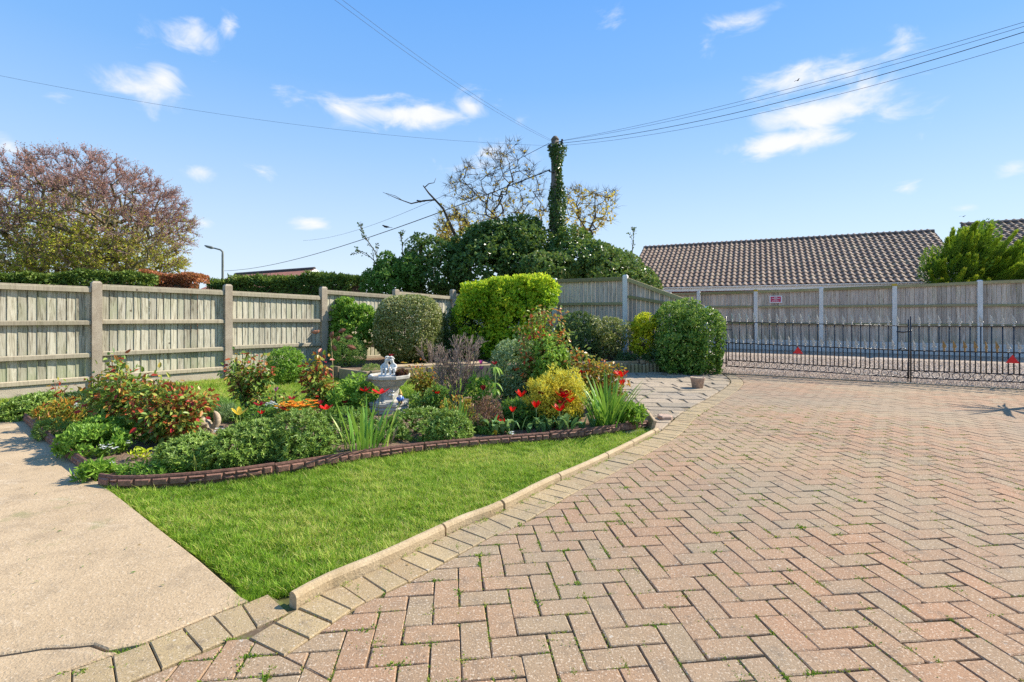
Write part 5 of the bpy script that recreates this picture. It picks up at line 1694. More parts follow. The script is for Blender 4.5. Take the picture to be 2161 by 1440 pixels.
class Branch:
    """a branching skeleton; twigs get leaves"""
    def __init__(s, seed):
        s.r = random.Random(seed); s.segs = []; s.ends = []

    def grow(s, p, d, L, rad, lev, kids, spread, up, bend=.2, taper=.65, nseg=3, shrink=.68, env=None):
        r = s.r
        for i in range(nseg):
            d = (d + Vector((r.gauss(0, bend), r.gauss(0, bend), r.gauss(0, bend) + up)) * .5).normalized()
            q = p + d * (L / nseg)
            r1 = rad * (1 - (1 - taper) * (i + 1) / nseg)
            s.segs.append((p.copy(), q.copy(), rad * (1 - (1 - taper) * i / nseg), r1, lev))
            p = q
            if lev > 0 and i < nseg - 1 and r.random() < .75:
                s.kid(p, d, L, r1, lev, kids, spread, up, bend, taper, nseg, shrink, env)
        if env is not None and not env(p):
            s.ends.append((p, d)); return
        if lev > 0:
            for _ in range(kids):
                s.kid(p, d, L, rad * taper, lev, kids, spread, up, bend, taper, nseg, shrink, env)
        else:
            s.ends.append((p, d))

    def kid(s, p, d, L, rad, lev, kids, spread, up, bend, taper, nseg, shrink, env):
        r = s.r
        ax = d.cross(Vector((r.gauss(0, 1), r.gauss(0, 1), r.gauss(0, 1)))).normalized()
        nd = (d + ax * math.tan(r.uniform(spread * .5, spread))).normalized()
        if env is None or env(p):
            s.grow(p, nd, L * shrink * r.uniform(.75, 1.2), rad * .72, lev - 1, kids, spread, up, bend, taper, max(2, nseg - (lev < 3)), shrink, env)

    def mesh(s, minr=.0, sides=4, levels=None):
        m = MB()
        sg = [x for x in s.segs if levels is None or x[4] in levels]
        if not sg: return m
        P0 = np.array([x[0] for x in sg]); P1 = np.array([x[1] for x in sg])
        r0 = np.maximum([x[2] for x in sg], minr); r1 = np.maximum([x[3] for x in sg], minr)
        T = n3(P1 - P0); ref = np.where(np.abs(T[:, 2:3]) < .9, [[0, 0, 1.]], [[1., 0, 0]])
        Ux = n3(np.cross(T, ref)); Wx = np.cross(T, Ux)
        a = np.arange(sides) / sides * 2 * math.pi
        ring = np.cos(a)[None, :, None] * Ux[:, None] + np.sin(a)[None, :, None] * Wx[:, None]
        V = np.concatenate([P0[:, None] + ring * r0[:, None, None], P1[:, None] + ring * r1[:, None, None]], 1)
        F = np.array([(j, (j + 1) % sides, sides + (j + 1) % sides, sides + j) for j in range(sides)])
        k = np.arange(len(sg))[:, None, None] * 2 * sides + F[None]
        m.addnp(V.reshape(-1, 3), k.reshape(-1, 4), np.full(len(sg) * sides, .5))
        return m

    def points(s, rng, n, levels, spread):
        sg = [x for x in s.segs if x[4] in levels]
        i = rng.integers(0, len(sg), n)
        P0 = np.array([x[0] for x in sg])[i]; P1 = np.array([x[1] for x in sg])[i]
        return P0 + (P1 - P0) * rng.random((n, 1)) + rng.normal(0, spread, (n, 3)), n3(P1 - P0)

def colonize(root, targets, seed, step_=.35, tip=.006, power=2.3, droop=.0, nodes=None):
    """branches that reach a cloud of target points, each from the nearest branch there is"""
    r = np.random.default_rng(seed)
    P = [np.array(root, float)] if nodes is None else [np.array(x, float) for x in nodes]
    par = [-1] + list(range(len(P) - 1))
    T_ = np.asarray(targets); T_ = T_[np.argsort(np.linalg.norm(T_ - P[-1], axis=1) + r.normal(0, .3, len(T_)))]
    arr = np.zeros((200000, 3)); arr[:len(P)] = P; n = len(P)
    leafs = []
    for q in T_:
        d = arr[:n] - q
        dist = np.sqrt((d ** 2).sum(1)) + .35 * np.maximum(0, arr[:n, 2] - q[2])
        k = int(np.argmin(dist)); a = arr[k]
        L = np.linalg.norm(q - a); m_ = max(2, int(L / step_))
        ax = n3(q - a); off = np.cross(ax, r.normal(size=3)) * L * .07 + np.array([0, 0, -.04 * L])
        prev = k
        for t_ in np.linspace(0, 1, m_ + 1)[1:]:
            arr[n] = a + (q - a) * t_ + off * math.sin(math.pi * t_) + r.normal(0, .010 * min(L, 1), 3)
            par.append(prev); prev = n; n += 1
        leafs.append(prev)
    cnt = np.zeros(n)
    for l in leafs: cnt[l] += 1
    for i in range(n - 1, 0, -1):
        if par[i] >= 0: cnt[par[i]] += cnt[i]
    rad = tip * np.maximum(cnt, 1) ** (1 / power)
    return arr[:n].copy(), np.array(par), rad, np.array(leafs)


def limb_mesh(P, par, rad, lo=0.0, hi=9.0, sides=5):
    i = np.nonzero((par >= 0) & (rad >= lo) & (rad < hi))[0]
    b = Branch(0)
    b.segs = [(Vector(P[par[k]]), Vector(P[k]), min(rad[par[k]], rad[k] * 1.35), rad[k], 0) for k in i]
    return b.mesh(0, sides)


def twig_set(P, D, L, r_, rad, per=1, seed=0):
    """many fine twigs as slim three-sided spikes"""
    n = len(P)
    m = MB()
    D = n3(D); U_ = n3(np.cross(D, rdir(r_, n))); V_ = np.cross(D, U_)
    mid = P + D * L[:, None] * .5 + U_ * (L * r_.normal(0, .06, n))[:, None]; tip_ = P + D * L[:, None]
    a = [U_, -.5 * U_ + .866 * V_, -.5 * U_ - .866 * V_]
    V = np.stack([P + x * rad for x in a] + [mid + x * rad * .7 for x in a] + [tip_], 1).reshape(-1, 3)
    k = np.arange(n)[:, None] * 7
    m.addnp(V, np.concatenate([k + [[j, (j + 1) % 3, 3 + (j + 1) % 3, 3 + j]] for j in range(3)]), np.full(3 * n, .5))
    m.q.append(np.concatenate([k + [[3 + j, 3 + (j + 1) % 3, 6]] for j in range(3)])); m.t.append(np.full(3 * n, .5))
    return m


# ------------------------------------------------------------------ the big bare tree, the thicket, hedges
tr_base = A(172, 600, 22); tr_base.z = 0
tb_ = thing('bare_tree', 'broad purple-brown budding tree with a mossy trunk behind the sunlit fence', 'tree', tuple(tr_base))
cc, cr_ = np.array(A(172, 476, 22)), np.array((4.3, 4.0, 3.05))
rg = np.random.default_rng(8)
tg = rdir(rg, 3600); rr_ = rg.random(3600) ** .30
tg = cc + tg * cr_ * (rr_ * (1 + .06 * lumps(tg, rg, 7, 4)))[:, None]
tg = tg[(tg[:, 2] > 1.7) & (np.abs(tg[:, 0] - tr_base.x) + 0 < 5.2)][:2200]
n0 = [tuple(tr_base + Vector((0, 0, .3))), tuple(tr_base + Vector((.05, 0, 1.0))), tuple(tr_base + Vector((-.05, 0, 1.7)))]
Pn, par_, rad_, lf = colonize(tr_base, tg, 8, .30, .0095, 2.15, nodes=n0)
rad_ = np.minimum(rad_, .30)
b = MB(); b.tube([tr_base + Vector((0, 0, -.1)), tr_base + Vector((.05, 0, .6)), tr_base + Vector((0, 0, 1.3))], [.42, .36, .30], 12); obj('trunk', b, M['bark_ivy'], tb_, True)
obj('limb', limb_mesh(Pn, par_, rad_, .028, 9, 6), M['bark_ivy'], tb_, True)
tag(obj('branches', limb_mesh(Pn, par_, rad_, 0, .028, 4), M['twig_purple'], tb_), kind='stuff')
idx = np.nonzero((rad_ < .022) & (par_ >= 0))[0]
ii = rg.choice(idx, 21000)
dd_ = n3(Pn[ii] - Pn[par_[ii]])
out_ = n3((Pn[ii] - cc) / cr_)
D = n3(dd_ * .6 + rdir(rg, len(ii)) * .75 + out_ * .55 + [0, 0, .25])
Lt = rg.uniform(.18, .50, len(ii))
tag(obj('twigs', twig_set(Pn[ii], D, Lt, rg, .0075), M['twig_purple'], tb_), kind='stuff')
k_ = rg.integers(0, len(ii), 90000)
P = Pn[ii][k_] + D[k_] * (Lt[k_] * rg.uniform(.2, 1.05, len(k_)))[:, None] + rg.normal(0, .015, (len(k_), 3))
m = MB()
rel_ = (P - cc) / cr_; q_ = np.linalg.norm(rel_, axis=1)
lowg = .60 - .62 * rel_[:, 2] - .50 * np.clip(q_ - .45, 0, 1) + rg.normal(0, .13, len(P)) + .12 * np.sin(P[:, 0] * 1.7 + P[:, 2] * 1.3)
gsel = lowg > .50
T = np.where(gsel, rg.uniform(.62, 1, len(P)), .5 * rg.random(len(P)))
sz = np.where(gsel, .09, .056)
leafset(m, P, n3(D[k_] + rdir(rg, len(P)) * .9), rdir(rg, len(P)), sz * rg.uniform(.7, 1.4, len(P)), sz * .55, T)
tag(obj('crown', m, M['bud'], tb_), kind='stuff')


def hedge(label, cat, x0, x1, yt, Y0, Y1, thick, n, mat, L_, W_, seed, name='hedge', zb=0.0, lump=.1, wob=.1):
    """a clipped hedge, from (x0 at Y0) to (x1 at Y1)"""
    r = np.random.default_rng(seed)
    a, b_ = A(x0, yt[0], Y0), A(x1, yt[1], Y1)
    t = thing(name, label, cat, (a.x, a.y, 0))
    ax = (b_ - a); ax.z = 0; Lh = ax.length; ax.normalize(); nn = Vector((-ax.y, ax.x, 0))
    s = r.random(n); th = r.random(n)
    top = r.random(n) < .5
    zt = a.z + (b_.z - a.z) * s
    u_ = s * Lh
    wv = wob * (np.sin(u_ * 2.1 + seed) * .5 + np.sin(u_ * 5.3 + 1) * .35 + np.sin(u_ * 11) * .2)
    z = np.where(top, zt + wv - r.random(n) ** 2 * .25, zb + (zt + wv - zb) * r.random(n))
    o = np.where(top, (th - .5) * thick, -.5 * thick - .06 * np.sin(u_ * 6 + z * 5) + r.random(n) ** 2 * .25)
    P = np.array([a.x, a.y, 0]) + np.array(ax)[None] * u_[:, None] + np.array(nn)[None] * o[:, None]; P[:, 2] = z
    N = np.where(top[:, None], [[0, 0, 1.]], -np.array(nn)[None])
    Nn_ = n3(N + rdir(r, n) * .9); D = n3(np.cross(Nn_, rdir(r, n)) + N * .7)
    T = np.clip(.42 + r.normal(0, .2, n) + .15 * top + .1 * np.sin(u_ * 3.1 + z * 4), 0, 1)
    m = MB(); leafset(m, P, D, Nn_, L_ * r.uniform(.6, 1.3, n), W_, T, 'diamond', .15, .1)
    tag(obj('foliage', m, M[mat], t), kind='stuff')
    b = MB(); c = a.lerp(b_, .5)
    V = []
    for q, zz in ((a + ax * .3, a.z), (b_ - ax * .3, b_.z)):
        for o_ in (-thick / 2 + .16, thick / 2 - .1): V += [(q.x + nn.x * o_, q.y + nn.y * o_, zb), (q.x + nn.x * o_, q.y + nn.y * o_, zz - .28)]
    b.add(V, [(0, 4, 5, 1), (2, 3, 7, 6), (1, 5, 7, 3), (0, 1, 3, 2), (4, 6, 7, 5)], .05); obj('shade_core', b, M['bark'], t)  # solid dark box put in for the shaded inside of the hedge
    return t


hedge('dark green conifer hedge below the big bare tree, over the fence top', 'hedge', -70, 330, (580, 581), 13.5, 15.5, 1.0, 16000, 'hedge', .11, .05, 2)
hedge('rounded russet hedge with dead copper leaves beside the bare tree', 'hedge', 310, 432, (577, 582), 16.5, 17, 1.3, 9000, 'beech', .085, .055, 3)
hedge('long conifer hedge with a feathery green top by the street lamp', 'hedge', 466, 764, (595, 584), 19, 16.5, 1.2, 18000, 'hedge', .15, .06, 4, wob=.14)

bush('thicket', 'great dark mound of ivy round the foot of the telegraph pole', 'ivy thicket', (pp.x - 1, 15.5, 0),
     px_lobes([(930, 1140, 478, 640, 9000, 0, 1.3), (1030, 1180, 452, 620, 8000, .2, 1.2), (1130, 1300, 490, 640, 9000, -.4, 1.2), (840, 1000, 505, 640, 6500, .3, 1.2), (980, 1120, 465, 560, 3500, .3, .9)], 15.5),
     .115, .085, 'ivy', 11, lump=.24, freq=4.5, depth=.35, tmu=.42, tsd=.2, jit=.9, zmin=.4, updir=-.1)
bush('ivy_shrub', 'bright-edged ivy shrub sloping down towards the bungalow roof', 'ivy shrub', (A(1300, 600, 14.6).x, 14.6, 0),
     px_lobes([(1200, 1365, 512, 680, 8000, 0, 1.1), (1290, 1392, 545, 700, 5000, -.2, .8), (1090, 1220, 530, 640, 4500, -.5, .8)], 14.6), .10, .075, 'ivy', 12, lump=.22, freq=4.5, depth=.32, tmu=.58, tsd=.2, zmin=.4)
bush('elder_bush', 'loose pale green bush at the end of the ivy, above the fence', 'bush', (A(800, 600, 15).x, 15, 0),
     px_lobes([(764, 862, 560, 650, 3600, 0, .7), (790, 850, 535, 600, 1500, 0, .5), (850, 900, 535, 620, 1800, .2, .6)], 15), .11, .06, 'mid', 13, lump=.3, depth=.5, tmu=.35, zmin=.4)
# bare sprigs above that bush
b = Branch(9)
for px, py, tx, ty in ((800, 560, 786, 498), (795, 560, 768, 518), (852, 545, 848, 505), (1335, 545, 1338, 500)):
    p = A(px, py, 15); q = A(tx, ty, 15); b.grow(p, (q - p).normalized(), (q - p).length, .016, 2, 2, .5, .05, .25, .5, 4, .4)
tp = thing('dead_sprigs', 'few dead sprigs sticking up above the loose pale green bush', 'twigs', (A(800, 600, 15).x, 15, 1.8))
obj('twigs', b.mesh(.006, 4), M['bark'], tp); rg = np.random.default_rng(3); P, D = b.points(rg, 260, (0, 1, 2), .02); m = MB(); leafset(m, P, n3(D + rdir(rg, 260)), rdir(rg, 260), .07, .04, rg.random(260) * .5); tag(obj('foliage', m, M['ivy'], tp), kind='stuff')
# cordyline
cp = A(888, 512, 15.2)
ct = thing('cabbage_palm', 'small spiky cabbage palm head poking up out of the ivy mound', 'palm', (cp.x, cp.y, 0))
b = MB(); b.tube([(cp.x, cp.y, 0), (cp.x, cp.y, cp.z - .1)], .06, 8); obj('trunk', b, M['bark'], ct)
rp = random.Random(6)
for k in range(34):
    a, e_ = rp.uniform(0, 6.28), rp.uniform(-.3, 1.35)
    d = Vector((math.cos(a) * math.cos(e_), math.sin(a) * math.cos(e_), math.sin(e_))); L_ = rp.uniform(.32, .46); sd = d.cross(Vector((0, 0, 1))).normalized() * .018
    c = cp + Vector((0, 0, -.1)); md = c + d * L_ * .55; tip = c + d * L_ + Vector((0, 0, -.06))
    m = MB(); m.add([c - sd * .7, c + sd * .7, md + sd, md - sd, tip], [(0, 1, 2, 3), (3, 2, 4)], rp.random()); obj('leaf', m, M['palm'], ct)
# ivy on the pole
r = np.random.default_rng(15)
n = 7500
z = 1.2 + (ztp - 1.35) * r.random(n) ** 1.15
a = r.uniform(0, 6.28, n)
wid = .165 + .12 * np.clip(1 - (z - 2.0) / 3.5, 0, 1) + .05 * np.sin(z * 3.1) + .22 * np.clip((3.6 - z) / 1.6, 0, 1.4)
wid *= 1 + .22 * np.sin(a * 2 + z * 4)
off = np.where(np.cos(a) > 0, 1.25, .95)
d = np.c_[np.cos(a), np.sin(a), np.zeros(n)]
P = np.array([pp.x + .03, pp.y, 0]) + d * (wid * off * r.uniform(.75, 1.1, n))[:, None]; P[:, 2] = z
m = MB(); Nn_ = n3(d + rdir(r, n) * .8); leafset(m, P, n3(np.cross(Nn_, rdir(r, n)) + [0, 0, -.5]), Nn_, .085 * r.uniform(.6, 1.2, n), .068, np.clip(.17 + r.normal(0, .2, n), 0, 1))
tag(obj('ivy', m, M['ivy'], pl), kind='stuff')
# half-bare deciduous tree
dt0 = A(1010, 600, 17.5); dt0.z = 0
dt = thing('leafless_tree', 'half-bare tree with few yellowed leaves rising behind the ivy mound', 'tree', tuple(dt0))
rg = np.random.default_rng(14)
area_ = [(985, 505), (948, 470), (930, 430), (945, 380), (985, 335), (1030, 318), (1060, 300), (1090, 292), (1112, 318), (1150, 370), (1165, 480), (1120, 520)]
area3 = [(922, 530), (921, 465), (935, 440), (962, 435), (990, 470), (1000, 545)]
area2 = [(1180, 500), (1190, 410), (1215, 385), (1245, 395), (1300, 400), (1300, 465), (1250, 495)]
cand = np.c_[rg.uniform(920, 1310, 3000), rg.uniform(285, 520, 3000)]
in1, in2 = inside(cand, area_), inside(cand, area2)
mk = lambda c: np.array([list(A(x, y, 17.5 + rg.normal(0, .75))) for x, y in c])
ends_ = []
for cnd, num, (bx, by), sd in ((cand[in1], 420, (1065, 560), 1), (cand[in2], 150, (1205, 560), 2), (cand[inside(cand, area3)], 80, (985, 565), 3)):
    b0 = A(bx, by, 17.5)
    Pn, par_, rad_, lf = colonize(b0, mk(cnd[:num]), 20 + sd, .22, .0042, 2.15, nodes=[tuple(dt0 + Vector((.3 * sd, 0, .2))), tuple(dt0.lerp(b0, .6)), tuple(b0)])
    obj('limb', limb_mesh(Pn, par_, np.minimum(rad_, .09), .016, 9, 5), M['bark'], dt, True)
    tag(obj('twigs', limb_mesh(Pn, par_, rad_, 0, .016, 4), M['bark'], dt), kind='stuff')
    ends_.append((Pn, par_, rad_))
    i_ = np.nonzero((rad_ < .012) & (par_ >= 0))[0]; k_ = rg.choice(i_, 3200 if sd == 1 else 1000); d_ = n3(Pn[k_] - Pn[par_[k_]])
    tag(obj('fine_twigs', twig_set(Pn[k_], d_ * .8 + rdir(rg, len(k_)) * .8 + [0, 0, .3], rg.uniform(.12, .42, len(k_)), rg, .0055), M['bark'], dt), kind='stuff')
# one long bare limb reaching out over the ivy
b = MB(); pl_ = [A(x, y, 17.4) for x, y in ((985, 560), (962, 500), (935, 440), (905, 408), (893, 392))]; b.tube(pl_, [.07, .055, .04, .028, .018], 6)
b.tube([A(x, y, 17.4) for x, y in ((918, 422), (893, 424), (868, 430), (840, 420), (808, 406))], [.03, .028, .022, .014, .006], 5)
b.tube([A(x, y, 17.4) for x, y in ((896, 396), (905, 388), (916, 386), (920, 376))], [.02, .016, .012, .006], 5)
b.tube([A(x, y, 17.4) for x, y in ((852, 425), (835, 414), (815, 408), (822, 416))], [.012, .009, .006, .004], 5)
obj('limb', b, M['bark'], dt, True)
m = MB()
for Pn, par_, rad_ in ends_:
    i_ = np.nonzero((rad_ < .012) & (par_ >= 0))[0]
    k_ = rg.choice(i_, 2600 if len(i_) > 1200 else 1100)
    P = Pn[k_] + rg.normal(0, .05, (len(k_), 3))
    zf = (P[:, 2] - 3.0) / 3.4
    P = P[rg.random(len(P)) < np.clip(1.0 - .85 * zf, .16, 1)]
    T = np.clip(.62 - .30 * np.clip((P[:, 2] - 3.4) / 3, 0, 1) + rg.normal(0, .2, len(P)), 0, 1)
    leafset(m, P, n3(rdir(rg, len(P)) + [0, 0, -.5]), rdir(rg, len(P)), .13 * rg.uniform(.5, 1.2, len(P)), .08, T)
tag(obj('foliage', m, M['autumn'], dt), kind='stuff')
bird('small bird perched on the bare branch over the ivy mound', A(886, 427, 17.5), .75, False, 2.6)

# golden conifer: many rising plumes
cb_ = A(2075, 600, 16.6); cb_.z = 0
ct2 = thing('golden_conifer', 'golden green conifer with upswept plumes between the two bungalow roofs', 'conifer', tuple(cb_))
b = MB(); b.tube([cb_, cb_ + Vector((0, 0, 3.4))], [.16, .05], 8); obj('trunk', b, M['bark'], ct2)
r = np.random.default_rng(31); rr = random.Random(31)
m = MB()
outline = [(1950, 590), (1952, 560), (1968, 530), (1985, 512), (2000, 494), (2028, 474), (2056, 466), (2078, 484), (2105, 502), (2140, 510), (2175, 506), (2210, 510), (2230, 530), (2240, 600)]
for k in range(190):
    while True:
        px_, py_ = rr.uniform(1952, 2240), rr.uniform(478, 630)
        if inside(np.array([[px_, py_]]), outline + [(2240, 640), (1950, 640)])[0]: break
    depth_ = rr.uniform(-1.2, .8)
    c = A(px_, py_, 16.6 + depth_)
    hub = A(2062, 640, 16.8)
    dd = ((c - hub).normalized() + Vector((rr.uniform(-.1, .35), rr.uniform(-.5, .1), rr.uniform(.1, .5)))).normalized()
    Lp = rr.uniform(.40, .80); wp = rr.uniform(.08, .14)
    nn_ = 330
    t_ = r.random(nn_) ** .85
    side = rdir(r, nn_); side -= np.outer(side @ np.array(dd), np.array(dd)); side = n3(side)
    bendv = np.array([.22, 0, .10]) * (t_ ** 2)[:, None] * Lp
    rad_ = wp * (1.05 - .95 * t_) * r.uniform(.5, 1.05, nn_)
    P = np.array(c) + np.array(dd) * ((t_ - .7) * Lp)[:, None] + side * rad_[:, None] + bendv
    D = n3(np.array(dd) * 1.5 + side * .7 + rdir(r, nn_) * .2)
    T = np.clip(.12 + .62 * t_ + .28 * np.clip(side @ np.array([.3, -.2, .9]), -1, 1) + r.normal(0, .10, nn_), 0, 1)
    leafset(m, P, D, n3(side + rdir(r, nn_) * .3), .11 * r.uniform(.6, 1.2, nn_), .028, T)
for x0, x1, y0, y1, n_, dy in ((1955, 2040, 520, 620, 2600, 0), (2000, 2105, 498, 620, 4200, .1), (2080, 2180, 525, 620, 4000, 0), (2150, 2250, 530, 620, 3500, .1), (2030, 2085, 475, 560, 1500, .2)):
    (c, rad, _), = px_lobes([(x0, x1, y0, y1, n_, dy, .9)], 16.7)
    P, N, dep = blob(c, rad, n_, r, .3, .5, 1.0, 5.0)
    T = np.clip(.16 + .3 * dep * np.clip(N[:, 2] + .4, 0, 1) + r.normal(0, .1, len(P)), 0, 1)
    leafset(m, P, n3(N + [.5, -.2, .8] + rdir(r, len(P)) * .4), n3(N + rdir(r, len(P)) * .5), .13 * r.uniform(.6, 1.2, len(P)), .04, T)
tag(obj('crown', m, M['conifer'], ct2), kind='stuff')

# ------------------------------------------------------------------ shrubs in the raised bed and along the fence
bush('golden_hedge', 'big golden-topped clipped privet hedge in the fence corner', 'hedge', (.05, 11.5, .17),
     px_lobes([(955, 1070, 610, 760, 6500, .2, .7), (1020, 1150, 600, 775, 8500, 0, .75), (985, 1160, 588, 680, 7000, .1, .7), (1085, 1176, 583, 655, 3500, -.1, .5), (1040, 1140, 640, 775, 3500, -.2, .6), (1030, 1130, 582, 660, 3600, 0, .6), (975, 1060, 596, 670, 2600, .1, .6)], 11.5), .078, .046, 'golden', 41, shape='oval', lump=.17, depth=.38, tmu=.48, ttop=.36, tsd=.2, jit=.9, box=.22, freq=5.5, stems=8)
bush('ball_shrub', 'large clipped round shrub with creamy variegated leaves against the fence', 'shrub', (A(864, 765, 10.7).x, 10.7, .17),
     px_lobes([(794, 934, 624, 766, 30000, 0, .72)], 10.7), .045, .034, 'varieg', 42, clump=.28, lump=.07, depth=.22, tmu=.50, ttop=.12, jit=.75, box=.12, stems=6, freq=4)
bush('climbing_shrub', 'leafy light green climber trained up the fence beside the clipped ball', 'climber', (A(742, 765, 10.9).x, 10.9, .17),
     px_lobes([(692, 760, 625, 700, 1500, 0, .22), (700, 790, 660, 745, 2000, -.05, .25), (740, 800, 640, 700, 900, .1, .2), (690, 745, 690, 770, 1100, -.1, .25)], 10.95), .075, .05, 'fresh', 43, shape='oval', lump=.25, depth=.6, tmu=.45, stems=9)
bush('fine_leaved_shrub', 'rounded fine-leaved yellow-green shrub below the climber', 'shrub', (A(737, 785, 9.8).x, 9.8, .17),
     px_lobes([(694, 776, 708, 786, 5200, 0, .34)], 9.8), .04, .013, 'heather', 44, lump=.13, depth=.4, tmu=.55, jit=.6, updir=.5, stems=5)
bush('green_shrub', 'round bright green shrub on the back lawn against the fence', 'shrub', tuple(G(606, 806)),
     px_lobes([(566, 646, 732, 808, 3600, 0, .30), (580, 640, 760, 810, 1500, -.1, .3)], 8.75), .045, .022, 'fresh', 45, lump=.12, depth=.4, tmu=.40, stems=5)
bush('trailing_plant', 'small yellowish trailing plant spilling over the raised bed edge behind the fountain', 'plant', (A(785, 785, 8.9).x, 8.9, .17), px_lobes([(760, 812, 766, 797, 1500, 0, .16)], 8.9), .03, .010, 'heather', 46, lump=.2, depth=.5, tmu=.75, updir=-.1)
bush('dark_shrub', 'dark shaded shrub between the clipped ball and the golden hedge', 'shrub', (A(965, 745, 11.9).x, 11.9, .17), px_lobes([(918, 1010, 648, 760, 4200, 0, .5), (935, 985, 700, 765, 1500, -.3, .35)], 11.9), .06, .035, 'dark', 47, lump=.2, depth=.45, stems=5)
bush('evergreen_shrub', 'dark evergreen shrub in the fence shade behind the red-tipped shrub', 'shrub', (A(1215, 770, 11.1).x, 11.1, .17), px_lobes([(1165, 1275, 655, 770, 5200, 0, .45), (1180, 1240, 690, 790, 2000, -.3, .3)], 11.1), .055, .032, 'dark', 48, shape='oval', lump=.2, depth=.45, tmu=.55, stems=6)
bush('pale_leaved_shrub', 'shrub with cream-edged leaves in front of the fence post', 'shrub', (A(1290, 770, 10.9).x, 10.9, .17), px_lobes([(1235, 1335, 668, 735, 2600, 0, .4), (1255, 1320, 700, 765, 1400, .1, .3)], 10.9), .055, .030, 'varieg', 49, shape='oval', lump=.3, depth=.6, tmu=.46, stems=8)
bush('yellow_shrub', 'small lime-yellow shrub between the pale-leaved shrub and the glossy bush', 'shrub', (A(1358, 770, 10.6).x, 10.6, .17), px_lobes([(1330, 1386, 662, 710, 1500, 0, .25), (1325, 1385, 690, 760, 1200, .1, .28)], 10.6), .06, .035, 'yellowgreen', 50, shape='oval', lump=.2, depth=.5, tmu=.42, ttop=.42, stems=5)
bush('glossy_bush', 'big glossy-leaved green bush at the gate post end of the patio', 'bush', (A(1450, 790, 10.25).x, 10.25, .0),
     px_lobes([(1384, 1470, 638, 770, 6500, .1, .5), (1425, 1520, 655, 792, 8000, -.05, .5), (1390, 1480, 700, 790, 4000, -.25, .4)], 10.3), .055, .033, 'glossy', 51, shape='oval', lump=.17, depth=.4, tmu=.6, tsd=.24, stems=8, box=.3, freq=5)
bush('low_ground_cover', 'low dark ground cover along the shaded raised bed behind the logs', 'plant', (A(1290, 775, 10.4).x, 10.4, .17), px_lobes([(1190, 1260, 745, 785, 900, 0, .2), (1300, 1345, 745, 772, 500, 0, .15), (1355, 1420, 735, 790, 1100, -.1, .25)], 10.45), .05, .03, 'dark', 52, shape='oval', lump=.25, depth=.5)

# ------------------------------------------------------------------ plants of the flower bed
def at_bed(px, py):
    p = G(px, py); p.z = .02; return p


rosettes('green_mound', 'grey-green leafy mound at the far path corner of the flower bed', 'plant', at_bed(55, 888), px_lobes([(14, 92, 838, 896, 420, 0, .24), (45, 110, 832, 880, 300, .2, .22)], 5.75), 'candy', 61, L=.06, W_=.018, tmu=.48, per=8)
bush('gold_spurge', 'yellow and orange leaved bush beside the path corner mound', 'plant', at_bed(130, 905), px_lobes([(92, 168, 852, 908, 1300, 0, .2), (108, 175, 838, 890, 600, .15, .18)], 5.2), .05, .018, 'bronze', 62, lump=.25, depth=.55, tmu=.42, tsd=.26, updir=.6, stems=6, stem_mat='stem_red')
rosettes('grey_mat', 'low grey-green mat spilling onto the path edging', 'plant', at_bed(118, 920), px_lobes([(80, 158, 888, 928, 260, 0, .17)], 4.8), 'candy', 63, L=.035, W_=.007, tmu=.55)
bush('ground_cover', 'bright green ground cover cushion beside the path', 'plant', at_bed(185, 968), px_lobes([(125, 260, 898, 985, 2600, 0, .22), (150, 255, 885, 940, 1100, .25, .2)], 4.2), .042, .019, 'fresh', 64, shape='oval', lump=.16, depth=.3, tmu=.42, updir=.6, jit=.6, fold=.1)
bush('blue_green_shrub', 'low blue-green shrub between the bright ground cover and the big rose', 'shrub', at_bed(240, 925), px_lobes([(185, 300, 858, 930, 2400, 0, .25)], 4.7), .045, .018, 'candy', 65, lump=.2, depth=.45, tmu=.50, updir=.5)
bush('back_foliage', 'dark low foliage under the rose bush by the back lawn', 'plant', at_bed(180, 860), px_lobes([(120, 235, 825, 880, 1500, 0, .25), (215, 330, 835, 890, 1600, -.1, .25)], 5.6), .05, .025, 'dark', 66, lump=.2, depth=.5, tmu=.7)


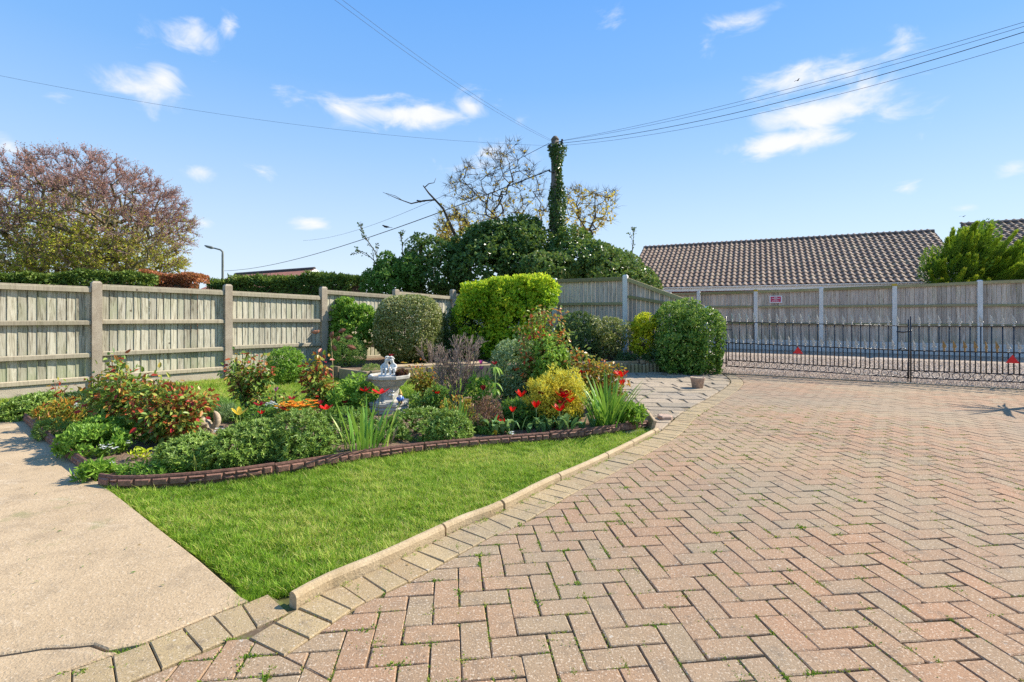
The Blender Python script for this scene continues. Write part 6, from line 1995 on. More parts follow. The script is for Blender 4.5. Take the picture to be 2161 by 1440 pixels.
def rose(label, base, stems, seed, nleaf=420, L_=.042, red=.0, mat='rose', name='rose_bush', spread=.07, topred=.5, lob=None):
    """stems: list of (x, y, dY) pixels of their tips"""
    r = np.random.default_rng(seed); rr = random.Random(seed)
    t = thing(name, label, 'rose', tuple(base))
    pts, tt, dd = [], [], []
    for (tx, ty, dy) in stems:
        q = A(tx, ty, base.y + dy)
        b = MB(); s0 = base + Vector((rr.uniform(-.04, .04), rr.uniform(-.04, .04), -.04))
        md = s0.lerp(q, .5) + Vector((rr.uniform(-.05, .05), rr.uniform(-.05, .05), .02))
        path_ = [s0, s0.lerp(md, .5) + Vector((0, 0, .01)), md, md.lerp(q, .55), q]
        b.tube(path_, [.009, .007, .006, .004, .002], 5)
        for k in range(3):                         # side shoots
            f_ = rr.uniform(.35, .9); s1 = s0.lerp(md, f_ * 2) if f_ < .5 else md.lerp(q, f_ * 2 - 1)
            e_ = s1 + Vector((rr.uniform(-1, 1), rr.uniform(-1, 1), rr.uniform(.2, 1))) * (q - s0).length * .22
            b.tube([s1, e_], [.004, .0015], 4)
            for g_ in np.linspace(.2, 1, 6): pts.append(s1.lerp(e_, g_)); tt.append(f_); dd.append(e_ - s1)
        obj('stem', b, M['stem_red'], t, True)
        for f_ in np.linspace(.28, 1, 18):
            s1 = s0.lerp(md, f_ * 2) if f_ < .5 else md.lerp(q, f_ * 2 - 1)
            pts.append(s1); tt.append(f_); dd.append(q - s0)
    P0 = np.array([list(p) for p in pts]); tt = np.array(tt)
    i = r.integers(0, len(P0), nleaf)
    P = P0[i] + r.normal(0, spread * .55, (nleaf, 3)); f_ = tt[i]
    N = n3(np.array([0, -.1, .8]) + rdir(r, nleaf) * .7)
    D = n3((P - P0[i]) + rdir(r, nleaf) * .02 + [0, 0, -.012])
    T = np.clip(r.normal(.28, .15, nleaf) + red + (r.random(nleaf) < topred * f_ ** 2) * r.uniform(.25, .65, nleaf), 0, 1)
    m = MB(); leafset(m, P, D, N, L_ * r.uniform(.65, 1.25, nleaf), L_ * .62 * r.uniform(.8, 1.1, nleaf), T, 'oval', .12, .15)
    tag(obj('foliage', m, M[mat], t), kind='stuff')
    return t


rose('tall rose bush with bronze and dark red shoots in front of the fence post', at_bed(262, 925), [(235, 752, .15), (205, 790, .2), (270, 775, 0), (300, 800, .1), (190, 815, .1), (330, 815, .1), (255, 800, -.1), (225, 830, -.1), (290, 830, -.15), (180, 840, .1)], 71, 2300, .056)
rose('spreading rose bush with many dark red leaves beside the stone animal', at_bed(345, 940), [(330, 800, .1), (365, 805, .1), (400, 830, 0), (425, 850, 0), (300, 835, .1), (280, 865, 0), (410, 880, -.1), (370, 850, -.1), (330, 860, -.1), (445, 835, .15), (395, 905, -.1)], 72, 2700, .054, red=.05, topred=.75)
rose('small young rose with red-tipped shoots near the path corner', at_bed(128, 885), [(115, 805, 0), (138, 812, 0), (128, 830, 0)], 73, 90, .05, red=.25, topred=.9)
rose('rose bush with bronze shoots on the back lawn edge left of the cane', at_bed(522, 868), [(500, 745, .05), (530, 742, .1), (560, 760, .05), (575, 775, 0), (488, 775, .1), (515, 780, 0), (545, 790, -.1), (570, 800, 0), (495, 810, 0), (535, 815, 0)], 74, 1200, .062, topred=.6).__setitem__('label', 'rose bush with bronze shoots in front of the round green shrub')
rose('upright rose with large dark red top leaves beside the bamboo cane', at_bed(672, 870), [(672, 748, 0), (660, 775, .05), (690, 770, 0), (650, 800, .1), (682, 805, 0), (665, 830, -.05), (700, 815, 0)], 75, 800, .066, red=.12, topred=.7)
rose('low leafy rose behind the orange primroses', at_bed(575, 880), [(545, 835, 0), (580, 825, 0), (610, 840, 0), (560, 850, -.05)], 76, 260, .045, topred=.3)
rose('rose with orange-brown young leaves behind the fountain', at_bed(890, 838), [(865, 770, 0), (890, 765, 0), (915, 780, 0), (940, 790, 0), (870, 800, 0), (900, 805, 0), (930, 815, 0)], 77, 620, .055, red=.2, topred=.5, mat='bronze')
rose('green rose bush carrying a red poppy beside the dry twiggy shrub', at_bed(925, 876), [(905, 820, 0), (930, 825, 0), (955, 835, 0), (915, 845, 0), (945, 855, 0), (890, 850, .05)], 78, 520, .045, topred=.25)
bush('leafy_perennial', 'loose light green leafy perennial between the cane and the fountain', 'plant', at_bed(735, 874), px_lobes([(690, 790, 806, 876, 1100, 0, .28), (715, 775, 790, 850, 400, .1, .2)], 6.0), .055, .03, 'fresh', 79, shape='oval', lump=.3, depth=.6, tmu=.55, stems=7, stem_mat='stem_green')
bush('feathery_herb', 'feathery bright green herb clump behind the stone animal', 'plant', at_bed(455, 892), px_lobes([(400, 480, 838, 905, 3600, 0, .22), (440, 500, 846, 900, 2200, .05, .2)], 5.45), .05, .007, 'mid', 80, shape='blade', lump=.15, depth=.5, tmu=.6, updir=1.0, jit=.5)
bush('grey_herb', 'small grey-green lavender tuft beside the yellow flower', 'plant', at_bed(478, 895), px_lobes([(455, 500, 852, 900, 1100, 0, .12)], 5.35), .05, .007, 'silver', 81, shape='blade', lump=.15, depth=.5, tmu=.35, updir=1.0, jit=.5)
rosettes('candytuft', 'long dark grey-green cushion plant behind the front edging', 'plant', at_bed(550, 980),
         px_lobes([(455, 600, 888, 992, 1000, 0, .28), (545, 690, 872, 975, 1000, .15, .30), (430, 540, 912, 1006, 600, -.2, .22), (600, 705, 895, 985, 600, .05, .24)], 4.05), 'candy', 82, L=.034, W_=.010)
rosettes('candytuft', 'smaller grey-green cushion plant in front of the stone animal', 'plant', at_bed(395, 990), px_lobes([(335, 440, 922, 1006, 620, 0, .24), (385, 450, 915, 975, 300, .15, .16)], 3.85), 'candy', 83, L=.036, W_=.011, tmu=.55)
rosettes('candytuft', 'rounded grey-green cushion plant in front of the fountain', 'plant', at_bed(900, 942), px_lobes([(820, 935, 862, 955, 800, .1, .28), (905, 1000, 872, 950, 700, 0, .24), (690, 800, 884, 965, 600, .05, .24), (770, 860, 885, 960, 500, .0, .22)], 4.70), 'candy', 84, L=.036, W_=.011, tmu=.52)
rosettes('low_greenery', 'low fresh green leaves just behind the front edging near the path corner', 'plant', at_bed(330, 1005), px_lobes([(255, 400, 978, 1006, 170, 0, .11)], 3.65), 'fresh', 85, L=.045, W_=.014, tmu=.4, per=7)
bush('corner_tuft', 'bright green leaf tuft flopping over the path corner of the edging', 'plant', at_bed(205, 1008), px_lobes([(168, 245, 978, 1016, 420, 0, .12)], 3.62), .07, .018, 'fresh', 86, shape='oval', lump=.2, depth=.5, tmu=.5, updir=.2, droop=.3)
bush('corner_tuft', 'small yellow-green leafy plant alone on the bare soil', 'plant', at_bed(298, 972), px_lobes([(280, 318, 945, 975, 50, 0, .08)], 4.0), .05, .022, 'yellowgreen', 87, shape='oval', lump=.2, depth=.8, tmu=.3)


def twiggy(label, base, tips, seed, mat='twig_lilac', n=3, lev=3, rad=.008, name='twiggy_shrub', cat='shrub'):
    t = thing(name, label, cat, tuple(base)); b = Branch(seed)
    for tx, ty, dy in tips:
        q = A(tx, ty, base.y + dy); b.grow(base.copy() + Vector((b.r.uniform(-.04, .04), b.r.uniform(-.04, .04), 0)), (q - base).normalized(), (q - base).length * .62, rad, lev, 2, .5, .12, .18, .6, 4, .55)
    tag(obj('twigs', b.mesh(.0022, 4), M[mat], t), kind='stuff')
    return t, b


tw1, bb = twiggy('dry bare twiggy shrub standing between the fountain and the round silver shrub', at_bed(968, 858), [(905, 775, 0), (930, 760, 0), (950, 735, .1), (975, 730, .1), (1000, 755, 0), (1020, 780, 0), (940, 790, -.1), (985, 780, -.1), (1010, 800, -.1), (915, 800, .1), (960, 765, .1), (995, 740, .15)], 91, rad=.010, lev=4)
rg = np.random.default_rng(5); P, D = bb.points(rg, 700, (0, 1), .01); m = MB(); leafset(m, P, n3(D + rdir(rg, len(P)) * .5), rdir(rg, len(P)), .018, .008, rg.random(len(P)) * .7 + .3); tag(obj('foliage', m, M['heather'], tw1), kind='stuff')
twiggy('small tuft of dry pale twigs in front of the clipped ball', A(905, 770, 9.9) * 1.0, [(880, 735, 0), (900, 730, 0), (920, 738, 0), (935, 748, 0), (890, 745, 0)], 92, lev=3, rad=.007)
twiggy('reddish dead stems in the gap of the grey-green cushion', at_bed(688, 962), [(660, 925, 0), (690, 910, 0), (715, 920, 0), (670, 945, -.1), (705, 945, -.1), (650, 950, 0)], 93, mat='stem_red', lev=3, rad=.006, name='dead_plant', cat='plant')
twiggy('pale dead stems lying between two grey-green cushions', at_bed(822, 945), [(800, 900, 0), (815, 885, 0), (835, 905, 0), (810, 925, -.1)], 94, lev=2, rad=.004, name='dead_plant', cat='plant')


def strap_clump(label, base, n, hpx, seed, spread=.5, w=.022, lean=.7, name='sword_leaves', mat='strap', cat='plant', tint_=(.2, .9), rad=.06, group=None):
    rr = random.Random(seed)
    t = thing(name, label, cat, tuple(base), group)
    for k in range(n):
        a = rr.uniform(0, 6.28); ln = rr.uniform(.05, lean); H = hpx * rr.uniform(.55, 1.0)
        s0 = base + Vector((math.cos(a) * rad * rr.random(), math.sin(a) * rad * rr.random(), -.03))
        d = Vector((math.cos(a), math.sin(a), 0)); sd = Vector((-math.sin(a + rr.uniform(-.9, .9)), math.cos(a), 0)).normalized()
        P = []
        droop_ = rr.uniform(0, 1) ** 2 * ln * 1.1
        for f_ in np.linspace(0, 1, 7):
            P.append(s0 + d * (H * ln * f_ ** 1.5 * .9) + Vector((0, 0, H * (f_ - droop_ * .55 * f_ ** 3))))
        V = []
        for i, p in enumerate(P):
            f_ = i / 6; ww = w * rr.uniform(.97, 1.03) * (.75 + .5 * f_ if f_ < .45 else (1 - ((f_ - .45) / .55) ** 1.8)) * .5 + .0006
            V += [p - sd * ww, p + d * -.25 * ww, p + sd * ww]
        m = MB(); m.add(V, [(i * 3 + j, i * 3 + j + 1, i * 3 + 4 + j, i * 3 + 3 + j) for i in range(6) for j in range(2)], rr.uniform(*tint_)); obj('leaf', m, M[mat], t, True)
    return t


strap_clump('fan of upright yellow-green sword leaves in front of the leafy perennial', at_bed(772, 955), 40, .50, 101, lean=.7, tint_=(.5, .95), rad=.2)
strap_clump('narrow stand of upright sword leaves beside the maroon shrub', at_bed(968, 906), 24, .36, 102, lean=.3, w=.02, tint_=(.45, .95), rad=.13)
strap_clump('great arching daylily clump at the kerb end of the flower bed', at_bed(1282, 906), 95, .62, 103, lean=1.0, w=.022, name='daylily', tint_=(.1, .85), rad=.17)
strap_clump('thin tuft of yellow grass blades beside the yellow flower', at_bed(510, 912), 16, .2, 104, lean=.6, w=.008, tint_=(.75, 1), name='grass_tuft', rad=.04)
strap_clump('single arching pale strap leaves hanging over the front cushion', at_bed(415, 1003), 3, .24, 105, lean=1.0, w=.014, tint_=(.8, .95), name='strap_plant', rad=.02)
bush('leafy_clump', 'fresh green leafy clump behind the timber board', 'plant', at_bed(1335, 893), px_lobes([(1290, 1364, 850, 897, 700, 0, .18)], 5.25), .06, .028, 'fresh', 106, shape='oval', lump=.25, depth=.6, tmu=.3)
bush('maroon_shrub', 'low maroon-brown twiggy leaved shrub beside the sword leaves', 'shrub', at_bed(1030, 915), px_lobes([(990, 1062, 838, 918, 2200, 0, .2)], 5.05), .028, .009, 'maroon', 107, lump=.2, depth=.5, tmu=.55, stems=7, stem_mat='stem_red', updir=.4)
bush('silver_shrub', 'dome of small silver-edged leaves in the middle of the flower bed', 'shrub', at_bed(1095, 858), px_lobes([(1028, 1150, 712, 850, 6500, 0, .36), (1100, 1205, 715, 840, 5200, .15, .34), (1050, 1180, 790, 865, 2600, -.1, .3)], 6.6), .04, .02, 'silver', 108, shape='oval', lump=.14, depth=.35, tmu=.62, stems=6)
bush('green_shrub', 'light green leafy shrub in front of the silver-edged dome', 'shrub', at_bed(1165, 862), px_lobes([(1115, 1205, 715, 850, 2600, 0, .26)], 6.25), .05, .03, 'fresh', 116, shape='oval', lump=.22, depth=.5, tmu=.75, stems=4)
rose('tall red-tipped shrub standing up through the silver-edged dome', at_bed(1150, 862), [(1150, 645, .1), (1120, 660, 0), (1175, 660, 0), (1190, 700, 0), (1100, 700, 0), (1210, 735, 0), (1135, 690, -.1), (1165, 710, -.1), (1145, 740, -.1), (1195, 760, -.1), (1110, 750, -.1)], 109, 2200, .058, mat='photinia', name='red_tipped_shrub', red=.06, topred=.6)['category'] = 'shrub'
bush('golden_shrub', 'golden yellow feathery shrub behind the tulip leaves', 'shrub', at_bed(1175, 902), px_lobes([(1112, 1200, 786, 885, 3400, 0, .26), (1165, 1238, 782, 890, 3000, .05, .26), (1125, 1225, 840, 900, 1400, -.05, .22)], 5.35), .05, .014, 'gold', 110, lump=.42, depth=.7, freq=5, tmu=.55, updir=.5, stems=8, stem_mat='stem_red')
rose('bushy rose with orange young leaves behind the daylily clump', at_bed(1255, 868), [(1200, 765, .1), (1225, 752, .1), (1250, 770, 0), (1275, 765, 0), (1300, 785, 0), (1320, 800, 0), (1240, 795, -.1), (1275, 800, -.1), (1215, 800, 0), (1300, 825, 0)], 111, 1900, .054, mat='bronze', red=.1, topred=.6)
bush('underplanting', 'dark green foliage under the golden shrub behind the tulips', 'plant', at_bed(1120, 905), px_lobes([(1050, 1140, 850, 915, 1100, 0, .2), (1130, 1230, 865, 915, 1000, 0, .2)], 5.25), .06, .03, 'mid', 112, shape='oval', lump=.25, depth=.6, tmu=.22)


for k, (lab, nm, lob, Y, mt, L_, W_, n_) in enumerate((
        ('low green leaves filling the bed between the primroses and the fountain', 'low_plant', [(655, 790, 862, 905, 900, 0, .28)], 5.5, 'mid', .055, .024, 0),
        ('low mixed leaves in front of the dry twiggy shrub', 'low_plant', [(925, 1010, 845, 905, 900, 0, .25)], 5.45, 'bronze', .045, .02, 0),
        ('fresh green leaves under the sword leaves and tulips beside the maroon shrub', 'low_plant', [(985, 1075, 890, 928, 600, 0, .16)], 4.95, 'mid', .05, .02, 0),
        ('small leaved green plant at the foot of the spreading rose', 'low_plant', [(275, 420, 885, 945, 900, 0, .25)], 4.75, 'fresh', .045, .02, 0),
        ('green leaves around the yellow bell-shaped flower', 'low_plant', [(490, 590, 858, 895, 800, 0, .25)], 5.45, 'mid', .05, .022, 0),
        ('green leaves below the rose behind the fountain', 'low_plant', [(865, 945, 828, 872, 700, 0, .25)], 6.1, 'mid', .05, .022, 0),
        ('fresh leafy stems between the dry twiggy shrub and the silver-edged dome', 'low_plant', [(985, 1050, 790, 872, 700, 0, .18)], 6.0, 'fresh', .05, .022, 0),
        ('lime leaves low beside the dry twiggy shrub on the fountain side', 'low_plant', [(895, 950, 818, 872, 600, 0, .18)], 5.8, 'mid', .05, .022, 0),
        ('soft green tuft in front of the silver-edged dome', 'low_plant', [(1055, 1125, 838, 900, 900, 0, .2)], 5.6, 'mid', .055, .022, 0))):
    c0 = px_lobes(lob, Y)[0][0]
    bush(nm, lab, 'plant', (c0[0], c0[1], .0), px_lobes(lob, Y), L_, W_, mt, 400 + k, shape='oval', lump=.3, depth=.6, tmu=.42, updir=.5)


def bloom(parent, c, s, mat, rr, np_=6, open_=.5, name='petal'):
    """a cup of petals, each a mesh of its own"""
    for k in range(np_):
        a = k / np_ * 6.28 + rr.uniform(-.15, .15); d = Vector((math.cos(a), math.sin(a), 0)); sd = Vector((-d.y, d.x, 0))
        tl = open_ * rr.uniform(.8, 1.2)
        V = []
        for f_, w in ((0, .15), (.35, .42), (.7, .46), (1, .12)):
            p = c + d * (s * (.12 + tl * f_ * (1.0 if f_ < .8 else .95))) + Vector((0, 0, s * (f_ * (1.15 - .55 * tl))))
            V += [p - sd * w * s * .5, p + d * .12 * s * w, p + sd * w * s * .5]
        m = MB(); m.add(V, [(i * 3 + j, i * 3 + j + 1, i * 3 + 4 + j, i * 3 + 3 + j) for i in range(3) for j in range(2)], rr.random()); obj(name, m, M[mat], parent, True)


def flower(label, px, py, base_py, mat='redpetal', s=.035, seed=0, leaves=0, open_=.5, name='tulip', group=None, np_=6, base_px=None, leafL=.24, leafW=.05):
    rr = random.Random(seed * 13 + 5)
    s *= 1.25
    bs = at_bed(base_px if base_px is not None else px + rr.uniform(-4, 4), base_py)
    c = A(px, py, bs.y) - Vector((0, 0, s * .5))
    t = thing(name, label, name.replace('_', ' '), tuple(bs), group)
    b = MB(); md = bs.lerp(c, .5) + Vector((rr.uniform(-.015, .015), 0, 0)); b.tube([bs - Vector((0, 0, .05)), md, c], [.0045, .004, .0035], 5); obj('stem', b, M['stem_green'], t, True)
    bloom(t, c, s, mat, rr, np_, open_)
    for k in range(leaves):
        a = rr.uniform(0, 6.28) if k else -1.6 + rr.uniform(-.8, .8); d = Vector((math.cos(a), math.sin(a), 0)); sd = Vector((-d.y, d.x, 0)); L_ = leafL * rr.uniform(.75, 1.15); V = []
        for i, f_ in enumerate(np.linspace(0, 1, 7)):
            p = bs + d * (L_ * .55 * f_ ** 1.3) + Vector((0, 0, L_ * (f_ * .95 - .45 * f_ ** 3)))
            ww = leafW * (.25 + math.sin(math.pi * min(1, f_ * .93 + .05))) * .5 * (1 if i < 6 else .05)
            V += [p - sd * ww + Vector((0, 0, ww * .3)), p, p + sd * ww + Vector((0, 0, ww * .3))]
        m = MB(); m.add(V, [(i * 3 + j, i * 3 + j + 1, i * 3 + 4 + j, i * 3 + 3 + j) for i in range(6) for j in range(2)], rr.random()); obj('leaf', m, M['tulipleaf'], t, True)
    return t


TG = 'red tulips and poppies of the flower bed'
FL = [('large bright red poppy cluster before the fountain bowl, on the cane side', 770, 820, 880, 'redpetal', .060, 0, .9), ('wide drooping scarlet poppy against the fountain pedestal', 803, 822, 895, 'redpetal', .075, 0, 1.25),
      ('double red flower among the green rose leaves beside the dry twiggy shrub', 923, 826, 880, 'redpetal', .055, 0, .9), ('big round red tulip beside the golden shrub', 1100, 829, 905, 'redpetal', .065, 2, .65),
      ('tall scarlet tulip at the end of the daylily clump above the patio', 1311, 786, 872, 'redpetal', .085, 0, .9), ('lower scarlet bloom hanging below the tall scarlet tulip', 1313, 806, 873, 'redpetal', .060, 0, .5),
      ('red tulip standing low before the dark foliage, beside the golden shrub', 1082, 863, 915, 'redpetal', .048, 2, .55), ('small crimson tulip over the broad leaves next to the maroon shrub', 1049, 881, 918, 'redpetal', .036, 2, .4),
      ('open pinkish red tulip just above the broad pale leaf', 1061, 888, 920, 'redpetal', .042, 2, .6), ('dark red tulip at the near lower edge of the golden shrub', 1131, 852, 912, 'redpetal', .062, 2, .6),
      ('dark red tulip cluster high in the golden shrub', 1190, 828, 905, 'redpetal', .085, 1, .9), ('dark red bloom in the middle of the golden shrub', 1186, 846, 908, 'darkred', .065, 2, .7),
      ('dark red bloom low in the golden shrub', 1181, 858, 915, 'redpetal', .07, 2, .8), ('maroon bloom at the daylily side of the golden shrub', 1203, 841, 905, 'redpetal', .065, 1, .7), ('slim maroon bloom at the tulip side of the golden shrub', 1142, 830, 900, 'darkred', .06, 1, .6),
      ('red tulip rising behind the golden shrub beside the bronze rose', 1229, 784, 870, 'redpetal', .055, 0, .7), ('small red bloom at the top of the silver-edged dome', 1087, 779, 865, 'darkred', .04, 0, .6),
      ('dark red flower just above the orange primroses', 617, 838, 890, 'darkred', .045, 0, 1.0), ('red flower over the primroses beside the cane', 688, 857, 900, 'redpetal', .06, 0, 1.0), ('small crimson flower at the edge of the primroses', 600, 860, 900, 'darkred', .045, 0, .9),
      ('dark red flower low over the primroses, next to the cane', 662, 868, 902, 'darkred', .065, 0, 1.0), ('dark red double flower beside the yellow bloom', 548, 850, 905, 'darkred', .05, 0, 1.0), ('tiny red flower below the dark red double flower', 552, 869, 905, 'redpetal', .035, 0, .8),
      ('small dark red bud in the light green perennial, upper of two', 726, 834, 876, 'darkred', .04, 0, .6), ('small dark red bud in the light green perennial, lower of two', 728, 848, 880, 'darkred', .04, 0, .6),
      ('small red bud on a bare stem over the primroses', 677, 848, 895, 'darkred', .04, 0, .7), ('small red flower behind the fountain statue', 827, 748, 842, 'darkred', .04, 0, 1.0), ('red flower among the dry twigs beside the statue side rose', 960, 835, 885, 'redpetal', .035, 0, .8),
      ('dark red nodding tulip beside the tall green crown leaves', 1020, 818, 895, 'darkred', .045, 1, .5)]
for k, (lab, px, py, bpy_, mt, s, nl_, op) in enumerate(FL):
    flower(lab, px, py, bpy_, mt, s, k + 1, nl_, op, 'tulip' if nl_ else 'red_flower', TG, np_=7 if op > .85 else 6)
flower('pale yellow bell-shaped flower beside the thin yellow grass', 505, 866, 905, 'yellowpetal', .075, 60, 0, .75, 'yellow_flower')
flower('single pink tulip against the back lawn', 582, 821, 880, 'pinkpetal', .04, 61, 0, .4, 'pink_tulip')
flower('purple pink flower above the dry twiggy shrub, upper bloom', 1015, 764, 858, 'pinkpetal', .045, 62, 0, .5, 'pink_flower')
flower('purple pink flower above the dry twiggy shrub, lower bloom', 1016, 776, 858, 'pinkpetal', .04, 63, 0, .5, 'pink_flower')
flower('creamy yellow tulip bud in front of the broad pale leaves', 1046, 912, 922, 'yellowpetal', .05, 64, 1, .25, 'yellow_tulip')
for k, (px, py, l_, s_) in enumerate(((1038, 921, 3, .27), (1135, 915, 3, .2), (1180, 917, 3, .22), (1205, 922, 4, .24), (1228, 916, 3, .22), (1160, 912, 3, .2), (1100, 915, 2, .18), (1250, 910, 3, .22), (1075, 920, 2, .16), (1115, 919, 3, .19), (1148, 918, 3, .2), (1192, 912, 3, .2))):
    rr = random.Random(200 + k); bs = at_bed(px, py)
    t = thing('tulip_leaves', ['broad pale green upright leaf pair of the creamy tulip bud', 'blue-green tulip leaves below the maroon bloom of the golden shrub', 'blue-green tulip leaves at the foot of the golden shrub', 'big tulip leaves bending over the dark edging', 'tulip leaves at the daylily side of the bent ones', 'short tulip leaves close behind the edging joint', 'small tulip leaves below the big round red tulip', 'upright tulip leaves touching the daylily clump', 'tiny tulip leaves beside the white alyssum', 'tulip leaves in the row next to the small ones below the red tulip', 'tulip leaves in the row under the first red blooms of the golden shrub', 'tulip leaves close in front of the darkest part of the golden shrub'][k], 'plant', tuple(bs), 'leafy tulips without flowers')
    for q in range(l_):
        a = -1.57 + rr.uniform(-1.7, 1.7); d = Vector((math.cos(a), math.sin(a), 0)); sd = Vector((-d.y, d.x, 0)); L_ = s_ * rr.uniform(.75, 1.15); V = []; bend_ = rr.uniform(.1, .6)
        for i, f_ in enumerate(np.linspace(0, 1, 7)):
            p = bs + d * (.01 + L_ * .6 * f_ ** 1.4 * (bend_ + .3)) + Vector((0, 0, L_ * (f_ - bend_ * f_ ** 3)))
            ww = .058 * (s_ / .24) * (.3 + math.sin(math.pi * min(1, f_ * .92 + .05))) * .5 * (1 if i < 6 else .05)
            V += [p - sd * ww + Vector((0, 0, ww * .35)), p, p + sd * ww + Vector((0, 0, ww * .35))]
        m = MB(); m.add(V, [(i * 3 + j, i * 3 + j + 1, i * 3 + 4 + j, i * 3 + 3 + j) for i in range(6) for j in range(2)], rr.random()); obj('leaf', m, M['tulipleaf'], t, True)
# crown imperial: green leaves with a red crown
ci = at_bed(1048, 895)
t = thing('crown_imperial', 'tall green-leaved stem with a small red crown beside the silver-edged dome', 'plant', tuple(ci))
topc = A(1044, 770, ci.y); b = MB(); b.tube([ci, topc], [.008, .006], 6); obj('stem', b, M['stem_green'], t, True)
rr = random.Random(77)
bloom(t, topc, .05, 'darkred', rr, 6, .7)
for lev_, cnt in ((topc.z - .03, 12), (topc.z - .2, 11), (topc.z - .27, 9)):
    for k in range(cnt):
        a = rr.uniform(0, 6.28); d = Vector((math.cos(a), math.sin(a), 0)); sd = Vector((-d.y, d.x, 0)); V = []
        L_ = rr.uniform(.10, .15)
        for i, f_ in enumerate(np.linspace(0, 1, 5)):
            p = Vector((topc.x, topc.y, lev_)).lerp(ci, 0) + d * L_ * f_ * .75 + Vector((0, 0, L_ * (.35 * f_ - .95 * f_ ** 2)))
            ww = .024 * math.sin(math.pi * min(1, f_ * .9 + .08)) * .5; V += [p - sd * ww, p + sd * ww]
        m = MB(); m.add(V, [(i * 2, i * 2 + 1, i * 2 + 3, i * 2 + 2) for i in range(4)], rr.uniform(.3, 1)); obj('leaf', m, M['fresh'], t, True)


def blossoms(label, base, lobes, Y, mat, seed, s=.014, name='white_alyssum', cat='plant', leaf='mid', nl_=200, group=None):
    r = np.random.default_rng(seed)
    t = thing(name, label, cat, tuple(base), group)
    m, ml = MB(), MB()
    for c, rad, n in px_lobes(lobes, Y):
        P, N, dep = blob(c, rad, n, r, .2, .3, 0.0)
        P = P[N[:, 2] > -.2]; k = len(P)
        for q in range(5):
            a = q * 6.28 / 5 + r.uniform(-.2, .2, k); D = np.c_[np.cos(a), np.sin(a), r.uniform(.1, .5, k)]
            leafset(m, P, D, np.tile([0, -.3, 1.], (k, 1)), s * r.uniform(.8, 1.2, k), s * .8, r.random(k), 'diamond', .1)
        P, N, dep = blob(c, rad, nl_, r, .2, .6, 0.0); k = len(P); leafset(ml, P - [0, 0, .01], n3(rdir(r, k) + [0, 0, .4]), rdir(r, k), .03, .012, r.random(k))
    tag(obj('blossom', m, M[mat], t), kind='stuff'); tag(obj('foliage', ml, M[leaf], t), kind='stuff')


blossoms('orange primrose patch in the middle of the flower bed', at_bed(625, 885), [(588, 645, 848, 876, 60, -.1, .1), (630, 672, 846, 872, 34, 0, .1)], 5.5, 'orangepetal', 301, .040, 'orange_primroses')
blossoms('yellow-orange primroses in front of the orange patch', at_bed(610, 890), [(585, 625, 868, 886, 18, 0, .08), (640, 675, 868, 882, 10, 0, .08)], 5.3, 'yellowpetal', 302, .024, 'yellow_primroses')
AG = 'white alyssum cushions'
for k, (lab, x0, x1, y0, y1, Y, n) in enumerate((('white alyssum flowers behind the orange primroses', 555, 592, 848, 872, 5.7, 60), ('white alyssum flowers upon the bright ground cover', 205, 245, 936, 956, 4.25, 34), ('white alyssum flowers on the bare soil beside the ground cover', 262, 280, 928, 940, 4.4, 16), ('white alyssum flowers at the path end of the bare soil', 218, 242, 974, 990, 3.85, 22),
                                             ('white alyssum flowers below the spreading rose', 320, 345, 900, 925, 4.6, 26), ('white alyssum flowers beside the stone animal', 455, 470, 902, 918, 4.85, 14), ('white alyssum flowers behind the broad pale tulip leaf', 1058, 1082, 895, 908, 5.1, 26), ('white alyssum flowers close behind the dark edging', 1072, 1084, 910, 922, 4.95, 10),
                                             ('white alyssum flowers high beside the golden shrub', 1194, 1222, 792, 812, 5.6, 40), ('pale blossoms between the tall rose and the back lawn', 160, 172, 850, 866, 5.3, 12))):
    blossoms(lab, at_bed((x0 + x1) / 2, (Y and HZ + FPX * HC / Y)), [(x0, x1, y0, y1, n, -.16, .05)], Y, 'whitepetal', 310 + k, .016, group=AG, nl_=60)
bush('heuchera', 'dark red leaved plant growing in the fountain bowl', 'plant', tuple(fc + Vector((.13, .02, .43))), [(tuple(fc + Vector((.15, .0, .47))), (.075, .09, .04), 420)], .035, .026, 'maroon', 120, shape='oval', lump=.2, depth=.5, tmu=.1, tsd=.1, ttop=0)

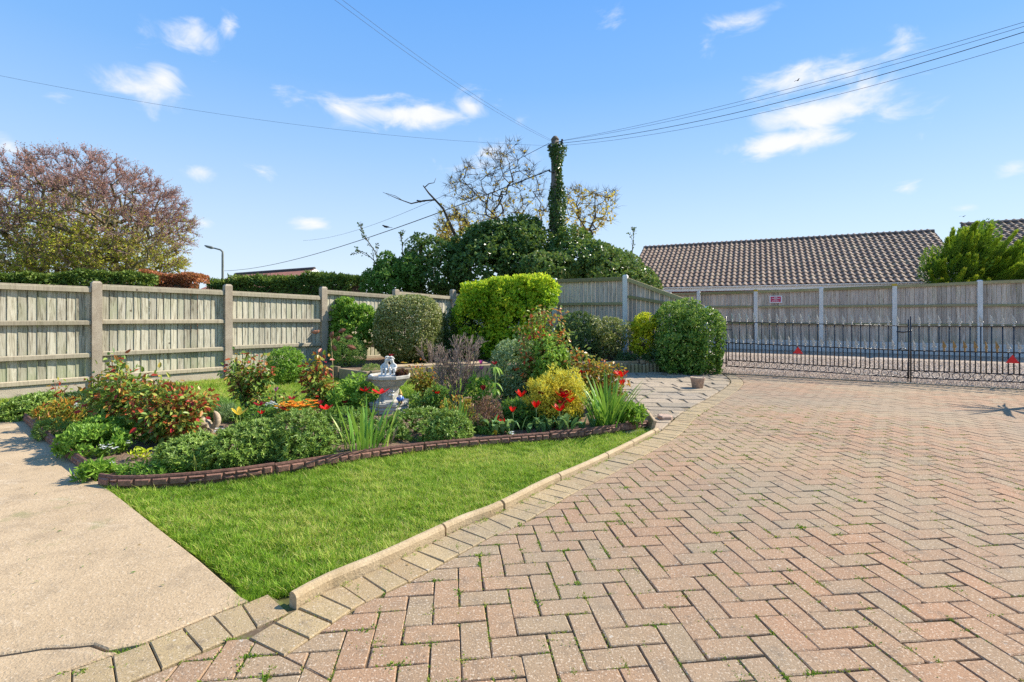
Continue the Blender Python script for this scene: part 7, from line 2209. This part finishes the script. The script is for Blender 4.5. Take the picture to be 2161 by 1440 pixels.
# ------------------------------------------------------------------ weeds and moss in the paving joints
def joint_weeds(seed, n):
    r = np.random.default_rng(seed); rr = random.Random(seed)
    m = MB()
    cnt = 0
    while cnt < n:
        i, j = rr.randint(-45, 40), rr.randint(-75, 22)
        if (i + j) % 4 not in (0, 2): continue
        k = (i + j) % 4; w, h = (1, 2) if k == 0 else (2, 1)
        c = cell(i + (rr.random() * w if rr.random() < .5 else 0), j) if rr.random() < .6 else cell(i, j + rr.random() * h)
        c = (c[0], c[1])
        if not in_view(c) or c[1] > 6.5: continue
        q = int(np.argmin(((Ball - np.array(c)) ** 2).sum(1)))
        if (np.array(c) - Ball[q]) @ BallN[q] < 0 and (np.array(c) - Ball[q]) @ (np.array(c) - Ball[q]) > .04: continue
        near_b = math.sqrt(((Ball[q] - np.array(c)) ** 2).sum())
        if rr.random() > math.exp(-near_b / 1.6) + .16: continue
        cnt += 1
        big = rr.random() < .07
        N_ = rr.randint(18, 44) if big else rr.randint(12, 40)
        ln = rr.uniform(.012, .035); dirv = np.array([cy, sy]) if rr.random() < .5 else np.array([sy, -cy])
        s_ = r.normal(0, ln if not big else .02, N_)
        P = np.c_[np.array(c)[None] + dirv[None] * s_[:, None] + r.normal(0, .0032 if not big else .008, (N_, 2)), np.full(N_, -.004)]
        D = n3(np.c_[r.normal(0, 1, (N_, 2)), r.uniform(.3, 1.4, N_)])
        L_ = (r.uniform(.008, .020, N_) if big else r.uniform(.005, .013, N_))
        T = np.clip(r.normal(.45 if big else rr.uniform(.35, .8), .17, N_), 0, .95)
        leafset(m, P, D, rdir(r, N_), L_, L_ * .42, T)
    return tag(obj('joint_weeds', m, M['weed'], None), kind='stuff')


M['weed'] = g('joint_weed', [(0, (0.05, 0.11, 0.012)), (0.5, (0.11, 0.19, 0.02)), (0.8, (0.21, 0.23, 0.035)), (1, (0.30, 0.25, 0.06))], .6, .3, .2)
joint_weeds(5, 1300)
# grass creeping over the slab edges and the kerb
r = np.random.default_rng(44)
m = MB()
edge_pts = [G(510, 1264), G(417, 1183), G(300, 1092), G(240, 1045), G(210, 1024)]
for a, b_ in zip(edge_pts[:-1], edge_pts[1:]):
    n = 420; t_ = r.random((n, 1)); P = np.array(a) + (np.array(b_) - np.array(a)) * t_ + np.c_[r.normal(.04, .015, (n, 2)), np.full(n, -.03)]
    leafset(m, P, n3(np.c_[r.normal(-.2, .6, (n, 2)), r.uniform(.5, 1.4, n)]), rdir(r, n), r.uniform(.02, .05, n), .0035, np.clip(r.normal(.35, .2, n), 0, 1), 'blade')
for px, py, n, s_ in ((525, 1258, 420, .035), (228, 1380, 60, .02), (265, 1372, 90, .02), (300, 1362, 70, .018), (350, 1340, 60, .015), (280, 1402, 40, .015), (560, 1248, 220, .03)):
    c = G(px, py); P = np.array(c) + np.c_[r.normal(0, s_, (n, 2)), np.full(n, -.02)]
    leafset(m, P, n3(np.c_[r.normal(0, .6, (n, 2)), r.uniform(.3, 1.3, n)]), rdir(r, n), r.uniform(.015, .055, n) * (s_ / .03) ** .5, .0035, np.clip(r.normal(.4, .2, n), 0, 1), 'blade')
for k in range(60):
    i = r.integers(0, 239); P0 = Kc[i] + KN[i] * r.uniform(.002, .03); n = 14
    P = np.c_[P0 + r.normal(0, .012, (n, 2)), np.full(n, 0.0)]; leafset(m, P, n3(np.c_[r.normal(0, .8, (n, 2)), r.uniform(.3, 1.2, n)]), rdir(r, n), r.uniform(.006, .02, n), .003, np.clip(r.normal(.55, .2, n), 0, 1))
tag(obj('edge_grass', m, M['grass']), kind='stuff')
# fallen leaves and crumbs
m = MB(); n = 60
P = np.c_[r.uniform(-3.2, -1.2, n), r.uniform(1.8, 3.6, n), np.full(n, .008)]
leafset(m, P, n3(np.c_[r.normal(0, 1, (n, 2)), r.uniform(0, .25, n)]), n3(np.c_[r.normal(0, .3, (n, 2)), np.ones(n)]), r.uniform(.008, .03, n), r.uniform(.004, .009, n), r.random(n) * .35)
tag(obj('path_litter', m, M['mid']), kind='stuff')
m = MB(); n = 150
P = np.c_[r.uniform(-3.5, 6.5, n), r.uniform(1.7, 8.5, n), np.full(n, .004)]
leafset(m, P, n3(np.c_[r.normal(0, 1, (n, 2)), r.uniform(0, .4, n)]), n3(np.c_[r.normal(0, .3, (n, 2)), np.ones(n)]), r.uniform(.008, .026, n), r.uniform(.006, .012, n), r.random(n) * .5)
tag(obj('leaf_litter', m, M['autumn']), kind='stuff')

# ------------------------------------------------------------------ unseen potted plant, added beside the drive to cast a shadow on the paving
yc = Vector((7.55, 6.75, 0))
yt = thing('shadow_plant', 'unseen spiky potted plant added beside the drive to cast its shadow', 'plant', tuple(yc))
b = MB(); b.lathe([(.15, 0), (.17, .01), (.22, .30), (.24, .30), (.24, .36), (.215, .36), (.20, .31), (.01, .32)], tuple(yc), 24); obj('pot', b, M['terra'], yt, True)
b = MB(); b.tube([yc + Vector((0, 0, .2)), yc + Vector((-.03, 0, .8)), yc + Vector((0, .02, 1.25))], [.05, .04, .035], 8); obj('trunk', b, M['bark'], yt, True)
rp = random.Random(12)
for k in range(34):
    a, e_ = rp.uniform(0, 6.28), rp.uniform(-.35, 1.3)
    d = Vector((math.cos(a) * math.cos(e_), math.sin(a) * math.cos(e_), math.sin(e_))); L_ = rp.uniform(.5, .72); sd = d.cross(Vector((0, 0, 1))).normalized() * .02
    c = yc + Vector((0, .02, 1.25)); md = c + d * L_ * .55; tip = c + d * L_ + Vector((0, 0, -.1))
    m = MB(); m.add([c - sd * .6, c + sd * .6, md + sd, md - sd, tip], [(0, 1, 2, 3), (3, 2, 4)], rp.random()); obj('leaf', m, M['palm'], yt)
